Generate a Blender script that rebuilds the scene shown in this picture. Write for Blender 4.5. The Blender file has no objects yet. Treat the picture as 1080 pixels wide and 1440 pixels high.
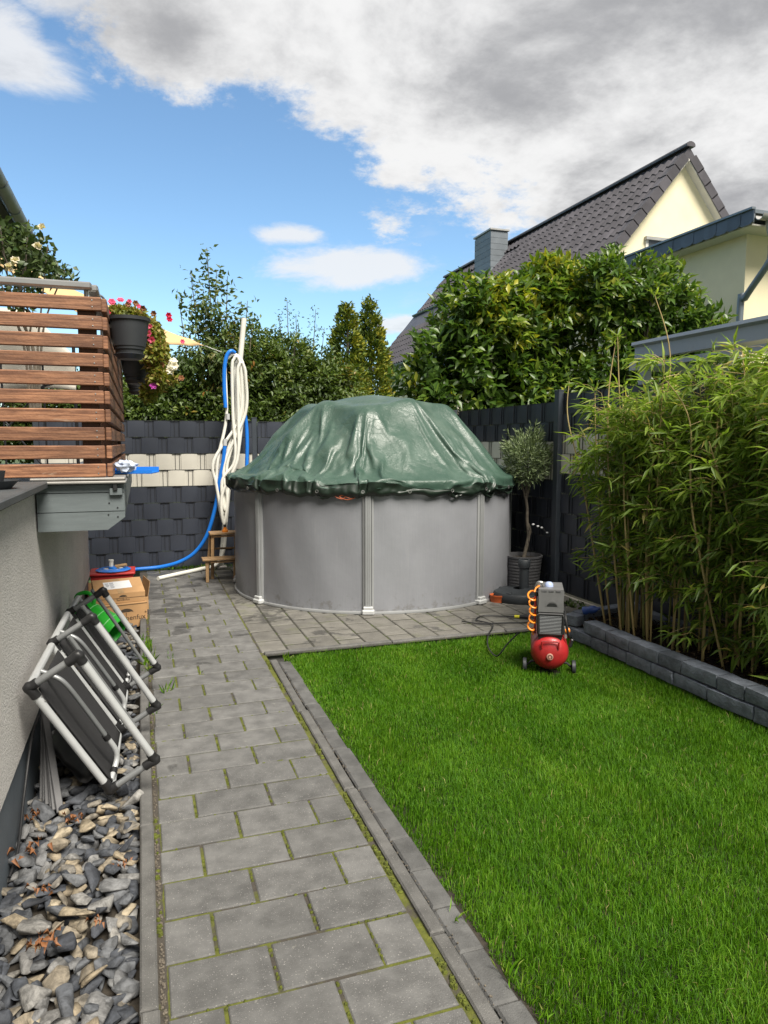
import bpy, bmesh, math, random
import numpy as np
from mathutils import Vector, Matrix

random.seed(11); RNG = np.random.default_rng(11)
S = bpy.context.scene
COL = S.collection
R = math.radians

# ------------------------------------------------------------------ camera
cam_d = bpy.data.cameras.new('camera'); cam = bpy.data.objects.new('camera', cam_d); COL.objects.link(cam)
cam.location = (0, 0, 1.56)
cam.rotation_euler = (R(90 - 5.597), 0, R(-18.848))
cam_d.sensor_fit = 'VERTICAL'; cam_d.sensor_height = 36; cam_d.lens = 25.0
cam_d.clip_start = .05; cam_d.clip_end = 3000
S.camera = cam

# ------------------------------------------------------------------ light
SUN = Vector((.16, -.62, .90)).normalized()
sun_d = bpy.data.lights.new('sun', 'SUN'); sun_d.energy = 4.0; sun_d.angle = R(30); sun_d.color = (1, .94, .84)
sun = bpy.data.objects.new('sun', sun_d); COL.objects.link(sun)
sun.rotation_euler = SUN.to_track_quat('Z', 'Y').to_euler(); sun.location = (3, -6, 12)
S.view_settings.view_transform = 'Standard'; S.view_settings.look = 'None'
S.view_settings.exposure = 1.08; S.view_settings.gamma = 1; S.view_settings.use_curve_mapping = False
S.render.engine = 'CYCLES'
S.cycles.max_bounces = 6; S.cycles.transparent_max_bounces = 6; S.cycles.use_denoising = True


class NT:
    """small helper to wire shader nodes"""
    def __init__(s, tree): s.t = tree; s.n = tree.nodes; s.l = tree.links
    def node(s, typ, **kw):
        n = s.n.new(typ)
        for k, v in kw.items(): setattr(n, k, v)
        return n
    def set(s, sock, v):
        if isinstance(v, bpy.types.NodeSocket): s.l.new(v, sock)
        elif isinstance(v, (tuple, list)) and len(v) == 3 and sock.type == 'RGBA': sock.default_value = (*v, 1)
        else: sock.default_value = v
    def math(s, op, a, b=0.0, c=None, clamp=False):
        n = s.node('ShaderNodeMath', operation=op, use_clamp=clamp)
        s.set(n.inputs[0], a); s.set(n.inputs[1], b)
        if c is not None: s.set(n.inputs[2], c)
        return n.outputs[0]
    def vmath(s, op, a, b=(0, 0, 0)):
        n = s.node('ShaderNodeVectorMath', operation=op)
        s.set(n.inputs[0], a); s.set(n.inputs[1], b)
        return n.outputs['Value'] if op in ('DOT_PRODUCT', 'LENGTH') else n.outputs[0]
    def mix(s, f, a, b, mode='MIX'):
        n = s.node('ShaderNodeMix', data_type='RGBA', blend_type=mode)
        s.set(n.inputs[0], f); s.set(n.inputs[6], a); s.set(n.inputs[7], b)
        return n.outputs[2]
    def noise(s, vec, scale, detail=4, rough=.55, dist=0.0, dims='3D'):
        n = s.node('ShaderNodeTexNoise', noise_dimensions=dims)
        if vec is not None: s.l.new(vec, n.inputs['Vector'])
        n.inputs['Scale'].default_value = scale; n.inputs['Detail'].default_value = detail
        n.inputs['Roughness'].default_value = rough; n.inputs['Distortion'].default_value = dist
        return n.outputs['Fac']
    def ramp(s, f, lo, hi, a=0.0, b=1.0):
        n = s.node('ShaderNodeMapRange', interpolation_type='SMOOTHSTEP')
        s.set(n.inputs[0], f); s.set(n.inputs[1], lo); s.set(n.inputs[2], hi); s.set(n.inputs[3], a); s.set(n.inputs[4], b)
        return n.outputs[0]
    def cramp(s, f, stops):
        n = s.node('ShaderNodeValToRGB'); s.l.new(f, n.inputs[0]); e = n.color_ramp.elements
        while len(e) < len(stops): e.new(.5)
        for q, (p, c) in zip(e, stops): q.position = p; q.color = (*c, 1)
        return n.outputs[0]


# ------------------------------------------------------------------ sky: physical sky with broken cloud
W = bpy.data.worlds.new('World'); S.world = W; W.use_nodes = True
w = NT(W.node_tree); w.n.clear()
sky = w.node('ShaderNodeTexSky', sky_type='NISHITA'); sky.sun_disc = False
sky.sun_elevation = math.asin(SUN.z); sky.sun_rotation = math.atan2(SUN.x, SUN.y)
sky.air_density = 1.0; sky.dust_density = .15; sky.ozone_density = 2.0
D = w.node('ShaderNodeTexCoord').outputs['Generated']
sep = w.node('ShaderNodeSeparateXYZ'); w.l.new(D, sep.inputs[0])
zc = w.math('ADD', w.math('MAXIMUM', sep.outputs[2], 0.0), .22)
flat = w.node('ShaderNodeVectorMath', operation='SCALE'); w.l.new(D, flat.inputs[0]); w.l.new(w.math('DIVIDE', 1.0, zc), flat.inputs['Scale'])
P = flat.outputs[0]                                        # position on the cloud layer
n1 = w.noise(P, 1.15, 8, .62, .15); n2 = w.noise(P, 3.3, 9, .68, .1); nsh = w.noise(P, 2.5, 8, .62, .15)
# the big cloud bank lies above a great circle that slopes down to the right
CLOUD_N = Vector((.4257, -.4583, .7803)).normalized()
dist = w.math('SUBTRACT', w.vmath('DOT_PRODUCT', D, tuple(CLOUD_N)), .005)
wob = w.math('MULTIPLY', w.math('SUBTRACT', n1, .5), .62)
wob2 = w.math('MULTIPLY', w.math('SUBTRACT', n2, .5), .36)
bank = w.math('ADD', dist, w.math('ADD', wob, wob2))
# small fair weather clouds low over the trees: (azimuth, elevation) measured in degrees, half sizes
def puff(az, el, sx, sy):
    c = Vector((math.sin(R(az)) * math.cos(R(el)), math.cos(R(az)) * math.cos(R(el)), math.sin(R(el))))
    e = Vector((math.cos(R(az)), -math.sin(R(az)), 0)); u = e.cross(c) * -1
    dx = w.math('DIVIDE', w.vmath('DOT_PRODUCT', D, tuple(e)), math.sin(R(sx)))
    dy = w.math('DIVIDE', w.vmath('DOT_PRODUCT', D, tuple(u)), math.sin(R(sy)))
    f = w.vmath('DOT_PRODUCT', D, tuple(c))
    rr = w.math('SQRT', w.math('ADD', w.math('MULTIPLY', dx, dx), w.math('MULTIPLY', dy, dy)))
    back = w.math('MULTIPLY', w.math('LESS_THAN', f, 0.0), 99.0)
    return w.math('SUBTRACT', 1.0, w.math('ADD', rr, back))
puffs = None
for a in [(16.3, 13.3, 9.0, 2.0), (11.5, 15.6, 3.2, .95), (20.5, 9.2, 3.5, 1.1), (-8.5, 24.5, 6.0, 3.2), (-4, 28.5, 3.0, 2.0), (-9.5, 33.0, 4, 2.0), (-30, 20, 9, 3), (62, 12, 12, 3)]:
    q = puff(*a); puffs = q if puffs is None else w.math('MAXIMUM', puffs, q)
n3 = w.noise(P, 4.2, 7, .65, .3)
pf = w.math('ADD', w.math('MULTIPLY', puffs, .34), w.math('MULTIPLY', w.math('SUBTRACT', n3, .5), .60))
d_bank = w.ramp(bank, 0.0, .07); d_puff = w.math('MULTIPLY', w.ramp(pf, .03, .22), .85)
wisp = w.math('MULTIPLY', w.ramp(w.noise(P, 1.6, 7, .7, .3), .55, .80), .25)
dens = w.math('MAXIMUM', w.math('MAXIMUM', d_bank, d_puff), wisp)
# thin rims are white, the thick middle of the bank is grey
thick = w.math('ADD', w.math('MULTIPLY', bank, .95), w.math('MULTIPLY', w.math('SUBTRACT', nsh, .5), 2.0))
grey = w.ramp(thick, -.08, .60)
ccol = w.mix(grey, (4.35, 4.35, 4.35), (1.95, 1.97, 2.05))
col = w.mix(dens, w.mix(1.0, sky.outputs[0], (.80, .92, .93), 'MULTIPLY'), ccol)
bg = w.node('ShaderNodeBackground'); bg.inputs['Strength'].default_value = .1
w.l.new(col, bg.inputs['Color'])
w.l.new(bg.outputs[0], w.node('ShaderNodeOutputWorld').inputs['Surface'])

# ------------------------------------------------------------------ materials
def mat(name, col, rough=.6, var=.18, scale=6, rand=0.0, bump=0.0, bscale=120, metal=0.0, spec=.5, col2=None, mask=(4, .5, .7),
        speck=None, stretch=None, coat=0.0, fn=None, bdist=.004):
    """Principled surface: base colour with soft tonal variation, optional second colour by noise, fine relief."""
    m = bpy.data.materials.new(name); m.use_nodes = True
    t = NT(m.node_tree); b = t.n['Principled BSDF']
    pos = t.node('ShaderNodeNewGeometry').outputs['Position']
    if stretch:
        mp = t.node('ShaderNodeMapping'); t.l.new(pos, mp.inputs[0]); mp.inputs['Scale'].default_value = stretch; pos = mp.outputs[0]
    c = t.node('ShaderNodeRGB'); c.outputs[0].default_value = (*col, 1); c = c.outputs[0]
    if col2: c = t.mix(t.ramp(t.noise(pos, mask[0], 5, .6), mask[1], mask[2]), c, col2)
    if fn: c = fn(t, pos, c, b)
    f = t.ramp(t.noise(pos, scale, 5, .6), .25, .75, 1 - var, 1 + var)
    if rand:
        r = t.node('ShaderNodeObjectInfo').outputs['Random']
        f = t.math('MULTIPLY', f, t.math('ADD', 1 - rand, t.math('MULTIPLY', r, 2 * rand)))
    v = t.node('ShaderNodeCombineXYZ')
    for i in range(3): t.l.new(f, v.inputs[i])
    c = t.mix(1.0, c, v.outputs[0], 'MULTIPLY')
    if speck:                                             # (scale, threshold, colour)
        c = t.mix(t.ramp(t.noise(pos, speck[0], 2, .5), speck[1], speck[1] + .06), c, speck[2])
    t.l.new(c, b.inputs['Base Color'])
    b.inputs['Roughness'].default_value = rough; b.inputs['Metallic'].default_value = metal
    b.inputs['Specular IOR Level'].default_value = spec; b.inputs['Coat Weight'].default_value = coat
    if bump:
        bm_ = t.node('ShaderNodeBump'); bm_.inputs['Strength'].default_value = min(1, bump); bm_.inputs['Distance'].default_value = bdist
        t.l.new(t.noise(pos, bscale, 4, .65), bm_.inputs['Height']); t.l.new(bm_.outputs[0], b.inputs['Normal'])
    return m

def leaf_mat(name, stops, trans=.3, rough=.45, spec=.4):
    """Leaf: colour by the per leaf attribute 'tint', some light passes through."""
    m = bpy.data.materials.new(name); m.use_nodes = True
    t = NT(m.node_tree); b = t.n['Principled BSDF']
    a = t.node('ShaderNodeAttribute', attribute_name='tint').outputs['Fac']
    c = t.cramp(a, stops)
    t.l.new(c, b.inputs['Base Color']); b.inputs['Roughness'].default_value = rough; b.inputs['Specular IOR Level'].default_value = spec
    tr = t.node('ShaderNodeBsdfTranslucent'); t.l.new(t.mix(1.0, c, (1.3, 1.35, .7), 'MULTIPLY'), tr.inputs[0])
    mx = t.node('ShaderNodeMixShader'); mx.inputs[0].default_value = trans
    t.l.new(b.outputs[0], mx.inputs[1]); t.l.new(tr.outputs[0], mx.inputs[2])
    t.l.new(mx.outputs[0], t.n['Material Output'].inputs[0])
    return m

def stains(t, pos, c, b):
    """wet patches on the paving near the pool; lichen dots elsewhere"""
    sx = t.node('ShaderNodeSeparateXYZ'); t.l.new(pos, sx.inputs[0])
    far = t.ramp(sx.outputs[1], 4.2, 7.6)
    n = t.noise(pos, 2.3, 6, .6, .4)
    wet = t.ramp(t.math('ADD', n, t.math('MULTIPLY', far, .17)), .66, .70)
    c = t.mix(t.math('MULTIPLY', wet, .62), c, (.032, .031, .029))
    lich = t.ramp(t.noise(pos, 26, 3, .5), .70, .76)
    c = t.mix(t.math('MULTIPLY', lich, .35), c, (.36, .35, .31))
    t.set(b.inputs['Roughness'], t.math('SUBTRACT', .82, t.math('MULTIPLY', wet, .35)))
    return c

M_paver = mat('concrete_paver', (.112, .111, .108), .82, .30, 9, .16, .9, 260, speck=(230, .655, (.30, .29, .275)), fn=stains)
M_paver2 = mat('patio_paver', (.128, .122, .108), .82, .22, 7, .14, .8, 240, speck=(330, .68, (.34, .33, .3)), fn=stains, col2=(.12, .125, .075), mask=(3, .55, .75))
M_kerb = mat('kerb_concrete', (.10, .098, .093), .85, .25, 12, .08, .9, 220, speck=(280, .66, (.3, .29, .27)))
M_edge = mat('edge_block', (.085, .085, .083), .85, .3, 10, .15, .9, 180, speck=(300, .68, (.2, .2, .19)))
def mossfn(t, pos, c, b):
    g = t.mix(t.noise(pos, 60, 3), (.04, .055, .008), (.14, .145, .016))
    s = t.mix(t.noise(pos, 300, 2), (.022, .02, .017), (.085, .072, .056))  # sand tones darkened to stand in for shade in the joints
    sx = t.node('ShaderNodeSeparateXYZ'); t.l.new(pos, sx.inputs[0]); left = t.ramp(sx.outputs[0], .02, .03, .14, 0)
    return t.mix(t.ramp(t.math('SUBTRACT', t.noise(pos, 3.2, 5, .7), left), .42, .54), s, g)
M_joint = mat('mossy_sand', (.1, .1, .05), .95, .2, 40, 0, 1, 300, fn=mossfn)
M_moss = mat('moss', (.085, .10, .010), .95, .4, 60, 0, 1, 400)
M_soil = mat('soil', (.03, .024, .017), .95, .4, 30, 0, 1, 120)
M_ground = mat('meadow_ground', (.045, .07, .02), .95, .4, .4, 0, .5, 30)
M_plaster = mat('rough_plaster', (.62, .60, .575), .92, .07, 3, 0, 1, 95, speck=(120, .58, (.44, .43, .41)), bdist=.012)
M_plinth = mat('plinth_paint', (.095, .115, .135), .6, .15, 3, 0, .3, 60)
M_slate = mat('cap_slab', (.06, .066, .07), .6, .2, 6, 0, .3, 120)
M_fascia = mat('grey_painted_board', (.115, .135, .14), .5, .10, 3, .04, .3, 60, stretch=(2, 2, 20), speck=(22, .73, (.30, .32, .32)))
M_trim = mat('aluminium_trim', (.32, .31, .29), .45, .12, 4, 0, metal=.5)
def woodfn(t, pos, c, b):
    r = t.node('ShaderNodeObjectInfo').outputs['Random']
    ad = t.node('ShaderNodeVectorMath', operation='ADD'); t.l.new(pos, ad.inputs[0])
    cv = t.node('ShaderNodeCombineXYZ'); t.l.new(t.math('MULTIPLY', r, 37.0), cv.inputs[0]); t.l.new(t.math('MULTIPLY', r, 11.0), cv.inputs[2]); t.l.new(cv.outputs[0], ad.inputs[1])
    mp = t.node('ShaderNodeMapping'); t.l.new(ad.outputs[0], mp.inputs[0]); mp.inputs['Scale'].default_value = (1.2, 1.2, 26)
    g = t.noise(mp.outputs[0], 3.0, 7, .68, .6)
    c = t.mix(t.ramp(g, .36, .66), (.100, .040, .020), (.29, .138, .072))
    mp2 = t.node('ShaderNodeMapping'); t.l.new(ad.outputs[0], mp2.inputs[0]); mp2.inputs['Scale'].default_value = (2.2, 2.2, 9)
    worn = t.ramp(t.noise(mp2.outputs[0], 3.2, 5, .7, .3), .58, .72)
    return t.mix(t.math('MULTIPLY', worn, t.ramp(r, .35, 1.0, .1, .75)), c, (.30, .21, .15))
M_slat = mat('weathered_brown_wood', (.15, .06, .025), .62, .15, 9, .16, .5, 60, fn=woodfn)
M_post = mat('dark_brown_wood', (.07, .03, .016), .65, .2, 5, .1, .4, 60, stretch=(20, 20, 2))
M_steel = mat('brushed_steel', (.42, .42, .41), .35, .08, 8, metal=.85)
M_alu = mat('aluminium_tube', (.56, .575, .58), .36, .06, 10, .05, metal=.35)
M_alu2 = mat('grey_tube', (.25, .26, .265), .42, .08, 10, .05, metal=.5)
M_black = mat('black_plastic', (.014, .014, .015), .45, .15, 20)
M_fabric = mat('dark_mesh_fabric', (.012, .012, .0135), .9, .12, 30, .08, .6, 900)
M_fence = mat('anthracite_strip', (.030, .035, .048), .42, .10, 3, .10, .12, 60, spec=.5)
M_white = mat('cream_strip', (.52, .50, .44), .45, .06, 3, .05, .1, 60)
M_fpost = mat('anthracite_post', (.036, .044, .055), .45, .1, 5)
M_rod = mat('dark_wire', (.012, .013, .016), .5, .1, 5)
def poolfn(t, pos, c, b):
    mp = t.node('ShaderNodeMapping'); t.l.new(pos, mp.inputs[0]); mp.inputs['Scale'].default_value = (60, 60, 1.2)
    s = t.noise(mp.outputs[0], 3, 3, .6)
    c = t.mix(t.ramp(s, .3, .7, 0, .20), c, (.31, .315, .33))
    dirt = t.ramp(t.noise(pos, 3.5, 5, .65), .6, .8)
    c = t.mix(t.math('MULTIPLY', dirt, .10), c, (.16, .155, .15))
    sx = t.node('ShaderNodeSeparateXYZ'); t.l.new(pos, sx.inputs[0])
    spl = t.ramp(t.math('SUBTRACT', t.noise(pos, 14, 5, .7), t.math('MULTIPLY', sx.outputs[2], 1.1)), .40, .56)      # dried splashes by the ground
    c = t.mix(t.math('MULTIPLY', spl, .45), c, (.12, .11, .095))
    mp3 = t.node('ShaderNodeMapping'); t.l.new(pos, mp3.inputs[0]); mp3.inputs['Scale'].default_value = (9, 9, .55)
    return t.mix(t.math('MULTIPLY', t.ramp(t.noise(mp3.outputs[0], 2.2, 4, .6), .60, .72), .12), c, (.36, .36, .37))
M_pool = mat('grey_pool_sheet', (.228, .236, .258), .40, .06, 2.5, .05, .45, 4, metal=.15, fn=poolfn, bdist=.007)
M_strut = mat('grey_pool_profile', (.31, .32, .325), .38, .05, 5, .03, metal=.2)
M_foot = mat('pale_plastic', (.42, .43, .43), .5, .1, 8)
M_redpl = mat('red_enamel', (.36, .018, .02), .42, .25, 9, 0, .15, 60, coat=.08, col2=(.33, .14, .11), mask=(8, .58, .8))
M_dust = mat('dusty_red', (.40, .22, .17), .6, .25, 8)
M_greypl = mat('grey_housing', (.125, .125, .127), .5, .14, 9)
M_orange = mat('orange_hose', (.78, .24, .02), .35, .08, 9)
M_terra = mat('orange_plastic', (.48, .10, .025), .5, .12, 9)
M_whitepl = mat('white_hose', (.66, .65, .59), .38, .07, 8)
M_blue = mat('blue_hose', (.012, .16, .60), .32, .08, 9)
M_wood = mat('pale_birch', (.34, .215, .105), .55, .2, 8, 0, .3, 60, stretch=(4, 4, 18))
def cardfn(t, pos, c, b):
    mp = t.node('ShaderNodeMapping'); t.l.new(pos, mp.inputs[0]); mp.inputs['Scale'].default_value = (3, 3, 120)
    return t.mix(t.ramp(t.noise(mp.outputs[0], 3, 2), .3, .7, 0, .18), c, (.30, .17, .075))
M_card = mat('cardboard', (.44, .255, .115), .8, .10, 6, .04, .2, 60, fn=cardfn)
M_print = mat('dark_print', (.05, .035, .022), .8, .1, 20)
M_paper = mat('white_label', (.68, .69, .70), .6, .04, 20)
M_inkgrey = mat('label_ink', (.25, .26, .3), .7, .1, 30)
M_green = mat('green_plastic', (.018, .32, .022), .32, .08, 6)
M_green2 = mat('pale_green_band', (.16, .52, .17), .4, .08, 6)
M_red = mat('red_plastic', (.45, .03, .03), .45, .1, 8)
M_pot = mat('anthracite_pot', (.030, .033, .038), .5, .12, 8, .05)
M_pot2 = mat('grey_ribbed_pot', (.075, .075, .08), .7, .25, 8, .0, .6, 80)
M_base = mat('dark_parasol_base', (.028, .033, .038), .55, .2, 8)
M_stone = mat('split_stone_block', (.15, .168, .20), .85, .30, 16, .22, 1, 70, speck=(60, .67, (.17, .19, .215)), bdist=.012)
M_chip = mat('bark_mulch', (.05, .032, .02), .9, .5, 60, 0, .6, 120)
M_sail = mat('beige_sailcloth', (.56, .40, .20), .85, .06, 3)
M_canvas = mat('white_canvas', (.60, .57, .50), .85, .05, 2)
M_bark = mat('grey_bark', (.10, .085, .065), .9, .35, 20, 0, 1, 60)
M_culm = mat('bamboo_cane', (.33, .25, .10), .5, .3, 6, .2)
M_culmg = mat('green_bamboo_cane', (.17, .19, .05), .5, .3, 6, .2)
M_cream = mat('cream_render', (.73, .66, .46), .9, .07, 1.2, 0, .6, 60, col2=(.62, .56, .41), mask=(1.3, .52, .85))
M_soffit = mat('white_soffit', (.60, .58, .53), .7, .05, 3)
M_tile = mat('dark_roof_tile', (.062, .058, .066), .45, .2, 3, .22, .3, 50, speck=(9, .70, (.10, .10, .095)))
M_shing = mat('blue_grey_slate', (.062, .082, .115), .5, .2, 5, .15)
M_zinc = mat('zinc_gutter', (.17, .20, .225), .45, .12, 4, metal=.4)
M_zincl = mat('pale_zinc', (.34, .34, .33), .5, .12, 6, metal=.4)
M_pergola = mat('silver_powder_coat', (.36, .40, .45), .4, .06, 3, metal=.1)
M_glass = mat('window_glass', (.05, .06, .07), .08, .1, 2, spec=.8)
M_clad = mat('chimney_cladding', (.13, .15, .17), .5, .12, 4, .12)
M_brass = mat('cable_yellow', (.65, .60, .03), .4, .1, 9)
M_dark = mat('dark_soffit', (.035, .03, .027), .7, .2, 4)
M_brick = mat('old_wall', (.50, .47, .41), .9, .08, 2)

L_mag = leaf_mat('laurel_leaf', [(0, (.034, .075, .014)), (.5, (.075, .145, .020)), (.8, (.16, .225, .026)), (1, (.34, .33, .03))], .36, .36, .5)
L_hedge = leaf_mat('hedge_leaf', [(0, (.035, .062, .014)), (.6, (.090, .140, .028)), (.92, (.14, .175, .03)), (1, (.2, .15, .03))], .3, .45)
L_tree = leaf_mat('cherry_leaf', [(0, (.04, .075, .016)), (.7, (.09, .135, .032)), (.95, (.15, .14, .03)), (1, (.24, .11, .02))], .3, .45)
L_thuja = leaf_mat('thuja_spray', [(0, (.03, .06, .012)), (.45, (.09, .14, .02)), (.8, (.27, .28, .025)), (1, (.42, .36, .04))], .2, .6)
L_olive = leaf_mat('olive_leaf', [(0, (.055, .08, .035)), (.6, (.125, .17, .075)), (1, (.24, .29, .15))], .15, .5)
L_bam = leaf_mat('bamboo_leaf', [(0, (.07, .125, .022)), (.5, (.18, .275, .040)), (.9, (.30, .38, .065)), (1, (.48, .40, .13))], .50, .42)
L_rose = leaf_mat('rose_leaf', [(0, (.03, .06, .018)), (1, (.09, .13, .04))], .25, .45)
L_pet = leaf_mat('petunia_leaf', [(0, (.10, .13, .02)), (.6, (.22, .24, .03)), (1, (.32, .20, .07))], .3, .5)
L_grass = leaf_mat('grass_blade', [(0, (.028, .092, .003)), (.5, (.066, .175, .005)), (.9, (.145, .275, .016)), (1, (.34, .30, .12))], .30, .55, .18)
def flat_leaf(name, c, tr=.3): return leaf_mat(name, [(0, c), (1, tuple(min(1, q * 1.25) for q in c))], tr, .6)
F_pink = flat_leaf('pink_petal', (.62, .10, .20)); F_red = flat_leaf('crimson_petal', (.50, .012, .05))
F_mag = flat_leaf('magenta_petal', (.50, .07, .42)); F_white = flat_leaf('white_petal', (.72, .68, .62)); F_cream = flat_leaf('cream_rose_petal', (.66, .60, .48))
F_dead = flat_leaf('dead_leaf', (.20, .085, .035), .2)

def tarp_mat():
    m = bpy.data.materials.new('green_tarpaulin'); m.use_nodes = True
    t = NT(m.node_tree); b = t.n['Principled BSDF']
    pos = t.node('ShaderNodeNewGeometry').outputs['Position']
    c = t.mix(t.ramp(t.noise(pos, 3, 5, .6), .35, .7), (.030, .066, .047), (.054, .095, .073))
    dust = t.ramp(t.noise(pos, 1.6, 6, .65, .5), .5, .75)
    c = t.mix(t.math('MULTIPLY', dust, .3), c, (.15, .18, .15))
    t.l.new(c, b.inputs['Base Color'])
    t.set(b.inputs['Roughness'], t.ramp(t.noise(pos, 7, 5, .65), .3, .7, .33, .50)); b.inputs['Specular IOR Level'].default_value = .6
    bm_ = t.node('ShaderNodeBump'); bm_.inputs['Strength'].default_value = .7; bm_.inputs['Distance'].default_value = .010
    v = t.node('ShaderNodeTexVoronoi', feature='DISTANCE_TO_EDGE'); v.inputs['Scale'].default_value = 6.5
    ds = t.node('ShaderNodeVectorMath', operation='ADD'); t.l.new(pos, ds.inputs[0])
    nz = t.node('ShaderNodeTexNoise'); t.l.new(pos, nz.inputs['Vector']); nz.inputs['Scale'].default_value = 3.5; nz.inputs['Detail'].default_value = 4
    sc = t.node('ShaderNodeVectorMath', operation='SCALE'); t.l.new(nz.outputs['Color'], sc.inputs[0]); sc.inputs['Scale'].default_value = .35
    t.l.new(sc.outputs[0], ds.inputs[1]); t.l.new(ds.outputs[0], v.inputs['Vector'])
    h = t.math('ADD', t.math('MULTIPLY', t.ramp(v.outputs['Distance'], 0, .02), -.16), t.math('ADD', t.math('MULTIPLY', t.noise(ds.outputs[0], 9, 5, .6, .8), .8), t.math('MULTIPLY', t.noise(ds.outputs[0], 26, 4, .6, 1.2), .42)))
    t.l.new(h, bm_.inputs['Height']); t.l.new(bm_.outputs[0], b.inputs['Normal'])
    return m
M_tarp = tarp_mat()
M_hem = mat('black_green_hem', (.012, .022, .015), .4, .2, 8)

def rock_mat(name, attr):
    m = bpy.data.materials.new(name); m.use_nodes = True
    t = NT(m.node_tree); b = t.n['Principled BSDF']
    pos = t.node('ShaderNodeNewGeometry').outputs['Position']
    r = t.node('ShaderNodeAttribute', attribute_name='tint').outputs['Fac'] if attr else t.node('ShaderNodeObjectInfo').outputs['Random']
    c = t.cramp(r, [(0, (.026, .029, .036)), (.25, (.045, .050, .060)), (.45, (.078, .082, .088)), (.62, (.13, .13, .13)), (.72, (.17, .165, .155)), (.80, (.15, .13, .10)), (.90, (.19, .155, .105)), (1, (.27, .23, .165))])
    n = t.noise(pos, 26, 6, .68, .5)
    v = t.node('ShaderNodeCombineXYZ'); f = t.ramp(n, .30, .70, .5, 1.7)
    for i in range(3): t.l.new(f, v.inputs[i])
    c = t.mix(1.0, c, v.outputs[0], 'MULTIPLY')
    mp = t.node('ShaderNodeMapping'); t.l.new(pos, mp.inputs[0]); mp.inputs['Scale'].default_value = (1, 1.6, 2.2); mp.inputs['Rotation'].default_value = (.6, .4, .9)
    vein = t.ramp(t.noise(mp.outputs[0], 15, 7, .75, 1.3), .64, .72)
    c = t.mix(t.math('MULTIPLY', vein, .4), c, (.27, .27, .265))
    t.l.new(c, b.inputs['Base Color']); b.inputs['Roughness'].default_value = .72
    bm_ = t.node('ShaderNodeBump'); bm_.inputs['Strength'].default_value = .9; bm_.inputs['Distance'].default_value = .006
    t.l.new(t.noise(pos, 48, 7, .7, .6), bm_.inputs['Height']); t.l.new(bm_.outputs[0], b.inputs['Normal'])
    return m
M_rock = rock_mat('slate_rock', False); M_rocks = rock_mat('slate_rock_mass', True)

# ------------------------------------------------------------------ mesh helpers
def rotm(rx=0, ry=0, rz=0):
    return np.array(Matrix.Rotation(rz, 3, 'Z') @ Matrix.Rotation(ry, 3, 'Y') @ Matrix.Rotation(rx, 3, 'X'))

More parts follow.
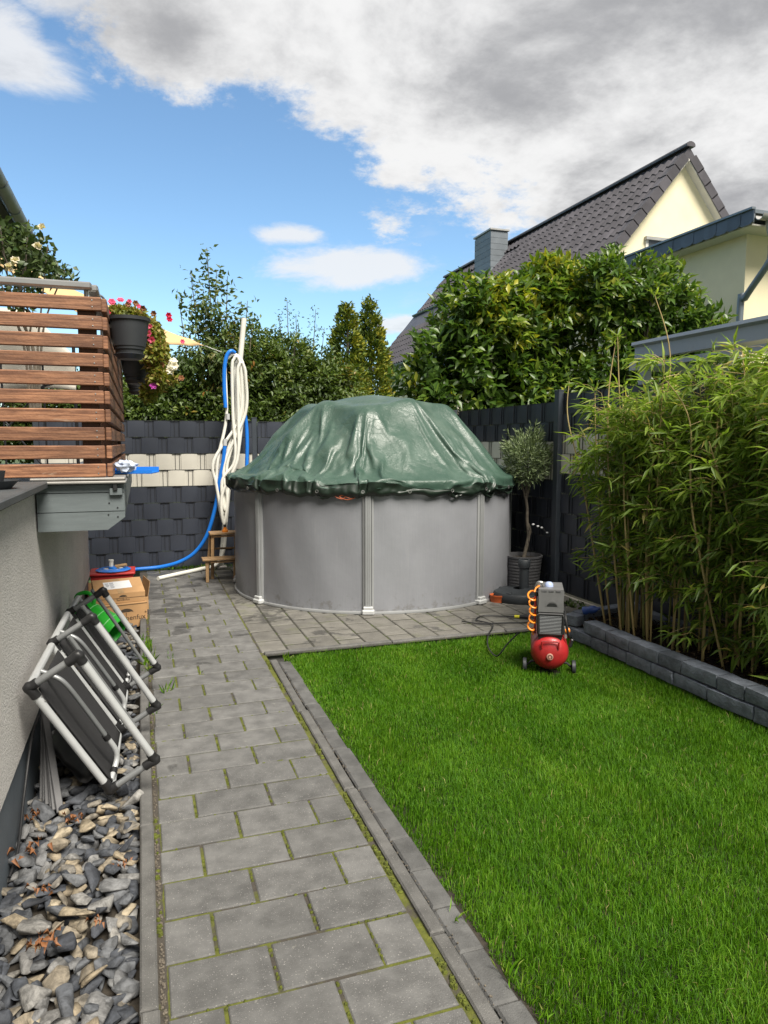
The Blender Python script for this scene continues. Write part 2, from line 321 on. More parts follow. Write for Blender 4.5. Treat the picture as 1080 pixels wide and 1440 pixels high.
class MB:
    def __init__(s): s.v = []; s.f = []; s.n = 0
    def add(s, v, f):
        s.v.append(np.asarray(v, float)); s.f += [tuple(i + s.n for i in q) for q in f]; s.n += len(v); return s
    def box(s, c, d, rot=None, bev=0.0):
        x, y, z = (q / 2 for q in d)
        if bev:
            b = min(bev, x * .9, y * .9, z * .9); vs = []; 
            for sx in (-1, 1):
                for sy in (-1, 1):
                    for sz in (-1, 1):
                        vs += [(sx * x, sy * (y - b), sz * (z - b)), (sx * (x - b), sy * y, sz * (z - b)), (sx * (x - b), sy * (y - b), sz * z)]
            bm = bmesh.new()
            for q in vs: bm.verts.new(q)
            bmesh.ops.convex_hull(bm, input=bm.verts)
            bmesh.ops.dissolve_limit(bm, angle_limit=.01, verts=bm.verts, edges=bm.edges)
            bm.verts.ensure_lookup_table(); bm.verts.index_update()
            v = np.array([q.co[:] for q in bm.verts]); f = [tuple(p.index for p in q.verts) for q in bm.faces]; bm.free()
        else:
            v = np.array([(-x, -y, -z), (x, -y, -z), (x, y, -z), (-x, y, -z), (-x, -y, z), (x, -y, z), (x, y, z), (-x, y, z)])
            f = [(0, 3, 2, 1), (4, 5, 6, 7), (0, 1, 5, 4), (1, 2, 6, 5), (2, 3, 7, 6), (3, 0, 4, 7)]
        if rot is not None: v = v @ np.asarray(rot).T
        return s.add(v + np.asarray(c, float), f)
    def tube(s, pts, r, n=8, closed=False, cap=True):
        P = np.asarray(pts, float); k = len(P); rr = np.full(k, r) if np.isscalar(r) else np.asarray(r, float)
        T = np.zeros_like(P)
        if closed: T = np.roll(P, -1, 0) - np.roll(P, 1, 0)
        else:
            T[1:-1] = P[2:] - P[:-2]; T[0] = P[1] - P[0]; T[-1] = P[-1] - P[-2]
        T /= np.linalg.norm(T, axis=1)[:, None] + 1e-12
        a = np.array([0, 0, 1.]) if abs(T[0][2]) < .9 else np.array([1., 0, 0])
        U = np.cross(T[0], a); U /= np.linalg.norm(U); V = []
        for i in range(k):
            U = U - T[i] * (U @ T[i]); U /= np.linalg.norm(U) + 1e-12; B = np.cross(T[i], U)
            an = np.arange(n) * 2 * math.pi / n
            V.append(P[i] + rr[i] * (np.cos(an)[:, None] * U + np.sin(an)[:, None] * B))
        F = []
        for i in range(k if closed else k - 1):
            j = (i + 1) % k
            for q in range(n): F.append((i * n + q, i * n + (q + 1) % n, j * n + (q + 1) % n, j * n + q))
        if cap and not closed: F.append(tuple(range(n - 1, -1, -1))); F.append(tuple((k - 1) * n + q for q in range(n)))
        return s.add(np.concatenate(V), F)
    def lathe(s, prof, n=24, c=(0, 0, 0), rot=None, a0=0.0, a1=2 * math.pi):
        full = abs(a1 - a0 - 2 * math.pi) < 1e-6; m = n if full else n + 1
        an = a0 + (a1 - a0) * np.arange(m) / n; V = []
        for r, z in prof: V.append(np.c_[r * np.cos(an), r * np.sin(an), np.full(m, z)])
        F = []
        for i in range(len(prof) - 1):
            for q in range(n):
                q2 = (q + 1) % m
                F.append((i * m + q, i * m + q2, (i + 1) * m + q2, (i + 1) * m + q))
        v = np.concatenate(V)
        if rot is not None: v = v @ np.asarray(rot).T
        return s.add(v + np.asarray(c, float), F)
    def prism(s, poly, o, u, v, w):
        """polygon in the plane (u, v) at o, extruded along w"""
        o, u, v, w = (np.asarray(q, float) for q in (o, u, v, w)); k = len(poly)
        a = np.array([o + p[0] * u + p[1] * v for p in poly])
        F = [tuple(range(k)), tuple(range(2 * k - 1, k - 1, -1))] + [((i + 1) % k, i, k + i, k + (i + 1) % k) for i in range(k)]
        return s.add(np.concatenate([a, a + w]), F)
    def build(s, name, m, parent=None, smooth=False, local=False, loc=None, **props):
        v = np.concatenate(s.v)
        if loc is None: loc = (0, 0, 0)
        elif parent is None: v = v - np.asarray(loc, float)
        if parent is not None and not local: v = v - ORG[parent.name]
        me = bpy.data.meshes.new(name); me.from_pydata(v.tolist(), [], s.f); me.materials.append(m)
        bm = bmesh.new(); bm.from_mesh(me); bmesh.ops.recalc_face_normals(bm, faces=bm.faces); bm.to_mesh(me); bm.free()
        if smooth: shade(me)
        return link(name, me, parent, loc, **props)

def shade(me, ang=40):
    me.polygons.foreach_set('use_smooth', [True] * len(me.polygons))
    me.set_sharp_from_angle(angle=R(ang))

ORG = {}
def link(name, me, parent=None, loc=(0, 0, 0), rot=None, **props):
    o = bpy.data.objects.new(name, me); COL.objects.link(o); o.location = loc
    if rot is not None: o.rotation_euler = rot
    if parent is not None: o.parent = parent; ORG[o.name] = ORG[parent.name] + (0 if loc == (0, 0, 0) else np.asarray(loc))
    else: ORG[o.name] = np.asarray(loc, float)
    for k, v in props.items(): o[k] = v
    return o
def thing(name, label, cat, loc=(0, 0, 0), rz=0, group=None, kind=None):
    o = link(name, None, None, loc); o.rotation_euler = (0, 0, rz); o.empty_display_size = .2
    return tag(o, label, cat, group, kind)
def tag(o, label=None, cat=None, group=None, kind=None):
    for k, v in (('label', label), ('category', cat), ('group', group), ('kind', kind)):
        if v: o[k] = v
    return o
def copy_tree(o, parent=None):
    c = o.copy(); COL.objects.link(c); c.parent = parent; ORG[c.name] = ORG[o.name].copy()
    for ch in list(o.children): copy_tree(ch, c)
    return c
def smooth_path(pts, k=6, closed=False):
    P = [np.asarray(p, float) for p in pts]; out = []; n = len(P)
    for i in range(n if closed else n - 1):
        g = (lambda j: P[j % n]) if closed else (lambda j: P[min(max(j, 0), n - 1)])
        a, b, c, d = g(i - 1), g(i), g(i + 1), g(i + 2)
        for t in np.arange(k) / k:
            out.append(.5 * (2 * b + (c - a) * t + (2 * a - 5 * b + 4 * c - d) * t * t + (3 * b - a - 3 * c + d) * t ** 3))
    if not closed: out.append(P[-1])
    return np.array(out)

def pnoise(P, seed=0):
    """gradient noise, P (n,3) -> about -1..1"""
    P = np.asarray(P, float); i = np.floor(P).astype(np.int64); f = P - i
    u = f * f * f * (f * (f * 6 - 15) + 10); out = 0
    for dx in (0, 1):
        for dy in (0, 1):
            for dz in (0, 1):
                q = i + (dx, dy, dz)
                h = (q[:, 0] * 374761393 + q[:, 1] * 668265263 + q[:, 2] * 2147483647 + seed * 974634777) & 0xffffffff
                h = ((h ^ (h >> 13)) * 1274126177) & 0xffffffff; h = h ^ (h >> 16)
                a = (h & 1023) / 1023 * 2 * math.pi; z = ((h >> 10) & 1023) / 511.5 - 1; rr = np.sqrt(np.maximum(0, 1 - z * z))
                g = rr * np.cos(a) * (f[:, 0] - dx) + rr * np.sin(a) * (f[:, 1] - dy) + z * (f[:, 2] - dz)
                wx = u[:, 0] if dx else 1 - u[:, 0]; wy = u[:, 1] if dy else 1 - u[:, 1]; wz = u[:, 2] if dz else 1 - u[:, 2]
                out = out + g * wx * wy * wz
    return out * 1.6
def fbm(P, oct=4, seed=0):
    P = np.asarray(P, float); o = 0; a = 1
    for k in range(oct): o = o + a * pnoise(P, seed + k); P = P * 2.03 + 7.1; a *= .5
    return o

def fast_mesh(name, V, F, m, tint=None, smooth=False):
    """V (n,3), F (k,3|4) arrays -> mesh, with an optional per vertex tint"""
    me = bpy.data.meshes.new(name); V = np.asarray(V, np.float32); F = np.asarray(F, np.int32); k = F.shape[1]
    me.vertices.add(len(V)); me.vertices.foreach_set('co', V.ravel())
    me.loops.add(F.size); me.loops.foreach_set('vertex_index', F.ravel())
    me.polygons.add(len(F)); me.polygons.foreach_set('loop_start', np.arange(len(F), dtype=np.int32) * k)
    me.update(calc_edges=True)
    if tint is not None:
        a = me.attributes.new('tint', 'FLOAT', 'POINT'); a.data.foreach_set('value', np.asarray(tint, np.float32))
    if smooth: me.polygons.foreach_set('use_smooth', [True] * len(F))
    me.materials.append(m); return me

def unit(a): return a / (np.linalg.norm(a, axis=1)[:, None] + 1e-9)
def leaves(P, Dr, Nr, L, Wd, tint, fold=.25, droop=.15, rich=True):
    """one folded leaf per row: base P, direction Dr, rough normal Nr, length L, width Wd -> V, F, tint"""
    n = len(P); Dr = unit(Dr); side = unit(np.cross(Dr, Nr)); up = np.cross(side, Dr)
    L = np.broadcast_to(L, n)[:, None]; Wd = np.broadcast_to(Wd, n)[:, None]
    mid = P + Dr * L * .45 - up * 0; tip = P + Dr * L - up * L * droop
    if rich:
        l = P + Dr * L * .42 + side * Wd * .5 + up * Wd * fold; r = P + Dr * L * .42 - side * Wd * .5 + up * Wd * fold
        m2 = P + Dr * L * .5 - up * L * droop * .2
        V = np.stack([P, l, m2, r, tip], 1).reshape(-1, 3); b = np.arange(n)[:, None] * 5
        F = np.concatenate([b + [0, 2, 1], b + [1, 2, 4], b + [0, 3, 2], b + [3, 4, 2]], 0); k = 5
    else:
        l = mid + side * Wd * .5 + up * Wd * fold; r = mid - side * Wd * .5 + up * Wd * fold
        V = np.stack([P, l, r, tip], 1).reshape(-1, 3); b = np.arange(n)[:, None] * 4
        F = np.concatenate([b + [0, 3, 1], b + [0, 2, 3]], 0); k = 4
    return V, F, np.repeat(tint, k)
def rdir(n): return unit(RNG.normal(size=(n, 3)))
def leaf_part(name, data, m, parent, **props):
    V = np.concatenate([d[0] for d in data]); off = 0; F = []
    for d in data: F.append(d[1] + off); off += len(d[0])
    me = fast_mesh(name, V - ORG[parent.name], np.concatenate(F), m, np.concatenate([d[2] for d in data]))
    return link(name, me, parent, **props)

def single_leaves(parent, data, m, count, k=5):
    """the leaves that show largest (nearest the path) become pieces of their own; returns the rest"""
    V = np.concatenate([d[0].reshape(-1, k, 3) for d in data]); T = np.concatenate([d[2].reshape(-1, k) for d in data])
    order = np.argsort(np.linalg.norm(V[:, 0] - (0, 0, 1.56), axis=1) * 3 - np.linalg.norm(V[:, -1] - V[:, 0], axis=1) * 4)
    for i in order[:count]:
        p = V[i, 0]; me = fast_mesh('leaf', V[i] - p, [(0, 2, 1), (1, 2, 4), (0, 3, 2), (3, 4, 2)], m, T[i])
        link('leaf', me, parent, tuple(p - ORG[parent.name]))
    V = V[order[count:]]; T = T[order[count:]]; b = np.arange(len(V))[:, None] * k
    F = np.concatenate([b + [0, 2, 1], b + [1, 2, 4], b + [0, 3, 2], b + [3, 4, 2]], 0)
    return [(V.reshape(-1, 3), F, T.ravel())]

# ------------------------------------------------------------------ ground, path, lawn
MB().add([(-400, -400, -.1), (400, -400, -.1), (400, 900, -.1), (-400, 900, -.1)], [(0, 1, 2, 3)]).build('ground', M_ground, kind='structure')

def paver_mesh(name, a, b, m, h=.06, bev=.004):
    mb = MB(); v = []
    for z, i in ((-h, 0), (-bev, 0), (0, bev)):
        v += [(-a / 2 + i, -b / 2 + i, z), (a / 2 - i, -b / 2 + i, z), (a / 2 - i, b / 2 - i, z), (-a / 2 + i, b / 2 - i, z)]
    f = [(8, 9, 10, 11)]
    for k in (0, 4):
        for q in range(4): f.append((k + q, k + (q + 1) % 4, k + 4 + (q + 1) % 4, k + 4 + q))
    me = bpy.data.meshes.new(name); me.from_pydata(v, [], f); me.materials.append(m); return me
def lay(parent, me, x, y, z=0.0, rz=0.0, name='paver'):
    o = link(name, me, parent, (x, y, z + random.uniform(-.0022, .0018)), (random.gauss(0, .0035), random.gauss(0, .0035), rz + random.gauss(0, .003)))
    return o

path = link('garden_path', None, kind='structure')
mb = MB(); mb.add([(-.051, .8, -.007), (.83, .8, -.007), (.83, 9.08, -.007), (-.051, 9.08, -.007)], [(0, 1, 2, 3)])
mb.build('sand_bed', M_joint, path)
PITCH = .2105; G = .0125
half = paver_mesh('paver', .158 - G, PITCH - G, M_paver); full = paver_mesh('paver', .318 - G, PITCH - G, M_paver); endp = paver_mesh('paver', .308 - G, PITCH - G, M_paver)
y0 = 3.145 - PITCH / 2; r0 = -10
for r in range(r0, 29):
    y = y0 + r * PITCH
    if y > 9.0: break
    if r % 2 == 0: row = [(.0965, half), (.334, full), (.6475, endp)]
    else: row = [(.178, endp), (.492, full), (.725, half)]
    for x, me in row: lay(path, me, x, y)
mb = MB()                                               # left edging stones
lk = paver_mesh('edging_stone', .050, .992, M_kerb, .12, .006)
for k in range(7): lay(path, lk, -.024, 1.42 + k * 1.0, .012, name='edging_stone')
rk = paver_mesh('edging_stone', .050, .992, M_kerb, .12, .006)
for k in range(4): lay(path, rk, .850, 1.455 + k * 1.0, .008, name='edging_stone')
eb = paver_mesh('edge_block', .084, .216, M_edge, .08, .007)
for k in range(18): lay(path, eb, .934 + random.gauss(0, .002), 1.10 + k * .2215, -.014, name='edge_block')
pk = paver_mesh('edging_stone', .992, .052, M_kerb, .14, .006)
for k in range(3): lay(path, pk, 1.32 + k * 1.0, 5.155, .010, name='edging_stone')
lay(path, paver_mesh('edging_stone', .40, .052, M_kerb, .14, .006), 4.02 - .2, 5.155, .010, name='edging_stone')

patio = link('patio', None, kind='structure')
mb = MB(); mb.add([(.83, 5.10, -.005), (4.3, 5.10, -.005), (4.3, 9.08, -.005), (.83, 9.08, -.005)], [(0, 1, 2, 3)])
mb.build('sand_bed', mat('shaded_joint_soil', (.030, .029, .022), .95, .4, 30, 0, 1, 200, col2=(.045, .06, .012), mask=(5, .5, .65)), patio)  # dark soil, its colour also carrying the shade inside the joints
pm = paver_mesh('paver', .206 - .012, .300 - .024, M_paver2, .06, .005)
pms = paver_mesh('paver', .206 - .012, .150 - .024, M_paver2, .06, .005)
for i in range(16):
    x = .907 + i * .206
    off = [0, .11, -.04, .06][i % 4]
    y = 5.19 + (.15 if off else .0)
    yy = 5.187
    first = .15 if i % 2 else .30
    edge = [yy]; cur = yy + first
    while cur < 9.0: edge.append(cur); cur += .30
    for a, b in zip(edge[:-1], edge[1:]):
        cy = (a + b) / 2
        if (x - 2.42) ** 2 + (cy - 7.48) ** 2 < 1.15 ** 2: continue
        lay(patio, pm if b - a > .2 else pms, x, cy)

# moss cushions and small weeds in the joints
V = []; F = []; T = []
mb = MB()
for k in range(520):
    if k < 400: x = .811 + random.gauss(0, .004); y = random.uniform(1.3, 5.0)
    else: x = .012 + random.gauss(0, .003); y = random.uniform(1.6, 6.6)
    if math.sin(y * 5.3) + math.sin(y * 11.7) < -.2: continue
    a = random.uniform(.005, .011); h = random.uniform(.006, .015)
    mb.lathe([(a, -.019), (a, -.004), (a * .75, -.008 + h), (a * .2, -.006 + h)], 6, (x, y, 0), rotm(0, 0, random.random()))
for k in range(330):                                     # cross joints
    r = random.randint(-8, 18); y = y0 + (r + .5) * PITCH + random.gauss(0, .0015); x = random.uniform(.03, .8)
    if math.sin(x * 9 + r * 2.1) < .1: continue
    a = random.uniform(.004, .008)
    mb.lathe([(a, -.019), (a, -.005), (a * .7, -.001), (a * .2, .001)], 5, (x, y, 0))
for r in range(-8, 20):
    for x in ((.1755, .4935) if r % 2 == 0 else (.333, .650)):
        for q in range(random.randint(2, 9)):
            y = y0 + r * PITCH + random.uniform(-.1, .1); a = random.uniform(.004, .007)
            mb.lathe([(a, -.019), (a, -.005), (a * .7, 0), (a * .2, .002)], 5, (x + random.gauss(0, .0012), y, 0))
mb.build('joint_moss', M_moss, smooth=True, kind='stuff', label='green moss cushions growing in the joints of the grey path')

# lawn
MB().add([(.97, .5, -.045), (3.26, .5, -.045), (3.26, 5.135, -.045), (.97, 5.135, -.045)], [(0, 1, 2, 3)]).build('lawn', M_soil, kind='structure')
n = 340000
X = RNG.uniform(.955, 3.24, n); Y = .9 + (5.12 - .9) * RNG.random(n) ** 1.25
# keep mainly what the camera could see from here or a step aside, and leave a ragged edge with a few bare spots
edge = pnoise(np.c_[X * 0, Y * 9, X * 0], 5) * .014
keep = (X > .975 + edge * 1.6 + .02 * (Y < 2.2)) & (Y < 5.10) & ((X < 1.85 + (Y - .9) * .78) | (RNG.random(n) < .45))
bare = pnoise(np.c_[X * 14, Y * 14, X * 0], 9) - (X - .99) * 9
keep &= ~((bare > .22) & (Y < 2.4))
comp_gap = ((X - 2.64) ** 2 + (Y - 4.2) ** 2 < .09 ** 2)
keep &= ~comp_gap
X = X[keep]; Y = Y[keep]; n = len(X)
pp = np.c_[X, Y, 0 * X]
hgt = .041 + .009 * fbm(pp * 2.2, 3, 2) + RNG.normal(0, .009, n); hgt = np.clip(hgt, .018, .085) * np.clip((X - .945) * 9, .5, 1)
az = fbm(pp * 1.6, 3, 21) * 1.6 + RNG.normal(0, 1.7, n); lean = np.clip(.44 + .24 * fbm(pp * (3.2, 1.6, 1), 3, 31) + RNG.normal(0, .22, n), 0, 1.15)
wd = RNG.uniform(.0015, .0029, n) * (1 + .10 * np.maximum(0, Y - 2.5))
dx = np.cos(az); dy = np.sin(az)
pa = az + math.pi / 2 + RNG.normal(0, .5, n); sx = np.cos(pa) * wd / 2; sy = np.sin(pa) * wd / 2
z0 = -.045
b = np.c_[X, Y, np.full(n, z0)]; m1 = b + np.c_[dx * hgt * lean * .30, dy * hgt * lean * .30, hgt * .62]; t1 = b + np.c_[dx * hgt * lean * .95, dy * hgt * lean * .95, hgt * (1.06 - .42 * np.minimum(lean, 1))]
sd = np.c_[sx, sy, 0 * sx]
V = np.stack([b - sd, b + sd, m1 + sd * .9, m1 - sd * .9, t1], 1).reshape(-1, 3)
i5 = np.arange(n)[:, None] * 5
F = np.concatenate([i5 + [0, 1, 2], i5 + [0, 2, 3], i5 + [3, 2, 4]], 0)
tint = np.clip(.46 + .20 * fbm(pp * (2.6, 1.3, 1), 4, 41) + .10 * pnoise(pp * 9, 43) + RNG.normal(0, .18, n), 0, .93); tint[RNG.random(n) < .008 + .016 * np.clip(pnoise(pp * 2.2, 44), 0, 1)] = 1
me = fast_mesh('grass', V, F, L_grass, np.repeat(tint, 5))
link('grass', me, kind='stuff', label='short bright green lawn grass beside the paved path')

mb = MB()
for k in range(900):
    y = 1.5 + 5.2 * random.random() ** 1.4; a = random.uniform(.0025, .0058)
    mb.lathe([(0, -a * .7), (a * .85, -a * .3), (a * .8, a * .35), (0, a * .6)], 5, (random.uniform(.006, .019), y, -.0045), rotm(random.random(), random.random(), random.random()))
for k in range(260):
    a = random.uniform(.002, .0045); mb.lathe([(0, -a * .7), (a * .85, -a * .3), (a * .8, a * .35), (0, a * .6)], 5, (random.gauss(.886, .006), 1.2 + 3.6 * random.random(), -.011), rotm(random.random(), random.random(), random.random()))
mb.build('joint_pebbles', mat('tiny_pebbles', (.10, .085, .065), .9, .6, 160, 0, .5, 300), kind='stuff', label='tiny brown and grey pebbles filling the joint beside the edging stones')

# tufts and weeds along the left joint and the gravel edge
data = []
for (x, y, k, h) in [(.012, 5.55, 26, .09), (.01, 5.2, 30, .11), (.02, 5.0, 22, .07), (-.02, 5.8, 14, .08), (.17, 5.3, 7, .05), (.12, 4.55, 10, .08), (.02, 4.25, 14, .06), (.33, 4.9, 5, .04), (.985, 1.75, 16, .06), (.94, 2.02, 8, .05), (1.0, 1.62, 22, .05), (.96, 4.98, 20, .06), (.45, 9.02, 60, .07), (.75, 9.02, 60, .08), (.2, 9.04, 40, .06), (1.0, 9.03, 40, .06)]:
    P = np.c_[RNG.normal(x, .016 if k < 40 else .14, k), RNG.normal(y, .05 if k < 40 else .02, k), np.full(k, -.012)]
    dr = unit(np.c_[RNG.normal(0, .45, k), RNG.normal(0, .45, k), np.ones(k)])
    data.append(leaves(P, dr, rdir(k), h * RNG.uniform(.5, 1.1, k), .005, RNG.uniform(.5, .98, k), .1, .3, False))
wroot = link('weeds', None, kind='stuff', label='small grass weeds sprouting from the paving joints')
leaf_part('blades', data, L_grass, wroot, kind='stuff')

# ------------------------------------------------------------------ gravel bed with loose split rocks
gravel = link('gravel_bed', None, kind='structure')
MB().add([(-.56, .8, -.075), (-.049, .8, -.075), (-.049, 9.0, -.075), (-.56, 9.0, -.075)], [(0, 1, 2, 3)]).build('gravel_base', M_soil, gravel)
def rock_geo(seed):
    rg = random.Random(seed); bm = bmesh.new()
    a, b, c = 1, rg.uniform(.6, .85), rg.uniform(.38, .6)
    for k in range(13):
        v = Vector((rg.gauss(0, 1), rg.gauss(0, 1), rg.gauss(0, 1))).normalized()
        v = Vector((max(-.78, min(.78, v.x)) * a, max(-.7, min(.7, v.y)) * b, max(-.62, min(.62, v.z)) * c)) * rg.uniform(.85, 1.1)
        bm.verts.new(v)
    r = bmesh.ops.convex_hull(bm, input=bm.verts); bmesh.ops.delete(bm, geom=[g for g in r['geom_interior'] if isinstance(g, bmesh.types.BMVert)], context='VERTS')
    bmesh.ops.dissolve_limit(bm, angle_limit=.2, verts=bm.verts, edges=bm.edges)
    bmesh.ops.bevel(bm, geom=list(bm.edges), offset=.05, segments=1, affect='EDGES', clamp_overlap=True)
    bmesh.ops.triangulate(bm, faces=bm.faces)
    bm.verts.ensure_lookup_table(); bm.verts.index_update()
    v = np.array([q.co[:] for q in bm.verts]); f = np.array([[p.index for p in q.verts] for q in bm.faces]); bm.free()
    return v * .5, f
geos = [rock_geo(k) for k in range(24)]
rmesh = [fast_mesh('rock', v, f, M_rock) for v, f in geos]
spots = []
y = 1.25
while y < 6.6:
    s = .062 if y < 4 else .075
    for x in np.arange(-.485, -.045, s):
        spots.append((x + random.uniform(-.02, .02), y + random.uniform(-.025, .025), -.055 + random.uniform(-.008, .008), random.uniform(.085, .13)))
    y += s * .88
y = 1.27
while y < 4.2:
    for x in np.arange(-.47, -.06, .075): spots.append((x + random.uniform(-.03, .03), y + random.uniform(-.03, .03), -.040 + random.uniform(-.01, .01), random.uniform(.07, .10)))
    y += .07
y = 1.3
while y < 6.4:
    for x in np.arange(-.465, -.075, .088):
        if random.random() < .86: spots.append((x + random.uniform(-.04, .04), y + random.uniform(-.045, .045), -.018 + random.uniform(-.012, .016), random.choice((.06, .075, .09, .10, .115, .14)) * (1 + .12 * (y < 2.4))))
    y += .082
vis = [q for q in spots if q[1] > 1.85 + q[0] * -.15]
vis.sort(key=lambda q: -(q[3] / q[1]) - (q[2] + .055) * .9)
near = set(map(tuple, vis[:300]))
RV, RF, RT, off = [], [], [], 0
for q in spots:
    x, y, z, s = q
    if x + s * .30 > -.052: x = -.052 - s * .30
    rx, ry, rz = random.gauss(0, .30), random.gauss(0, .30), random.uniform(0, 6.28); sc = (s * random.uniform(.95, 1.2), s, s * random.uniform(.75, 1.1))
    gi = random.randrange(24)
    if q in near:
        o = link('rock', rmesh[gi], gravel, (x, y, z), (rx, ry, rz)); o.scale = sc
    else:
        v = geos[gi][0] * sc @ rotm(rx, ry, rz).T + (x, y, z); RV.append(v); RF.append(geos[gi][1] + off); off += len(v); RT.append(np.full(len(v), random.random()))
link('rocks', fast_mesh('rocks', np.concatenate(RV), np.concatenate(RF), M_rocks, np.concatenate(RT)), gravel, kind='stuff')

def dead_leaf(x, y, z, s, k):
    k = k * 3; s = s * .62; P = np.array([[x, y, z]] * k) + RNG.normal(0, s * .9, (k, 3)) * (1, 1, .25)
    d = RNG.normal(0, 1, (k, 3)) * (1, 1, .35)
    return leaves(P, d, np.tile((0, 0, 1.), (k, 1)) + RNG.normal(0, .4, (k, 3)), s * RNG.uniform(.5, 1.2, k), s * .6, RNG.random(k), .8, .6)
for (x, y, z, s, k) in [(-.30, 3.02, .035, .035, 5), (-.34, 2.25, .05, .04, 6), (-.45, 2.86, .03, .05, 4), (-.11, 2.62, .03, .03, 3), (-.37, 2.55, .045, .03, 4), (-.47, 3.12, .03, .035, 4), (-.18, 2.3, .05, .025, 3)]:
    t = thing('dead_leaves', 'curled orange brown dead leaves caught between the grey rocks', 'dead leaves', (x, y, z), group='dead leaves lying on the rocks')
    leaf_part('leaf', [dead_leaf(x, y, z, s, k)], F_dead, t)

# ------------------------------------------------------------------ terrace wall, balcony
wall = thing('terrace_wall', 'rough light grey plastered terrace wall with blue grey plinth along the rocks', 'wall', (-.8, 3, 0))
MB().box((-.78, 3.7, .80), (.55, 7.4, 1.06)).build('plaster', M_plaster, wall)
MB().box((-.79, 3.7, .085), (.545, 7.39, .37)).build('plinth', M_plinth, wall)
mb = MB()
cap = MB(); cap.box((-.74, 1.93, 1.35), (.60, 3.90, .035), bev=.006).build('coping_slab', M_slate, wall)

bal = thing('balcony', 'balcony edge clad in grey painted boards, cantilevered past the terrace wall', 'balcony', (-.3, 5.5, 1.1))
X0, X1, YF = -.497, -.085, 3.90
for (a, b) in ((1.112, 1.205), (1.209, 1.302), (1.306, 1.345)):
    ch = .085 if a < 1.15 else 0
    poly = [(X0, a), (X1 - ch, a), (X1, a + ch * .75), (X1, b), (X0, b)] if ch else [(X0, a), (X1, a), (X1, b), (X0, b)]
    MB().prism(poly, (0, YF, 0), (1, 0, 0), (0, 0, 1), (0, .022, 0)).build('fascia_board', M_fascia, bal)
    z0_ = a + (.065 if ch else 0)
    MB().box((X1 - .013, YF + .025 + 1.75, (z0_ + b) / 2), (.022, 3.5, b - z0_)).build('fascia_board', M_fascia, bal)
MB().prism([(X0, 1.118), (X1 - .09, 1.118), (X1 - .03, 1.18), (X1 - .03, 1.35), (X0, 1.35)], (0, YF + .03, 0), (1, 0, 0), (0, 0, 1), (0, 3.45, 0)).build('slab', M_fascia, bal)
MB().box((-1.25, 5.7, 1.33), (1.47, 3.6, .06)).build('floor', M_slate, bal)
mb = MB(); mb.box((-.30, YF + 1.74, 1.358), (.452, 3.56, .014), bev=.004); mb.box((-.30, YF + 1.74, 1.375), (.444, 3.53, .012), bev=.004)
mb.build('drip_trim', M_trim, bal)
for x, z, in ((-.16, 1.25), (-.12, 1.225), (-.165, 1.19), (-.12, 1.178)):
    MB().lathe([(.0045, 0), (.004, .003), (0, .004)], 8, (x, YF, z), rotm(R(90))).build('screw', M_rod, bal)

scr = thing('slatted_screen', 'weathered brown wooden slat screen round the balcony', 'balcony screen', (-.3, 5.5, 1.38))
zs = [1.384 + k * .0922 for k in range(10)]
for k, z in enumerate(zs):
    xr = -.170 + .001 * k + random.gauss(0, .002)
    fs = MB(); fs.box(((-2.3 + xr) / 2, YF + .014, z + .0335), (xr + 2.3, .028, .067), bev=.004); s1 = fs.build('slat', M_slat, scr)
    sd_ = MB(); sd_.box((-.152, YF + .031 + 1.73, z + .0335), (.028, 3.46, .067), bev=.004); sd_.build('slat', M_slat, scr)
    for x in (-.205, -1.2):
        for dz in (.018, .05): 
            MB().lathe([(.004, 0), (.0035, .002), (0, .0025)], 6, (x, YF, z + dz), rotm(R(90))).build('screw', M_steel, s1)
for (x, y) in ((-.235, YF + .075), (-1.2, YF + .075), (-.215, 5.1), (-.215, 6.2), (-.215, 7.3)):
    MB().box((x, y, 1.80), (.085, .085, .83), bev=.004).build('post', M_post, scr)
rail = thing('handrail', 'flat brushed steel handrail above the brown slat screen', 'handrail', (-.3, 5.5, 2.2))
mb = MB(); mb.box((-1.26, YF + .04, 2.338), (2.11, .06, .035), bev=.008); mb.box((-.205, YF + .071 + 1.7, 2.338), (.055, 3.4, .035), bev=.008); mb.build('rail_bar', M_steel, rail)
for (x, y) in ((-.235, YF + .075), (-1.2, YF + .075), (-.215, 5.1), (-.215, 6.2), (-.215, 7.25)):
    m_ = MB(); m_.tube([(x, y, 2.245), (x, y, 2.33)], .010, 8); m_.build('rail_support', M_steel, rail)
    MB().box((x, y, 2.232), (.095, .095, .03), bev=.004).build('post_cap', M_trim, rail)

cl = thing('cable_clamp', 'small grey box with a black clip under the balcony trim', 'clamp', (-.13, YF - .012, 1.30))
MB().box((-.125, YF - .011, 1.308), (.062, .02, .036), bev=.003).build('box', M_fascia, cl)
MB().box((-.128, YF - .026, 1.335), (.022, .012, .042), bev=.003).build('clip', M_black, cl)

# things on the coping and balcony edge
sp = thing('saucer_bowl', 'dark grey saucer with a small pot on the wall coping at the left edge', 'plant saucer', (-.60, 3.30, 1.368))
MB().lathe([(0, 0), (.085, 0), (.118, .035), (.112, .035), (.08, .008), (0, .008)], 28).build('saucer', M_base, sp, True, True)
MB().lathe([(0, .009), (.055, .009), (.068, .075), (.062, .075), (.05, .015), (0, .015)], 24).build('bowl', M_pot, sp, True, True)
hk = MB(); hk.box((-.565, 2.93, 1.383), (.045, .26, .028), bev=.003); hk.box((-.565, 2.93, 1.4005), (.025, .24, .006), bev=.002)
o = hk.build('plastic_channel', M_paper, loc=(-.565, 2.93, 1.369)); tag(o, 'short white plastic channel lying on the dark wall coping', 'plastic channel')
dp = thing('dustpan', 'blue dustpan sticking out from the corner of the balcony edge', 'dustpan', (-.03, 4.30, 1.385), R(-12))
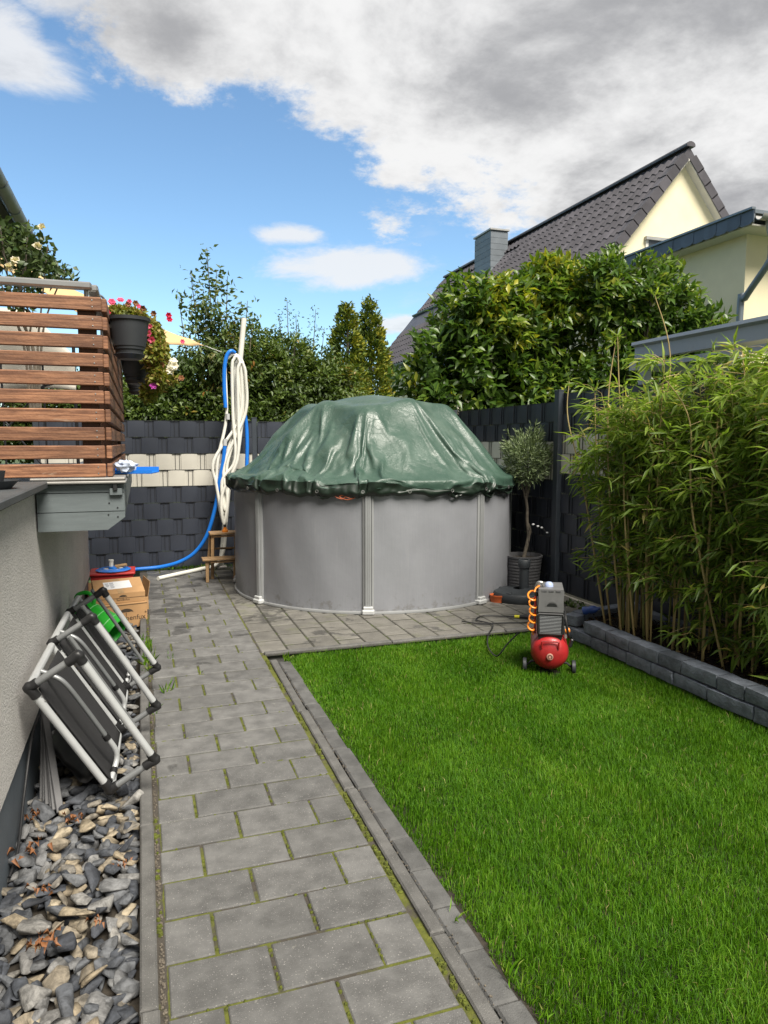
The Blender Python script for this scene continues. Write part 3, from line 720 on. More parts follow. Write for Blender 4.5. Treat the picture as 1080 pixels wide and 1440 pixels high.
mb = MB(); mb.prism([(-.12, -.09), (.11, -.11), (.11, .11), (-.12, .09)], (0, 0, 0), (1, 0, 0), (0, 1, 0), (0, 0, .006))
mb.box((-.115, 0, .022), (.008, .18, .036)); mb.box((0, .098, .018), (.22, .007, .03), rotm(0, 0, R(5))); mb.box((0, -.098, .012), (.22, .007, .018), rotm(0, 0, R(-5)))
mb.build('pan', M_blue, dp, local=True); MB().tube([(-.11, 0, .03), (-.2, 0, .04), (-.24, 0, .04)], .012, 8).build('handle', M_blue, dp, True, True)
rg_ = MB(); bm = bmesh.new(); bmesh.ops.create_icosphere(bm, subdivisions=3, radius=1)
pts = np.array([v.co[:] for v in bm.verts]); fc = [[v.index for v in p.verts] for p in bm.faces]; bm.free()
rg_.add(pts * (1 + .45 * pnoise(pts * 2.6, 3)[:, None] + .2 * pnoise(pts * 6, 4)[:, None]) * (.055, .05, .034) + (-.03, 0, .036), fc)
o = rg_.build('crumpled_bag', mat('milky_plastic', (.42, .48, .60), .3, .2, 30), None); o.location = (-.05, 4.22, 1.392); tag(o, 'small crumpled white and clear plastic on the blue dustpan', 'plastic bag')

# hanging planters outside the side screen
def planter():
    t = thing('hanging_planter', 'x', 'planter', (0, 0, 0))
    MB().lathe([(0, 0), (.072, 0), (.076, .028), (.082, .03), (.084, .045), (.088, .047), (.108, .185), (.116, .187), (.118, .205), (.110, .205), (.105, .19), (0, .185)], 36).build('pot', M_pot, t, True, True)
    MB().lathe([(0, -.022), (.060, -.022), (.085, .004), (.08, .006), (.05, -.012), (0, -.012)], 30).build('saucer', M_pot, t, True, True)
    hk = MB(); hk.tube(smooth_path([(-.105, -.03, .16), (-.115, -.03, .21), (-.12, -.03, .29), (-.15, -.03, .315), (-.18, -.03, .29), (-.185, -.03, .25)], 5), .006, 8)
    hk.build('hook', M_pot, t, True, True)
    return t
PLP = [(-.040, 4.30, 2.045), (-.015, 5.75, 2.02), (-.005, 7.0, 2.02)]
pl0 = planter()
for k, (p, lb) in enumerate(zip(PLP, ('nearest anthracite planter hooked on the balcony rail, top of the three', 'middle anthracite planter hooked on the balcony rail, partly hidden by the nearest', 'farthest anthracite planter on the balcony rail, lowest of the three in view'))):
    o = pl0 if k == 0 else copy_tree(pl0)
    o.location = p; ORG[o.name] = np.array(p); tag(o, lb, 'planter', 'planters hanging on the balcony rail')

# petunias and geraniums spilling from the planters
def flower_mass(root, ells, n, lsize, cols, nf):
    data = []
    for (c, r, k) in ells:
        m = int(n * k); q = rdir(m) * RNG.uniform(.35, 1, (m, 1)) ** .6 * r + c
        data.append(leaves(q, rdir(m) + (0, 0, -.2), rdir(m), lsize * RNG.uniform(.6, 1.2, m), lsize * .55, RNG.random(m), .2, .3))
    leaf_part('foliage', data, L_pet, root, kind='stuff')
    for m_, cnt, s, spots_ in cols:
        for p in spots_[:cnt]:
            k = 6; a = np.arange(k) * 2 * math.pi / k
            ax = Vector((RNG.normal(0, .4), -1, RNG.normal(.2, .3))).normalized(); q_ = ax.to_track_quat('Z', 'Y').to_matrix()
            d = np.c_[np.cos(a), np.sin(a), np.full(k, .45)] @ np.array(q_).T
            d2 = np.c_[np.cos(a + .3), np.sin(a + .3), np.full(k, 1.1)] @ np.array(q_).T
            leaf_part('blossom', [leaves(np.tile(p, (k, 1)), d, np.tile(tuple(ax), (k, 1)), s * .85, s * 1.1, RNG.random(k), .1, .1), leaves(np.tile(p, (k, 1)), d2, np.tile(tuple(ax), (k, 1)), s * .75, s * .65, RNG.random(k), .15, .2)], m_, root)
pe = thing('petunia_plant', 'trailing yellow green petunias with pink and white flowers beside the planters', 'flowers', (.08, 5.5, 2.2))
flower_mass(pe, [((-.12, 5.75, 2.50), (.09, .2, .06), .14), ((-.02, 5.6, 2.43), (.12, .2, .09), .25), ((.08, 5.5, 2.33), (.10, .2, .11), .28), ((.13, 5.45, 2.18), (.085, .2, .13), .28), ((.14, 5.4, 2.02), (.06, .15, .09), .14), ((.07, 5.6, 1.93), (.05, .1, .07), .05), ((.19, 5.45, 2.02), (.08, .1, .03), .03)], 11000, .044,
            [(F_pink, 5, .036, [(-.205, 5.6, 2.50), (-.16, 5.55, 2.555), (.10, 5.3, 2.27), (.085, 5.3, 2.31), (-.10, 5.5, 2.56)]),
             (F_red, 3, .030, [(.225, 5.4, 2.43), (.22, 5.4, 2.46), (-.19, 5.5, 2.47)]), (F_mag, 3, .036, [(.135, 5.3, 1.995), (.10, 5.3, 1.955), (.15, 5.3, 2.0)]),
             (F_white, 4, .042, [(.225, 5.35, 2.10), (.24, 5.35, 2.13), (.215, 5.35, 2.07), (.245, 5.33, 2.10)]), (F_pink, 4, .024, [(.02, 5.4, 2.51), (-.04, 5.4, 2.54), (.09, 5.3, 2.36), (.31, 5.4, 2.28)]),
             (F_dead, 8, .03, [(.0, 5.4, 2.53), (.05, 5.4, 2.50), (.12, 5.3, 2.45), (-.05, 5.4, 2.52), (.15, 5.3, 2.22), (.16, 5.3, 2.1), (.29, 5.3, 2.01), (.10, 5.3, 2.16)])], 0)

# climbing rose on the balcony at the far left
ro = thing('rose_bush', 'rose bush with pale cream blooms behind the steel handrail', 'rose bush', (-.62, 5.15, 1.4))
mb = MB()
tips = [(-.80, 5.2, 2.95), (-.63, 5.2, 2.98), (-.52, 5.15, 2.82), (-.42, 5.1, 2.66), (-.78, 5.1, 2.75), (-.90, 5.2, 2.85), (-.66, 5.15, 2.72)]
for tp in tips:
    b_ = (-.63 + random.gauss(0, .02), 5.15, 1.7); mid = ((tp[0] + b_[0]) / 2 + random.gauss(0, .04), 5.15, 2.38)
    mb.tube(smooth_path([b_, (-.63 + (tp[0] + .63) * .2, 5.15, 2.15), mid, tp], 5), np.linspace(.010, .004, 16), 6)
mb.build('stems', M_bark, ro, True)
data = []
for (c, r, m) in [((-.80, 5.2, 2.83), (.17, .2, .17), 300), ((-.63, 5.2, 2.78), (.14, .2, .17), 300), ((-.52, 5.15, 2.66), (.10, .15, .10), 110), ((-.42, 5.12, 2.64), (.07, .1, .07), 50), ((-.68, 5.15, 2.55), (.14, .15, .1), 130), ((-.67, 5.1, 2.40), (.1, .1, .1), 40)]:
    q = rdir(m) * RNG.uniform(.2, 1, (m, 1)) ** .5 * r + c
    data.append(leaves(q, rdir(m) + (0, 0, -.3), rdir(m), .058 * RNG.uniform(.6, 1.2, m), .032, RNG.random(m), .15, .2))
leaf_part('foliage', data, L_rose, ro, kind='stuff')
for p in [(-.535, 5.02, 2.885), (-.565, 5.02, 2.775), (-.69, 5.0, 2.67), (-.73, 5.0, 2.63)]:
    k = 12; d = unit(RNG.normal(0, .7, (k, 3)) + (0, -.5, .5))
    leaf_part('bloom', [leaves(np.tile(p, (k, 1)), d, rdir(k), .034, .032, RNG.random(k), .3, -.3)], F_cream, ro)

# white canvas screen with folded furniture legs seen between the slats
cv = thing('canvas_screen', 'white canvas privacy cloth stretched behind the brown slats', 'privacy cloth', (-1.2, 5.7, 1.4))
V_ = []; F_ = []
nx, nz = 24, 10
for j in range(nz + 1):
    for i in range(nx + 1):
        u, v = i / nx, j / nz; x = -1.9 + u * 1.47; zt = 2.50 - max(0, u - .80) * 1.6; zb = 1.93 + .02 * math.sin(u * 9)
        V_.append((x, 5.72 + .02 * math.sin(u * 17) + .01 * math.sin(v * 6), zb + (zt - zb) * v))
for j in range(nz):
    for i in range(nx): a = j * (nx + 1) + i; F_.append((a, a + 1, a + nx + 2, a + nx + 1))
o = MB().add(V_, F_).build('cloth', M_canvas, cv, True); sm = o.modifiers.new('thick', 'SOLIDIFY'); sm.thickness = .004
for x in (-1.9, -.44): MB().tube([(x, 5.75, 1.39), (x, 5.75, 2.3)], .012, 8).build('pole', M_rod, cv)
ff = thing('folding_drying_rack', 'thin black folding rack legs crossing behind the slats', 'folding rack', (-.8, 5.3, 1.38))
for a, b in (((-1.15, 2.12), (-.62, 1.39)), ((-.55, 2.0), (-1.05, 1.39)), ((-.85, 2.15), (-.85, 1.39)), ((-.60, 2.1), (-.60, 1.39)), ((-1.2, 1.75), (-.45, 1.98))):
    MB().tube([(a[0], 5.3, a[1]), (b[0], 5.32, b[1])], .007, 6).build('leg' if b[1] == 1.39 else 'bar', M_rod, ff)

# beige sun sail between house, rail and mast
def bil(P0, P1, P2, n=22, sag=.10, fold=.018):
    V = []; F = []; idx = {}
    P0, P1, P2 = map(np.array, (P0, P1, P2)); nn = np.cross(P1 - P0, P2 - P0); nn /= np.linalg.norm(nn); nn *= -np.sign(nn[2])
    for i in range(n + 1):
        for j in range(n + 1 - i):
            a, b = i / n, j / n; c = 1 - a - b
            ea, eb, ec = a, b, c
            p = c * P0 + a * P1 + b * P2
            cen = (P0 + P1 + P2) / 3; e = (a * b + b * c + c * a) * 3
            pull = .16 * (1 - 27 * a * b * c) * (4 * max(a * b, b * c, c * a)); p = p + (cen - p) * pull * .35
            p = p + nn * (sag * e + fold * math.sin(22 * math.atan2(b + .02, a + .02)) * (1 - e) * (1 if max(a, b, c) < .97 else 0))
            idx[i, j] = len(V); V.append(p)
    for i in range(n):
        for j in range(n - i):
            F.append((idx[i, j], idx[i + 1, j], idx[i, j + 1]))
            if j < n - i - 1: F.append((idx[i + 1, j], idx[i + 1, j + 1], idx[i, j + 1]))
    return V, F
sa = thing('sun_sail', 'beige triangular sun sail tied to the white mast', 'sun sail', (.1, 7.0, 2.4))
V_, F_ = bil((.765, 8.75, 2.69), (-1.15, 5.45, 2.93), (-.08, 6.2, 2.36), sag=.02)
o = MB().add(V_, F_).build('sail', M_sail, sa, True); sm = o.modifiers.new('thick', 'SOLIDIFY'); sm.thickness = .003
MB().tube([(.765, 8.75, 2.69), (.80, 8.755, 2.675), (.95, 8.78, 2.63)], .006, 6).build('tension_rope', M_steel, sa)

# the house the balcony belongs to: eaves and gutter at the upper left
hs = thing('terrace_house', 'house at the upper left edge with dark eaves and a grey gutter', 'house', (-4, 7, 0))
MB().box((-4.2, 6.3, 2.1), (4.2, 12.2, 4.2)).build('wall', M_brick, hs)
MB().prism([(-1.36, 4.22), (-1.36, 4.30), (-4.2, 6.75), (-7.1, 4.30), (-7.1, 4.20), (-4.2, 6.62)], (0, 0, 0), (1, 0, 0), (0, 0, 1), (0, 12.45, 0)).build('roof', M_dark, hs)
MB().box((-1.72, 6.23, 4.19), (.72, 12.4, .025)).build('soffit', M_dark, hs)
g = MB(); prof = [(.075 * math.cos(a), .075 * math.sin(a)) for a in np.linspace(math.pi, 2 * math.pi, 12)] + [(.068 * math.cos(a), .068 * math.sin(a)) for a in np.linspace(2 * math.pi, math.pi, 12)]
g.prism(prof, (-1.29, 0, 4.25), (1, 0, 0), (0, 0, 1), (0, 12.5, 0)); g.build('gutter', M_zincl, hs, True)
for k in range(14):
    MB().prism([(.082 * math.cos(a), .082 * math.sin(a)) for a in np.linspace(math.pi, 2 * math.pi, 9)] + [(.076 * math.cos(a), .076 * math.sin(a)) for a in np.linspace(2 * math.pi, math.pi, 9)], (-1.29, .4 + .9 * k, 4.25), (1, 0, 0), (0, 0, 1), (0, .025, 0)).build('gutter_bracket', M_zinc, hs)

# ------------------------------------------------------------------ privacy fences
def strip_mesh(length, m, phase, h=.192, name='strip'):
    """one plastic strip woven through the wire mat: broad bulging fields, then short pieces behind the wires"""
    per = .30; xs = []; k = -1
    while k * per + phase < length + per:
        b = k * per + phase
        for dx, y in ((0, .0045), (.005, .0045), (.009, -.0045), (.06, -.0085), (.105, -.010), (.15, -.0085), (.201, -.0045), (.205, .0045), (.21, .0045), (.25, .005), (.29, .0045)): xs.append((b + dx, y))
        k += 1
    xs = [q for q in xs if 0 <= q[0] <= length]
    if xs[0][0] > 0.001: xs = [(0, xs[0][1])] + xs
    if xs[-1][0] < length - .001: xs.append((length, xs[-1][1]))
    V = []; F = []
    for x, y in xs:
        bl = max(0, -y) * .35
        V += [(x, y, bl * .2), (x, y - bl, h * .5), (x, y, h - bl * .2), (x, y + .0025, h), (x, y + .0025, 0)]
    for i in range(len(xs) - 1):
        a, b = i * 5, i * 5 + 5
        F += [(a, b, b + 1, a + 1), (a + 1, b + 1, b + 2, a + 2), (a + 2, b + 2, b + 3, a + 3), (a + 3, b + 3, b + 4, a + 4), (a + 4, b + 4, b, a)]
    me = bpy.data.meshes.new(name); me.from_pydata(V, [], F); me.materials.append(m)
    bm = bmesh.new(); bm.from_mesh(me); bmesh.ops.recalc_face_normals(bm, faces=bm.faces); bm.to_mesh(me); bm.free(); shade(me, 35)
    return me
def wire_mesh(length, H, rows):
    mb = MB(); x = .002
    while x < length: mb.box((x, 0, H / 2), (.0055, .005, H)); x += .05
    for r in range(rows + 1):
        for y in (-.006, .006): mb.box((length / 2, y, r * .2), (length, .006, .0055))
    return mb
def fence(root, p, ang, length, rows, z0, ph0):
    cs = {}
    rot = (0, 0, ang); c, s_ = math.cos(ang), math.sin(ang); L = length - .07
    o0 = np.array(p) - ORG[root.name] + (c * .035, s_ * .035, z0)
    wm = wire_mesh(L, rows * .2, rows).build('wire_mat', M_rod, root, local=True); wm.location = o0; wm.rotation_euler = rot
    for r in range(rows):
        top = rows - 1 - r
        me = strip_mesh(L, M_white if r in (2, 3) else M_fence, ph0 + (.15 if r % 2 else 0) + random.uniform(-.006, .006))
        link('strip', me, root, tuple(o0 + (0, 0, top * .2 + .004)), rot)
def post(root, x, y, h, z=0, w=.065, rz=0):
    mb = MB(); mb.box((x, y, z + h / 2), (w, w * .7, h), rotm(0, 0, rz), bev=.004); mb.box((x, y, z + h + .004), (w + .006, w * .7 + .006, .012), rotm(0, 0, rz), bev=.003)
    mb.build('post', M_fpost, root)
fb = thing('back_privacy_fence', 'anthracite strip fence with cream band running behind the pool', 'fence', (1.4, 9.1, 0))
for i in range(2):
    x = -1.135 + 2.51 * i
    fence(fb, (x, 9.10, 0), 0, 2.51, 9, .022, [.06, .11][i])
for x in (-1.135, 1.375, 3.885): post(fb, x, 9.13, 1.86)
fr = thing('side_privacy_fence', 'dark anthracite strip fence with pale band behind olive tree and bamboo', 'fence', (4.05, 5, 0))
for y, z in ((8.80, -.03), (6.30, .045), (3.80, .045)):
    fence(fr, (4.045, y, 0), -math.pi / 2, 2.5, 10, z, .095)
for y in (8.85, 6.30, 3.80, 1.3): post(fr, 4.02, y, 2.075 if y < 7 else 1.98, 0, .085, math.pi / 2)

# ------------------------------------------------------------------ pool
PC = np.array((2.42, 7.48)); PR = 1.50
pool = thing('round_pool', 'round grey above ground pool wall with vertical grey profiles', 'swimming pool', (PC[0], PC[1], 0))
A0 = R(-64.5)
for k in range(8):
    a = A0 + k * math.pi / 4 + R(1.2); b = A0 + (k + 1) * math.pi / 4 - R(1.2); n = 40
    V_ = []; F_ = []
    zl = np.linspace(.028, 1.19, 26)
    an = np.linspace(a, b, n)
    for z in zl:
        for t_ in an:
            e = .0035 * math.sin(t_ * 7 + k) * math.sin(z * 3.1) + .003 * float(math.sin(t_ * 23 + z * 5))
            if k == 0:   # dent low on the right panel
                e -= .012 * math.exp(-(((t_ - (A0 + .50)) / .085) ** 2 + ((z - .235) / .022) ** 2))
                e += .007 * math.exp(-(((t_ - (A0 + .50)) / .10) ** 2 + ((z - .20) / .03) ** 2))
            V_.append((PC[0] + (PR + e) * math.cos(t_), PC[1] + (PR + e) * math.sin(t_), z))
    for j in range(len(zl) - 1):
        for i in range(n - 1): q = j * n + i; F_.append((q, q + 1, q + n + 1, q + n))
    MB().add(V_, F_).build('wall_panel', M_pool, pool, True)
for k in range(8):
    a = A0 + k * math.pi / 4; rz = a + math.pi / 2; c_, s_ = math.cos(a), math.sin(a)
    prof = [(-.05, -.012), (-.05, .012), (-.036, .022), (-.030, .012), (-.026, .030), (.026, .030), (.030, .012), (.036, .022), (.05, .012), (.05, -.012)]
    ux = np.array((-s_, c_, 0)); uo = np.array((c_, s_, 0)); o_ = np.array((PC[0] + PR * c_, PC[1] + PR * s_, .03))
    mb = MB(); mb.prism(prof, o_, ux, uo, (0, 0, 1.15))
    for dx in (-.015, .0, .015): mb.prism([(dx - .003, .0305), (dx - .003, .0345), (dx + .003, .0345), (dx + .003, .0305)], o_, ux, uo, (0, 0, 1.15))
    mb.build('profile', M_strut, pool)
    ft = MB(); ft.box(o_ + uo * .018 + (0, 0, -.004), (.115, .085, .05), rotm(0, 0, rz), bev=.012); ft.box(o_ + uo * .02 + (0, 0, .032), (.088, .06, .03), rotm(0, 0, rz), bev=.006)
    ft.build('foot', M_foot, pool)
rr_ = MB(); rr_.lathe([(PR - .012, .002), (PR + .016, .002), (PR + .018, .012), (PR + .014, .026), (PR - .012, .028)], 128, (PC[0], PC[1], 0)); rr_.build('bottom_rail', M_strut, pool, True)
rr_ = MB(); rr_.lathe([(PR - .03, 1.185), (PR + .008, 1.185), (PR + .008, 1.20), (PR - .03, 1.20)], 96, (PC[0], PC[1], 0)); rr_.build('top_rail', M_strut, pool)

# tarpaulin: sheet draped over a hump and drawn in under the rim. The front half of the drape is listed ring by ring as small steps
# (radius, height, sideways shift, in millimetres over 2, 2 and 4); the back half mirrors it.
DRAPE_R = [0.061, 0.121, 0.181, 0.271, 0.33, 0.39, 0.45, 0.537, 0.595, 0.654, 0.712, 0.784, 0.823, 0.861, 0.9, 0.919, 0.938, 0.958, 0.998, 1.018, 1.038, 1.058, 1.079, 1.099, 1.139, 1.159, 1.18, 1.201, 1.221, 1.241, 1.262, 1.305, 1.328, 1.351, 1.373, 1.397, 1.422, 1.474, 1.501, 1.525, 1.54, 1.552, 1.555, 1.561, 1.559, 1.565, 1.535]
DRAPE_Z = [2.016, 2.01, 2.007, 2.002, 1.994, 1.985, 1.977, 1.956, 1.945, 1.936, 1.925, 1.889, 1.847, 1.802, 1.757, 1.735, 1.712, 1.69, 1.647, 1.625, 1.604, 1.583, 1.561, 1.539, 1.496, 1.474, 1.453, 1.431, 1.41, 1.389, 1.369, 1.33, 1.312, 1.295, 1.278, 1.264, 1.253, 1.24, 1.237, 1.23, 1.216, 1.2, 1.18, 1.144, 1.128, 1.111, 1.086]
DRAPE = [
-1,0,0,-1,0,0,0,0,0,0,0,0,0,0,0,0,0,0,0,0,0,0,0,-1,0,0,0,0,0,0,0,0,0,0,0,0,0,0,0,0,0,0,0,0,0,0,1,0,0,0,0,0,0,0,0,0,0,0,0,0,0,0,0,0,0,0,0,0,0,0,0,0,0,0,1,0,0,0,0,0,0,0,0,0,0,0,0,0,1,0,0,0,0,0,0,0,0,0,0,
0,0,1,0,0,0,0,0,0,0,0,0,0,1,0,0,0,0,0,0,0,0,0,0,0,1,0,0,0,0,0,0,0,0,0,0,0,1,0,0,0,0,0,0,0,0,0,0,0,0,0,0,0,0,1,0,0,0,0,0,0,0,-1,0,0,-1,0,0,0,0,0,0,0,0,0,0,0,0,0,0,0,0,0,0,0,0,-1,0,0,0,0,0,0,0,0,0,0,0,0,
0,0,0,0,0,0,1,0,0,0,0,0,0,0,0,0,0,0,0,0,0,0,0,0,0,0,0,0,0,0,0,0,0,0,0,0,0,1,0,0,0,0,0,0,0,0,0,0,0,0,0,0,1,0,0,0,0,0,0,0,0,0,0,0,1,0,0,0,0,0,0,0,0,0,0,0,1,0,0,0,0,0,0,0,0,0,0,1,0,0,0,0,0,0,0,0,0,0,0,1,0,
0,0,0,0,0,0,0,0,0,0,0,0,0,0,0,1,0,0,0,0,0,0,0,-1,0,0,0,-1,0,0,0,0,0,0,0,0,0,0,0,0,0,0,0,0,0,0,0,0,-1,0,0,0,0,0,0,0,0,0,0,0,0,0,0,0,0,0,1,0,0,0,0,0,0,0,0,0,0,0,0,0,0,0,0,0,0,0,0,0,0,0,0,0,0,0,0,0,0,1,0,
0,0,0,0,0,0,0,0,0,0,0,0,0,1,0,0,0,0,0,0,0,0,0,0,0,1,0,0,0,0,0,0,0,0,0,0,0,1,0,0,0,0,0,0,0,0,0,0,1,0,0,0,0,0,0,0,0,0,0,0,0,1,0,0,0,0,0,0,0,0,0,0,0,0,0,0,0,0,1,0,0,0,0,0,0,-1,0,0,0,-1,0,0,0,0,0,0,0,0,0,0,
0,0,0,0,0,0,0,-1,0,0,0,0,0,0,0,0,0,0,0,0,0,0,0,0,0,0,0,0,0,0,0,1,0,0,0,0,0,0,0,0,0,0,0,0,0,0,0,0,0,0,0,0,0,0,0,0,0,0,0,0,1,0,0,0,0,0,0,0,0,0,0,0,0,0,1,0,0,0,0,0,0,0,0,0,0,1,0,0,0,0,0,0,0,0,0,1,0,0,0,0,
0,0,0,0,0,0,0,1,0,0,0,0,0,0,0,0,0,0,0,0,0,1,0,0,0,0,0,0,0,0,0,0,0,0,0,0,0,0,0,0,0,1,0,0,0,0,-1,0,0,0,-1,0,0,0,0,0,0,0,0,0,0,0,0,0,0,-1,0,0,0,0,0,0,0,0,0,0,0,0,0,0,0,0,0,0,0,0,0,0,1,0,0,0,0,0,0,0,0,0,0,
0,0,0,0,0,0,0,0,0,0,0,0,0,0,0,0,0,0,0,0,0,0,0,1,0,0,0,0,0,0,0,0,0,0,0,1,0,0,0,0,0,0,0,0,0,0,1,0,0,0,0,0,0,0,0,0,0,0,1,0,0,0,0,0,0,0,0,0,1,0,0,0,0,0,0,0,0,0,0,0,0,0,0,0,1,0,0,0,0,0,0,0,0,0,0,0,0,0,0,0,0,
0,0,1,0,0,0,0,-1,0,0,0,0,0,-1,0,0,0,0,0,0,0,0,0,0,0,0,-1,0,0,0,0,0,0,0,0,1,0,0,0,0,0,0,0,0,0,0,0,0,0,0,0,0,0,0,0,0,0,0,0,0,0,0,0,0,0,0,0,0,0,0,0,0,0,0,0,0,0,0,0,0,0,0,0,0,1,0,0,0,0,0,0,0,0,0,0,1,0,0,0,
0,0,0,0,0,0,0,0,1,0,0,0,0,0,0,0,0,0,0,0,1,0,0,0,0,0,0,0,0,0,1,0,0,0,0,0,0,0,0,0,0,0,0,0,0,0,0,0,0,0,1,0,0,0,0,0,0,0,0,0,0,0,1,0,0,0,0,0,0,-1,0,0,0,0,-1,0,0,0,0,0,0,0,0,0,0,0,0,0,0,0,0,0,0,0,0,0,0,0,0,0,
0,0,0,0,0,0,0,0,-1,0,0,1,0,0,0,0,0,0,0,0,0,0,0,0,0,0,0,0,0,0,0,0,0,0,0,0,0,0,0,0,0,0,0,0,0,0,1,0,0,0,0,0,0,0,0,0,1,0,0,0,0,0,0,0,0,1,0,0,0,0,0,0,0,0,0,0,0,0,0,0,0,0,1,0,0,0,0,0,0,0,0,0,1,0,0,0,0,0,0,0,
0,0,0,0,0,0,0,0,0,0,0,0,0,1,0,0,0,0,0,0,0,0,0,1,0,0,0,0,0,0,-3,0,0,0,0,0,-1,0,0,1,0,0,0,0,0,1,0,0,0,0,0,1,0,0,0,0,0,0,0,0,0,0,0,-1,0,0,0,0,-1,0,0,0,0,0,-1,0,0,0,0,0,0,0,0,1,0,0,0,0,0,0,0,0,0,0,0,0,0,0,
0,0,0,0,0,1,0,0,0,0,1,0,0,0,1,0,0,1,0,0,0,0,1,0,0,0,0,0,0,0,0,0,0,0,0,0,0,0,0,0,0,0,0,0,0,0,0,0,0,1,0,0,0,0,0,0,1,0,0,0,0,0,0,0,0,0,0,0,0,0,0,-1,0,0,0,0,0,-1,0,0,1,0,0,0,0,0,0,0,0,1,0,0,0,-4,0,0,0,0,0,
0,0,0,0,0,0,1,0,0,0,1,0,0,1,0,0,0,1,0,0,0,0,0,0,0,-1,0,0,0,0,-1,0,0,0,-1,0,0,0,-1,0,0,0,0,0,0,0,0,0,0,0,0,0,0,0,0,0,0,0,0,1,0,0,0,0,0,1,0,0,0,0,1,0,0,0,1,0,0,0,1,0,0,1,0,0,0,0,0,1,0,0,0,0,0,0,0,0,0,0,0,
0,0,0,0,0,0,0,0,0,0,0,0,0,0,0,0,1,0,0,0,0,0,1,0,0,0,0,0,0,-1,0,0,-1,0,0,0,0,-1,0,0,0,0,0,-1,0,0,0,0,0,0,0,0,1,0,0,0,-5,0,0,0,0,0,0,1,0,0,0,1,0,0,0,1,0,0,1,0,0,1,0,0,0,1,-1,1,-1,0,0,0,0,-1,0,0,0,0,-1,0,
0,0,-1,0,0,0,-1,0,0,0,0,0,0,0,0,0,0,0,0,0,0,0,0,0,0,1,0,0,0,0,0,0,0,1,0,0,0,1,0,0,0,1,0,1,0,0,1,0,1,0,1,0,0,0,1,-2,1,-1,0,1,0,0,0,0,0,0,0,0,0,0,0,0,0,-1,0,0,0,0,0,1,0,0,0,0,1,0,0,0,0,0,0,0,0,0,-1,0,0,0,
-1,0,-1,0,0,-1,0,-1,0,0,-1,0,0,0,0,-1,0,0,0,0,1,0,0,-5,0,0,0,1,0,0,0,0,0,1,0,0,1,0,0,1,0,0,1,0,0,1,0,1,1,0,0,-1,0,-1,0,-1,0,0,-1,0,0,-1,0,0,-1,0,0,0,-1,0,0,0,0,0,0,0,0,0,0,1,0,0,0,0,0,0,0,0,0,0,0,0,0,1,
0,0,0,0,1,0,0,1,0,0,1,0,1,0,0,0,0,0,1,1,0,1,0,-1,0,-1,-1,-2,-1,-2,0,0,1,1,1,0,1,1,1,0,1,0,0,0,0,0,0,1,0,0,0,0,0,1,0,0,0,0,0,0,0,0,0,-1,0,-1,0,-1,0,-1,0,0,-1,0,-1,0,-1,0,0,-1,0,0,-1,0,0,0,0,0,0,1,4,0,0,
0,0,0,-1,0,-1,-1,-2,-1,-2,-2,-1,-1,0,0,1,3,2,2,2,2,1,1,0,0,0,-1,-1,-1,-3,-3,-1,-1,0,2,2,1,2,1,1,0,1,0,0,0,-1,0,0,0,0,0,1,0,0,1,0,0,0,0,0,0,0,0,0,0,0,0,0,0,-1,-1,-1,-2,-3,-2,-2,-2,-1,-1,0,0,1,2,2,0,2,1,
2,1,-1,1,-1,3,-2,-4,0,-3,-2,-2,0,-1,-2,-1,-1,0,0,1,0,1,2,1,2,1,2,2,2,2,2,2,2,3,2,2,0,1,1,0,-1,0,-1,-1,-1,-2,-2,-1,-2,-2,-1,-1,-2,-1,-1,-1,-1,-1,-1,-1,0,-1,1,0,1,0,1,2,2,2,2,8,-3,-3,-2,-3,-2,-2,-1,-2,-1,
-1,0,0,0,0,1,2,2,1,2,3,3,1,2,3,0,-4,0,0,-1,-2,2,-4,-3,-2,-3,-2,-1,-1,0,1,1,1,2,2,2,3,3,3,2,2,2,2,1,1,0,1,0,0,1,0,0,0,-1,0,0,-1,-4,-3,-2,-3,-2,-2,-2,-2,-2,-1,-2,-1,0,0,0,1,1,1,-1,2,1,0,2,0,4,-3,1,0,5,1,
-4,-6,-3,-1,-2,-2,-1,-1,-1,0,0,0,1,1,1,1,2,2,2,2,3,2,3,3,3,3,3,3,1,2,0,1,0,0,-1,-1,-1,0,-3,-2,-2,-1,-2,-2,-2,-1,-2,-1,-2,-1,-1,-1,0,-1,0,0,0,0,0,1,0,1,1,2,6,-3,-3,-3,-2,-4,-1,-2,-1,-1,0,0,0,1,1,2,1,2,3,
3,2,3,4,3,-2,-5,-4,-3,2,-3,-3,2,4,-2,-5,-3,-3,-2,-1,-1,0,0,1,1,2,3,3,3,3,3,3,3,3,3,3,3,2,2,1,1,0,0,-1,-1,-1,-2,-2,-3,-2,-3,-3,-3,-3,-2,-3,-3,-2,-1,-1,-1,0,0,0,0,1,1,1,1,1,4,-2,4,-3,-1,1,6,4,-3,-5,-6,-4,
-2,-2,-1,-1,-1,0,0,0,1,0,2,1,2,2,2,3,3,3,3,3,4,4,2,2,4,0,-2,2,1,1,-3,-1,-2,-3,0,4,0,-2,-3,-2,-2,-2,-1,-2,-2,-1,-1,-1,-1,-1,-1,0,0,0,0,1,1,2,2,2,4,-4,-3,-3,-3,-3,-1,-1,-1,-1,0,0,1,1,2,2,3,3,3,3,5,4,2,-1,
-5,-6,-5,-4,1,-1,-4,-1,2,6,-1,-5,-5,-2,-3,-2,-1,1,2,1,2,3,3,3,3,3,4,4,4,5,3,4,2,2,3,-1,0,2,-2,-1,-2,-2,-2,-3,-4,-4,-3,-3,-3,-3,-2,-3,-1,-2,-1,0,-1,0,0,1,0,1,1,0,3,4,-3,5,-4,-1,0,6,6,0,-5,-6,-6,-4,-2,-1,
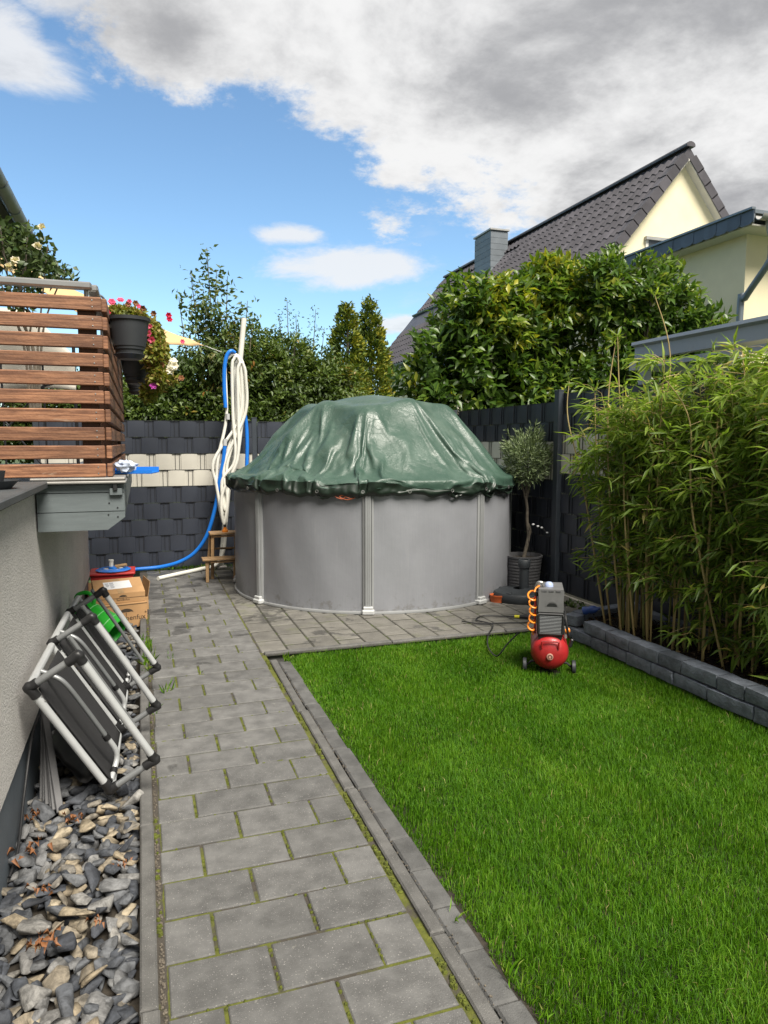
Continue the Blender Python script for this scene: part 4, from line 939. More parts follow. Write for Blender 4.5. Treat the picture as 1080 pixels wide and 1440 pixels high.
0,1,1,0,1,0,2,0,0,1,1,1,3,3,4,4,5,2,3,5,4,0,-4,0,2,-3,4,1,-5,-4,0,-2,-2,0,5,6,-2,-3,-2,-2,-2,-1,-1,-2,-1,-2,-1,-1,-1,-1,2,1,1,1,0,1,0,2,-3,-4,-3,-2,-2,-2,-2,0,-1,1,0,1,1,3,3,3,3,4,4,4,4,0,-3,-6,-5,-5,-5,
-1,0,-4,-1,0,4,7,-5,-6,-3,-2,-2,1,-2,1,2,2,2,3,3,3,5,4,4,3,4,3,5,2,5,-2,1,1,3,-3,-1,-2,-3,-3,0,-5,-4,-3,-3,-3,-3,-3,-2,-1,-2,-1,0,-1,0,0,1,0,1,1,0,4,4,-4,4,-3,-2,1,5,6,3,-5,-6,-7,-5,-2,2,-1,1,1,1,1,1,-1,
2,0,1,1,-1,2,4,3,5,4,2,5,6,2,-2,-4,2,1,-5,4,4,-4,-6,-3,0,-2,-1,1,5,7,-1,-2,-3,-2,0,-2,-1,-2,-1,-2,-2,-1,-1,-1,0,0,0,1,0,0,1,-4,-3,-3,-3,-2,-2,0,-1,0,0,1,1,2,3,3,4,4,3,5,4,3,-1,-5,-6,-5,-5,-5,-2,0,-4,-2,
0,2,8,1,-7,-4,-2,-2,2,0,-3,1,2,2,3,3,5,4,3,2,4,5,4,2,7,3,-4,1,1,5,-6,-2,1,-4,-3,1,-1,-5,-4,-4,-3,-2,-3,-2,-1,-1,-1,-1,0,0,0,0,0,1,1,0,5,3,-4,4,-3,-2,0,5,7,4,-4,-7,-6,-6,-1,0,3,-1,0,1,0,1,2,-1,1,2,-1,1,
1,3,4,5,3,4,6,5,0,-4,-2,2,0,-5,3,5,-2,-6,-4,-2,-1,-2,0,2,6,7,1,-3,-2,-2,0,-2,-1,-2,-1,-2,-1,-2,-1,-1,0,0,0,0,0,-1,-3,-4,-3,-2,-2,0,0,-1,0,0,0,1,2,4,4,4,4,4,5,3,2,-3,-6,-6,-4,-6,-3,-5,1,-5,0,-2,1,5,8,-5,
-6,-2,-2,0,4,-3,-1,1,2,2,4,2,3,3,4,5,4,3,6,7,1,-5,1,2,6,-8,-1,1,-4,-3,-1,1,-2,-5,-4,-3,-3,-2,-2,-1,-1,0,-1,0,-1,0,0,1,0,1,1,5,2,-4,4,-4,-1,-1,5,7,5,-3,-6,-7,-7,0,0,1,3,1,0,0,-1,3,-2,1,1,3,-1,0,2,6,3,4,
5,6,4,-2,-4,-1,2,-1,-5,2,6,1,-7,-5,-3,-1,-2,-1,0,3,8,5,3,-2,-2,-2,1,-2,-2,-1,-2,-2,-1,-2,-1,0,-1,0,0,0,-3,-4,-3,-3,1,-1,0,1,-2,0,0,0,0,4,6,4,4,4,5,3,2,0,-6,-5,-5,-5,-5,-2,-8,-3,-3,1,2,-4,0,6,8,-5,-5,0,
-1,5,0,-3,-1,0,2,3,0,2,4,5,2,4,7,8,6,-2,-7,0,5,6,-10,1,1,-5,-4,-1,-1,3,-1,-5,-5,-1,-2,-1,0,0,1,-2,-1,-1,0,-1,0,1,0,1,7,-1,-4,4,-4,-2,0,4,8,3,3,-7,-7,-7,0,0,1,1,3,-3,1,3,-1,1,1,3,-3,1,1,2,5,4,6,6,5,-1,-4,
-3,1,2,-3,-6,2,5,5,-4,-6,-5,-3,-2,-2,-1,0,3,5,8,2,5,2,-1,-2,0,-1,-1,-2,-1,-2,-1,-5,-4,0,-1,2,-4,-4,-3,-1,0,1,-1,0,-1,0,0,0,0,5,5,5,5,4,4,2,2,-1,-6,-5,-5,-5,-4,-3,-8,-4,-3,4,-2,-2,-1,2,9,2,-7,-3,1,4,4,-4,
-2,0,2,0,2,4,0,3,3,6,7,9,5,-4,-6,0,6,4,-10,2,2,-6,-4,-2,-1,1,3,-3,-6,-2,-1,1,-1,0,1,-2,-1,-1,0,0,-1,0,1,1,7,-2,-4,3,-3,-2,0,4,8,5,1,-5,-7,-8,0,0,1,3,2,-4,4,-1,1,1,3,-1,-2,1,1,2,4,5,7,6,4,-3,-5,-2,2,2,-5,
-5,1,6,6,-2,-7,-6,-4,-2,-2,-1,-1,1,4,6,8,1,3,4,1,-1,0,-1,-2,-4,-5,-4,-3,-2,-1,0,0,-4,-5,-2,0,1,0,-2,0,0,0,0,0,-1,6,6,5,5,4,3,2,1,-2,-4,-5,-6,-5,-4,-3,-9,-3,-2,4,0,-2,-1,-2,4,8,-6,-4,3,2,6,-4,-2,-2,0,1,
5,1,2,-1,4,7,8,8,4,-4,-7,0,8,3,-11,6,-4,-3,-5,-1,-2,-1,4,0,-5,0,0,-1,0,0,1,-2,-1,-1,-2,0,0,0,0,1,7,-3,-3,3,-4,-1,-1,4,9,6,0,-4,-8,-7,0,0,1,4,-2,0,4,0,-1,4,0,0,-3,1,1,2,4,6,7,6,1,-4,-5,0,3,0,-6,-5,1,6,7,
0,-7,-6,-5,-3,-2,-1,-1,-1,2,7,5,8,2,3,3,1,0,-2,-2,-4,-5,-4,-5,-3,0,1,3,-5,-4,-1,2,-2,1,-2,0,0,0,1,-2,0,5,7,6,5,4,3,1,-1,-1,-4,-4,-6,-5,-4,-4,-9,-3,-2,4,2,-6,-2,4,-2,9,-1,-7,3,3,6,-2,-3,-2,2,-2,-1,-1,3,
3,5,7,9,7,3,-5,-7,1,9,1,-10,7,-4,-4,-5,-1,-1,-2,-1,6,-4,3,0,-2,0,0,1,-3,-1,0,-3,0,0,0,0,0,8,-4,-3,2,-3,-1,-1,4,9,7,-2,-2,-8,-7,0,0,1,4,-4,4,-2,2,4,0,1,1,-4,1,1,2,5,6,6,6,0,-5,-5,1,3,-1,-6,-5,1,6,7,2,-6,
-7,-6,-4,-2,-2,0,-1,0,4,8,6,7,3,3,1,1,-3,-2,-4,-3,-4,-5,-5,3,1,-2,-5,-4,0,3,-3,0,1,-2,0,1,-2,0,0,6,5,7,5,2,4,0,-1,-1,-2,-6,-5,-6,-6,-1,-9,-3,-1,2,4,-7,-1,5,-4,6,2,-7,3,5,6,-1,-4,-2,1,1,-1,-5,2,5,3,8,9,
7,2,-7,-7,2,9,1,-11,8,-4,-5,-4,-1,0,-3,-1,0,5,-2,2,3,-1,0,1,-2,-1,-3,-1,-1,0,0,0,0,8,-4,-4,2,-3,-1,-1,4,9,8,-1,-3,-9,-7,1,2,0,4,-5,3,-2,6,2,0,2,0,-5,1,1,2,5,7,6,5,-2,-6,-3,1,4,-3,-7,-4,0,6,8,3,-4,-7,-7,
-5,-3,-1,0,0,-1,0,6,8,7,4,5,1,2,-6,-2,-1,-3,-7,-3,-4,0,4,-2,-5,-3,0,4,-3,1,-3,0,2,-3,0,0,-1,5,7,7,3,1,5,-2,-1,1,-2,-8,-5,-6,-4,0,-9,-3,1,2,3,-8,0,5,-3,0,6,-6,3,5,6,0,-3,-2,-1,0,0,-6,2,3,4,8,10,6,1,-7,-7,
2,10,-1,-11,10,-6,-4,-3,-1,0,-3,-1,-1,0,2,5,2,3,0,0,-2,-2,-3,-2,0,0,0,0,-1,8,-2,-5,1,-3,-1,0,3,9,9,0,-4,-9,-6,1,-1,2,4,-5,2,-1,5,3,2,2,-2,-4,0,1,2,6,7,6,3,-3,-6,-2,2,3,-4,-7,-4,0,7,7,4,-3,-6,-8,-6,-3,-1,
0,0,1,-2,1,8,7,7,6,2,2,-7,-4,0,-7,-2,1,-4,-2,1,3,-4,-3,2,4,-3,-4,3,-3,0,0,1,-2,0,4,8,6,-2,2,6,-6,-4,-1,1,2,-10,-6,-3,2,-9,1,1,2,1,-9,0,7,0,-5,4,-4,4,7,5,2,-1,-1,-2,-1,-5,-7,3,0,4,9,10,4,0,-7,-8,4,10,-3,
-11,11,-3,1,-4,-5,-2,-2,0,1,0,1,1,4,4,2,1,-2,-3,-3,-2,0,0,0,0,-1,8,0,-6,-2,-1,-1,0,2,9,10,2,-6,-8,-6,-1,1,5,1,-5,2,-2,5,-1,3,6,-6,0,-2,2,4,6,7,6,0,-6,-5,0,4,1,-7,-6,-3,-1,8,5,6,-1,-4,-8,-8,-4,2,-1,-2,0,
1,-1,0,3,8,6,10,5,-9,-6,-5,-3,4,-1,2,-6,2,-1,-4,-2,3,3,-3,-5,4,-3,-1,2,-2,0,0,4,8,4,-3,3,6,-4,-8,-2,2,4,-8,-8,-3,3,-9,4,2,1,-1,-9,0,7,2,-5,-2,-1,6,6,5,2,1,-1,-1,-7,-3,-6,0,1,5,9,9,3,-1,-4,-10,4,11,-5,-11,
12,0,2,-5,-5,-3,-2,0,2,0,1,0,2,5,2,3,-4,-3,-3,0,0,0,0,-1,0,8,0,-6,-3,-1,0,0,0,10,10,3,-7,-7,-6,-2,2,6,-6,1,3,-4,5,-1,6,4,-7,-1,0,2,5,6,7,5,-2,-6,-4,1,4,0,-8,-7,-2,-1,6,9,2,2,-3,-7,-8,-5,0,2,-2,-2,0,0,0,
1,4,7,10,9,-8,-7,-5,-4,4,0,4,-6,-1,0,-3,-2,4,1,0,-7,3,-3,1,2,-3,-1,1,3,9,2,-4,6,2,-1,-8,-5,3,5,-6,-10,-2,2,-8,2,7,-3,1,-10,0,5,6,-4,-4,-1,6,6,4,2,1,0,-1,-8,-7,-2,3,-2,4,10,8,0,-1,-1,-11,4,12,-10,-7,11,
6,0,-5,-4,-4,-3,1,1,0,1,0,2,4,2,4,-4,-4,-2,0,0,0,0,0,-1,8,1,-6,-4,0,-1,0,0,10,10,3,-5,-8,-7,0,5,1,-7,6,-2,-2,1,2,8,2,-7,-1,1,3,4,6,7,4,-3,-6,-3,2,4,-2,-8,-7,-2,-1,5,10,0,3,0,-6,-9,-6,-1,3,0,-1,-2,0,-1,
1,3,9,6,10,-6,-6,-8,-3,0,5,5,-5,-3,0,-2,-3,3,3,1,-8,0,2,1,-2,-1,-1,2,1,9,1,-5,7,-4,3,-4,-9,5,4,-4,-10,-3,2,-7,1,9,0,-3,-9,0,6,5,-2,-5,-2,6,6,-1,2,2,3,-1,-10,-7,4,-3,1,2,10,8,-1,-1,-1,-11,5,11,-12,-5,8,
11,2,-6,-4,-4,-3,1,0,2,-1,1,1,3,5,2,-5,-3,-1,0,0,-1,1,-1,0,7,3,-7,-4,-1,0,0,-1,10,10,3,-3,-9,-7,1,5,-5,-3,6,0,-3,0,4,8,0,-7,-1,2,3,4,7,7,3,-5,-6,-1,2,4,-4,-9,-6,-2,-1,5,10,0,1,3,-5,-9,-7,0,-1,3,-2,1,-2,
0,0,2,11,4,9,-4,-5,-9,-4,0,6,5,-2,-6,1,-2,-2,2,4,2,-9,-1,1,3,-2,0,-2,1,2,8,0,-5,5,-6,2,2,-10,0,8,-1,-10,-5,-2,-1,0,10,2,-5,-9,-1,4,7,2,-5,-4,7,-1,0,3,1,5,0,-10,-6,4,-4,1,2,10,5,4,0,-5,-11,5,10,-13,-2,5,
12,6,-6,-4,-4,-1,-4,2,2,-1,1,0,4,5,1,-5,-3,-1,0,0,0,1,-1,-1,5,6,-6,-6,0,-1,0,0,9,10,1,1,-9,-9,4,4,-4,-6,2,7,-4,-2,6,8,-2,-7,0,2,4,4,6,7,2,-6,-5,-1,4,2,-5,-9,-6,-2,0,3,11,1,0,3,-2,-9,-8,3,-4,1,-1,0,1,-2,
0,2,10,9,-7,2,-8,2,-6,0,2,9,-1,-6,0,-1,-2,1,5,2,-9,-1,0,2,2,-4,0,1,1,8,-3,-4,4,-5,7,-2,-9,-3,4,6,-10,-1,-4,2,-5,10,4,-8,-7,-1,1,8,5,-3,-6,-1,5,-3,3,2,6,1,-11,-5,6,-5,4,-3,6,8,2,5,-8,-11,7,8,-13,4,-2,12,
9,-4,-4,-4,-1,-5,2,1,-1,1,1,4,5,0,-5,-2,-1,0,0,0,1,-2,0,3,7,-4,-7,0,-1,0,-1,9,10,5,-3,-9,-9,7,3,-8,-3,-1,8,-1,-3,7,8,-7,-3,0,3,3,4,7,6,0,-6,-4,0,4,1,-6,-9,-6,-1,-1,3,11,4,0,0,-8,-1,-8,4,-3,-3,0,0,2,-1,
-2,2,10,9,-10,-5,-5,2,2,2,-2,8,2,-7,0,0,-2,1,2,5,-9,0,-1,4,-3,-1,2,2,-2,0,6,-6,-3,0,9,-3,-8,-5,2,8,-8,-7,4,3,-7,5,10,-8,-8,1,-2,6,8,-1,-6,-7,5,-3,3,2,7,3,-11,-5,6,-5,5,-2,1,3,7,7,-13,-2,7,-5,-6,9,-5,9,
12,1,-5,-4,-2,-7,2,0,1,1,0,6,3,-1,-4,-2,-1,1,-1,2,-2,0,3,-1,7,-2,-8,-1,-1,0,0,8,10,8,-6,-8,-10,9,1,-6,-2,-4,7,-2,0,8,6,-7,-3,1,3,3,4,7,6,-1,-6,-4,1,4,0,-8,-8,-6,-1,0,2,10,6,-5,1,-9,6,-8,4,-1,-4,-3,0,2,
-2,0,0,11,9,-10,-8,-3,6,3,-1,-3,5,6,-7,0,3,-3,2,6,-1,-9,1,0,3,-5,4,-2,1,1,-5,3,-6,-1,1,10,-1,-5,-8,-2,-1,0,0,7,-3,-2,5,-5,6,-7,-3,-3,1,12,-3,0,-9,0,0,-1,4,3,9,-12,-2,7,-6,4,3,1,-4,10,-1,-12,7,1,2,-9,8,
-6,4,12,-2,2,4,-4,-8,-1,1,2,-1,1,7,-1,-2,1,-2,1,-2,0,0,-1,4,-1,-1,2,4,-8,-2,-1,0,0,8,7,11,-8,-9,-9,10,3,-1,-3,-6,-1,2,3,9,2,-7,-1,1,4,2,4,7,5,-5,-5,-2,2,4,-3,-9,-6,-4,4,-5,-1,6,10,-7,-6,-4,12,-5,-1,4,-2,
-7,3,-3,-1,0,1,6,12,-11,-8,2,-2,1,8,-5,5,6,-6,-1,5,-4,3,6,-5,-6,3,-1,0,-4,4,-3,2,0,-5,0,1,-4,-1,10,2,-9,-5,1,-1,-1,0,7,-2,-2,4,-7,7,-6,-1,-4,-4,12,1,-2,-9,0,0,1,-1,8,6,-12,-1,7,-6,3,2,4,-5,8,-8,-3,8,0,
2,-9,8,-6,2,11,-2,5,6,-7,-5,-2,0,2,-1,3,1,5,-2,-1,-1,1,-2,-1,0,1,4,0,-2,-1,5,-8,-2,0,0,0,9,4,11,-7,-8,-10,5,5,5,-4,-6,-2,2,4,8,0,-7,2,1,2,2,4,7,4,-5,-5,-1,3,3,-5,-9,-5,-2,4,-5,-2,4,10,-5,-8,-5,8,4,-3,5,
-3,-8,-1,5,-2,-1,0,5,12,-12,-6,-2,4,-3,3,4,-2,9,-2,-3,7,-5,5,5,-8,-4,-2,5,-4,-1,3,-4,-1,0,2,0,-6,3,-4,6,5,-10,-3,-2,0,0,3,7,-7,4,3,-8,6,-2,-2,-4,-4,-4,16,-6,-6,0,1,-2,1,9,2,-11,0,7,-6,2,3,4,-6,6,-7,1,7,
2,-4,-5,6,-5,0,9,0,7,7,-7,-4,-2,-1,0,0,2,1,5,1,-2,-1,1,-2,0,0,0,4,2,-3,-2,4,-7,-2,-1,1,1,8,2,10,-3,-9,-10,7,5,4,-4,-6,-2,1,4,9,-5,-3,3,0,2,2,4,6,3,-6,-3,-1,3,3,-7,-7,-4,-3,6,-3,-4,0,10,-3,-8,-3,-2,2,3,
-2,8,-9,-1,0,5,0,0,1,12,-11,-3,-4,5,-3,4,5,-4,1,0,1,9,-6,4,6,-8,-2,-6,5,-4,0,3,-4,-1,2,-3,-2,-1,5,-3,-1,7,-8,-1,-2,-2,2,3,7,-8,-9,-5,1,9,6,-1,-2,-4,-12,12,6,-8,1,-3,0,2,9,-8,-3,4,-3,2,2,5,1,-6,-1,0,2,8,
3,-6,-4,-5,6,-2,3,6,9,7,-7,-4,-2,-1,-1,0,1,1,3,4,-2,-1,1,-1,-1,0,1,3,1,1,-5,2,-6,-2,0,1,2,7,1,4,3,-9,-9,7,7,3,-3,-6,-3,0,4,9,-2,-5,3,-1,2,1,4,6,2,-6,-2,0,3,1,-7,-7,-3,-2,5,0,-4,-3,7,0,-8,-2,-1,3,4,-4,4,
-8,0,-1,1,1,1,3,11,-9,0,-5,0,1,5,6,-4,0,1,0,9,-4,3,5,-7,-10,1,4,-3,0,2,-3,-1,0,-2,-1,0,1,3,-2,-2,-1,2,-3,-4,5,2,7,-9,-9,-5,3,-2,7,-15,0,0,1,-7,7,14,-4,0,0,4,7,-10,2,4,-3,1,2,4,0,-6,-1,2,1,8,4,-6,-3,-6,
0,2,4,5,10,7,-7,-3,-2,-1,-1,0,0,1,1,3,3,-3,1,-1,0,0,1,1,2,2,-6,-2,-1,-2,-2,2,2,8,2,0,4,-11,-7,8,8,2,-2,-6,-3,0,3,8,1,-6,2,-1,2,1,3,6,1,-6,-1,0,3,0,-7,-6,-2,-2,1,5,-4,-2,-1,4,-7,-2,0,4,5,-4,-3,-3,-1,0,0,
1,1,2,10,-6,1,-4,0,0,6,5,-3,0,0,1,9,-4,3,4,-6,-11,1,1,1,0,-1,0,-1,-1,-1,-1,2,1,3,-2,-2,-1,1,-4,-3,4,4,4,-8,-9,-5,5,-3,-4,-4,1,0,-1,-8,3,3,14,-1,0,3,-6,3,2,6,-3,0,3,-3,-1,0,0,0,2,9,1,-3,-3,-6,1,1,3,5,9,
8,-6,-3,-2,-1,-1,0,1,0,1,1,4,-2,0,0,1,-1,1,1,2,1,-5,-2,-2,-1,-1,2,-1,9,4,0,1,-11,-5,8,7,0,1,-6,-4,0,3,6,4,-6,0,0,2,0,5,3,0,-5,0,-1,4,-1,-7,-2,-3,-2,0,3,0,-3,-3,-1,-2,-1,1,5,5,-4,-3,-4,-1,0,1,1,1,2,1,1,
3,-5,1,0,5,6,-3,0,0,1,3,-9,17,-10,-9,4,-1,0,-2,-1,0,1,1,1,1,1,1,2,2,-3,-1,0,-5,0,-2,-3,-4,-6,0,1,1,1,2,-4,-4,-3,-3,-3,-1,5,3,-1,11,-6,2,-7,10,4,6,-1,0,0,0,-1,0,0,0,1,5,-8,5,-2,-2,2,1,2,2,5,12,-4,-2,-1,
-2,0,0,1,1,-1,1,0,1,0,1,1,-1,1,1,3,-4,0,-3,-1,-1,-1,3,-5,-1,11,4,-6,-6,-4,8,8,1,0,-5,-4,-1,5,5,2,-4,-1,0,1,3,-2,0,0,-1,0,0,0,0,-1,0,-4,-2,1,0,1,-3,0,-3,-3,-1,2,5,3,-2,-4,-2,-2,-1,-2,7,1,1,2,1,1,-5,3,-1,
5,4,-1,0,1,1,-3,-3,-1,5,-5,-1,0,0,1,1,0,1,1,1,-1,0,2,2,3,-2,-1,-6,-2,2,-7,-7,5,-6,0,1,2,1,1,-4,-4,-2,-3,-3,-2,5,2,1,0,-2,3,-3,1,14,5,0,0,0,-1,0,1,-1,1,-1,-2,0,3,-1,0,1,2,2,0,4,11,0,-3,-1,-1,-1,-1,2,1,0,
1,0,1,0,1,0,0,0,1,2,-4,0,-1,-1,-2,-1,3,-4,-5,10,5,-4,-5,-4,5,10,2,0,-7,-2,-1,5,5,-1,-2,1,-1,1,2,0,0,0,0,0,-1,0,-1,0,-2,-3,-2,-1,-1,1,-3,-5,5,-2,-2,2,-2,-1,9,-4,-1,-2,-2,-3,6,2,1,3,1,2,-6,-4,6,5,3,0,1,1,
0,-8,2,2,1,-1,-1,0,0,-1,2,0,0,3,-3,2,1,-3,-1,0,8,-6,0,-5,-2,-2,-10,8,-5,1,1,2,0,2,-4,-4,-2,-4,-3,-1,5,2,1,0,-2,2,-3,1,2,13,0,1,0,0,3,-2,2,1,-3,0,0,3,-1,0,1,2,-4,3,4,9,-2,2,1,-2,-1,-1,3,1,0,1,0,0,0,1,0,
0,1,0,1,-2,0,-2,-1,-1,-1,3,-11,-2,-1,13,2,-5,-3,2,10,4,-15,-6,13,-1,4,-8,11,0,0,0,1,1,0,0,0,0,0,-1,-1,-1,-1,-1,-1,-2,-1,-2,-1,-4,-5,-6,13,-11,9,0,-6,5,5,-2,-2,-1,-4,2,-1,7,3,3,-16,4,-12,14,8,-10,2,-3,1,
1,-7,7,3,0,-1,-2,0,0,0,1,1,0,0,0,-1,0,0,1,0,3,-1,-2,-5,0,-10,-7,11,-3,1,1,1,0,-10,9,-5,-15,2,5,-2,5,2,2,0,-2,0,-1,1,1,2,6,2,2,1,-3,6,1,0,-2,1,-1,3,0,-3,-6,4,0,7,2,2,2,7,-3,2,-4,0,-8,3,-3,2,-1,0,-1,1,-1,
1,1,-1,3,8,-1,0,-1,0,0,-8,-9,8,-2,-2,14,-2,-2,-3,9,0,-17,4,10,-9,15,-13,2,6,-4,1,1,-1,-1,0,-1,0,1,-1,-1,-1,0,1,0,1,-1,0,-2,-6,-2,-2,12,-13,6,-7,7,7,5,-1,-2,-2,-6,-10,-2,-4,1,3,1,8,-9,-8,9,8,-6,-3,0,2,-6,
0,18,-2,-11,3,7,-1,-2,-2,0,7,-1,-3,0,2,1,0,0,-10,-2,8,0,-16,-4,-1,11,0,2,0,-8,-6,-7,14,-2,-12,3,0,1,-10,12,-4,14,-2,-2,1,1,1,2,1,1,0,0,0,8,1,1,1,-3,-13,13,1,-4,-15,18,1,4,5,2,-11,-4,-3,-3,1,12,-1,-2,-5,
-5,0,0,2,-1,-1,2,-2,3,11,0,0,-3,-4,-3,-1,1,4,3,-2,-1,14,3,-8,-3,10,-4,-13,8,-1,-5,17,-16,4,0,-4,-1,-1,2,-4,0,-1,0,1,-2,-1,1,-2,-1,1,5,1,-1,3,-2,-8,4,14,-14,3,-7,13,5,0,-2,-17,3,11,-11,-2,-2,-5,-4,15,6,
-9,-10,-1,17,-6,2,-3,-3,6,-10,17,7,-12,3,-9,15,-1,-2,-4,-5,-7,5,-8,0,1,1,1,0,0,0,10,-18,9,-5,11,5,-4,-6,-5,-6,-9,14,2,-12,7,-10,12,-15,7,-5,14,10,-17,-11,18,9,-6,-9,-6,-2,2,2,4,1,3,-2,0,8,13,1,-12,-13,
17,13,3,0,-11,3,-3,-2,-3,-12,11,-7,-2,-3,0,0,0,0,0,0,1,6,3,-7,0,0,1,-2,0,6,6,8,-1,0,-3,14,2,-13,10,5,-11,-9,-8,8,0,18,-15,-8,7,-1,0,-7,-4,0,0,0,0,2,-1,0,-2,1,-1,2,-2,-6,-1,7,7,3,2,12,-15,-14,11,13,-1,-8,
2,-9,11,-16,7,-6,-6,12,-5,4,-8,12,-15,-4,7,13,6,-5,-9,-5,9,3,13,-18,-8,2,19,-15,-6,-3,9,5,5,-2,-8,0,1,2,4,4,4,-3,-19,3,18,2,-14,-10,-4,-4,-2,-1,11,18,-9,2,-17,15,-16,-4,4,6,17,-19,-6,19,8,-7,6,-7,-15,14,
5,-9,7,-16,9,3,4,13,-19,-10,3,19,-4,11,-3,-11,-12,8,-9,6,-8,10,-9,-1,1,2,1,0,0,1,-3,-1,0,7,-9,2,1,4,10,-12,9,4,-13,8,6,-7,8,16,2,-3,-11,-8,1,-12,5,16,11,0,-10,-13,-9,9,4,0,-1,-1,-2,-7,-2,9,3,0,-1,0,-1,
-2,-3,-4,-11,16,14,7,6,-9,-11,-5,5,-9,-9,2,9,13,-18,12,-7,-13,9,15,-15,11,4,-8,-17,10,18,-19,3,8,-6,16,6,0,-19,-4,2,20,-19,-3,9,4,-2,5,-8,3,-8,-1,-1,2,4,12,4,-20,-5,13,13,-6,-19,-2,-1,-1,0,4,19,3,-5,-18,
16,-14,-4,10,-6,19,-19,-4,18,4,-12,12,-16,-3,15,1,-11,11,-16,14,8,4,-5,-15,-9,6,19,-13,14,-12,-10,10,2,-12,11,-14,2,5,3,3,1,-2,-6,4,2,1,0,-3,-3,-5,3,-5,-1,3,12,-11,16,-15,14,-15,-1,10,14,-5,2,-13,8,-16,
-1,12,12,3,-6,-9,-9,1,4,-3,-1,0,1,2,3,-4,-3,-2,3,-6,3,-4,0,0,1,0,1,17,-1,11,-7,-17,2,1,-5,0,0,3,17,-17,15,-15,-3,4,15,-15,13,2,-3,-17,16,7,-20,1,4,0,0,0,0,0,0,0,0,0,0,0,0,0,0,0,0,0,0,0,0,0,0,0,0,0,0,0,
0,0,0,0,0,0,0,0,0,0,0,0,0,0,0,0,0,0,0,0,0,0,0,0,0,0,0,0,0,0,0,0,0,0,0,0,0,0,0,0,0,0,0,0,0,0,0,0,0,0,0,0,0,0,0,0,0,0,0,0,0,0,0,0,0,0,0,0,0,0,0,0,0,0,0,0,0,0,0,0,0,0,0,0,0,0,0,0,0,0,0,0,0,0,0,0,0,0,0,0,0,
0,0,0,0,0,0,0,0,0,0,0,0,0,0,0,0,0,0,0,0,0,0,0,0,0,0,0,0,0,0,0,0,0,0,0,0,0,0,0,0,0,0,0,0,0,0,0,0,0,0,0,0,0,0,0,0,0,0,0,0,0,0,0,0,0,0,0,0,0,0,0,0,0,0,0,0,0,0,0,0,0,0,0,0,0,0,0,0,0,0,0,0,0,0,0,0,0,0,0,0,0,
0,0,0,0,0,0,0,0,0,0,0,0,0,0,0,0,0,0,0,0,0,0,0,0,0,0,0,0,0,0,0,0,0,0,0,0,0,0,0,0,0,0,0,0,0,0,0,0,0,0,0,0,0,0,0,0,0,0,0,0,0,0,0,0,0,0,0,0,0,0,0,0,0,0,0,0,0,0,0,0,0,0,0,0,0,0,0,0,0,0,0,0,0,-1,0,0,0,0,0,0,
0,0,0,0,0,0,0,0,1,0,0,0,0,0,0,0,0,0,0,0,0,0,0,0,0,0,0,0,0,0,0,0,0,0,0,0,0,0,0,0,0,0,0,0,0,0,0,0,0,0,0,0,0,0,0,0,0,0,0,0,0,0,0,0,0,0,0,0,0,0,0,0,0,0,0,0,0,0,0,0,0,0,0,0,0,0,0,0,0,0,0,0,0,0,0,0,0,0,0,0,0,
0,0,0,0,0,0,0,0,0,0,0,0,0,0,0,0,0,0,0,0,0,0,0,0,0,0,0,0,0,0,0,0,0,0,0,0,0,0,0,0,0,0,0,0,0,0,0,0,0,0,0,0,0,-1,0,0,0,0,0,0,0,0,0,0,0,0,0,0,0,0,0,0,0,0,0,0,0,0,0,1,0,0,0,0,0,0,0,0,0,0,0,0,0,0,0,0,0,0,0,0,
0,0,0,0,0,0,0,0,0,0,0,0,0,0,0,0,0,0,0,0,0,0,0,0,0,0,0,0,0,0,0,0,0,0,0,0,0,0,0,0,0,0,0,0,0,0,0,0,0,0,0,0,0,0,0,0,0,0,0,0,0,0,0,0,0,0,0,0,0,0,0,0,0,0,0,0,0,0,0,0,0,0,0,0,0,0,0,0,0,0,0,0,0,0,0,0,0,0,0,0,0,
0,0,0,0,0,0,0,0,0,0,0,0,0,-1,0,0,0,0,0,0,0,0,0,0,0,0,0,0,0,0,0,0,0,0,0,0,0,1,0,0,0,0,0,0,0,0,0,0,0,0,0,0,0,0,0,0,0,0,0,0,0,0,0,0,0,0,0,0,0,0,0,0,0,0,0,0,0,0,0,0,0,0,0,0,0,0,0,0,0,0,0,0,0,0,0,0,0,0,0,0,
0,0,0,0,0,0,0,0,0,0,0,0,0,0,0,0,0,0,0,0,0,0,0,0,0,0,0,0,0,0,0,0,0,0,0,0,0,0,0,0,0,0,0,0,0,0,0,0,0,0,0,0,0,0,0,0,0,0,0,0,0,0,0,0,0,0,0,0,0,0,0,0,0,0,-1,0,0,0,0,0,0,0,0,0,0,0,0,0,0,0,0,0,0,0,0,0,0,0,0,0,
0,0,0,0,0,0,0,0,0,0,0,0,0,0,0,0,1,0,0,0,0,0,0,0,0,0,0,0,0,0,0,0,0,0,0,0,0,0,0,0,0,0,0,0,0,0,0,0,0,0,0,0,0,0,0,0,0,0,0,0,0,0,0,0,0,0,0,0,0,0,0,0,0,0,0,0,0,0,0,0,0,0,0,0,0,0,1,0,0,0,0,0,0,0,0,0,0,0,0,0,0,
0,0,0,0,0,0,0,0,0,0,-1,0,0,0,0,0,0,0,0,0,0,0,1,0,0,0,0,0,0,0,0,0,0,0,-1,0,0,0,0,0,0,0,0,0,0,0,0,0,0,0,0,0,0,0,0,0,0,0,0,0,0,0,0,0,0,0,0,0,0,0,0,0,0,0,0,0,0,0,0,0,0,0,0,1,0,0,0,0,0,0,0,0,0,0,0,0,0,0,0,0,
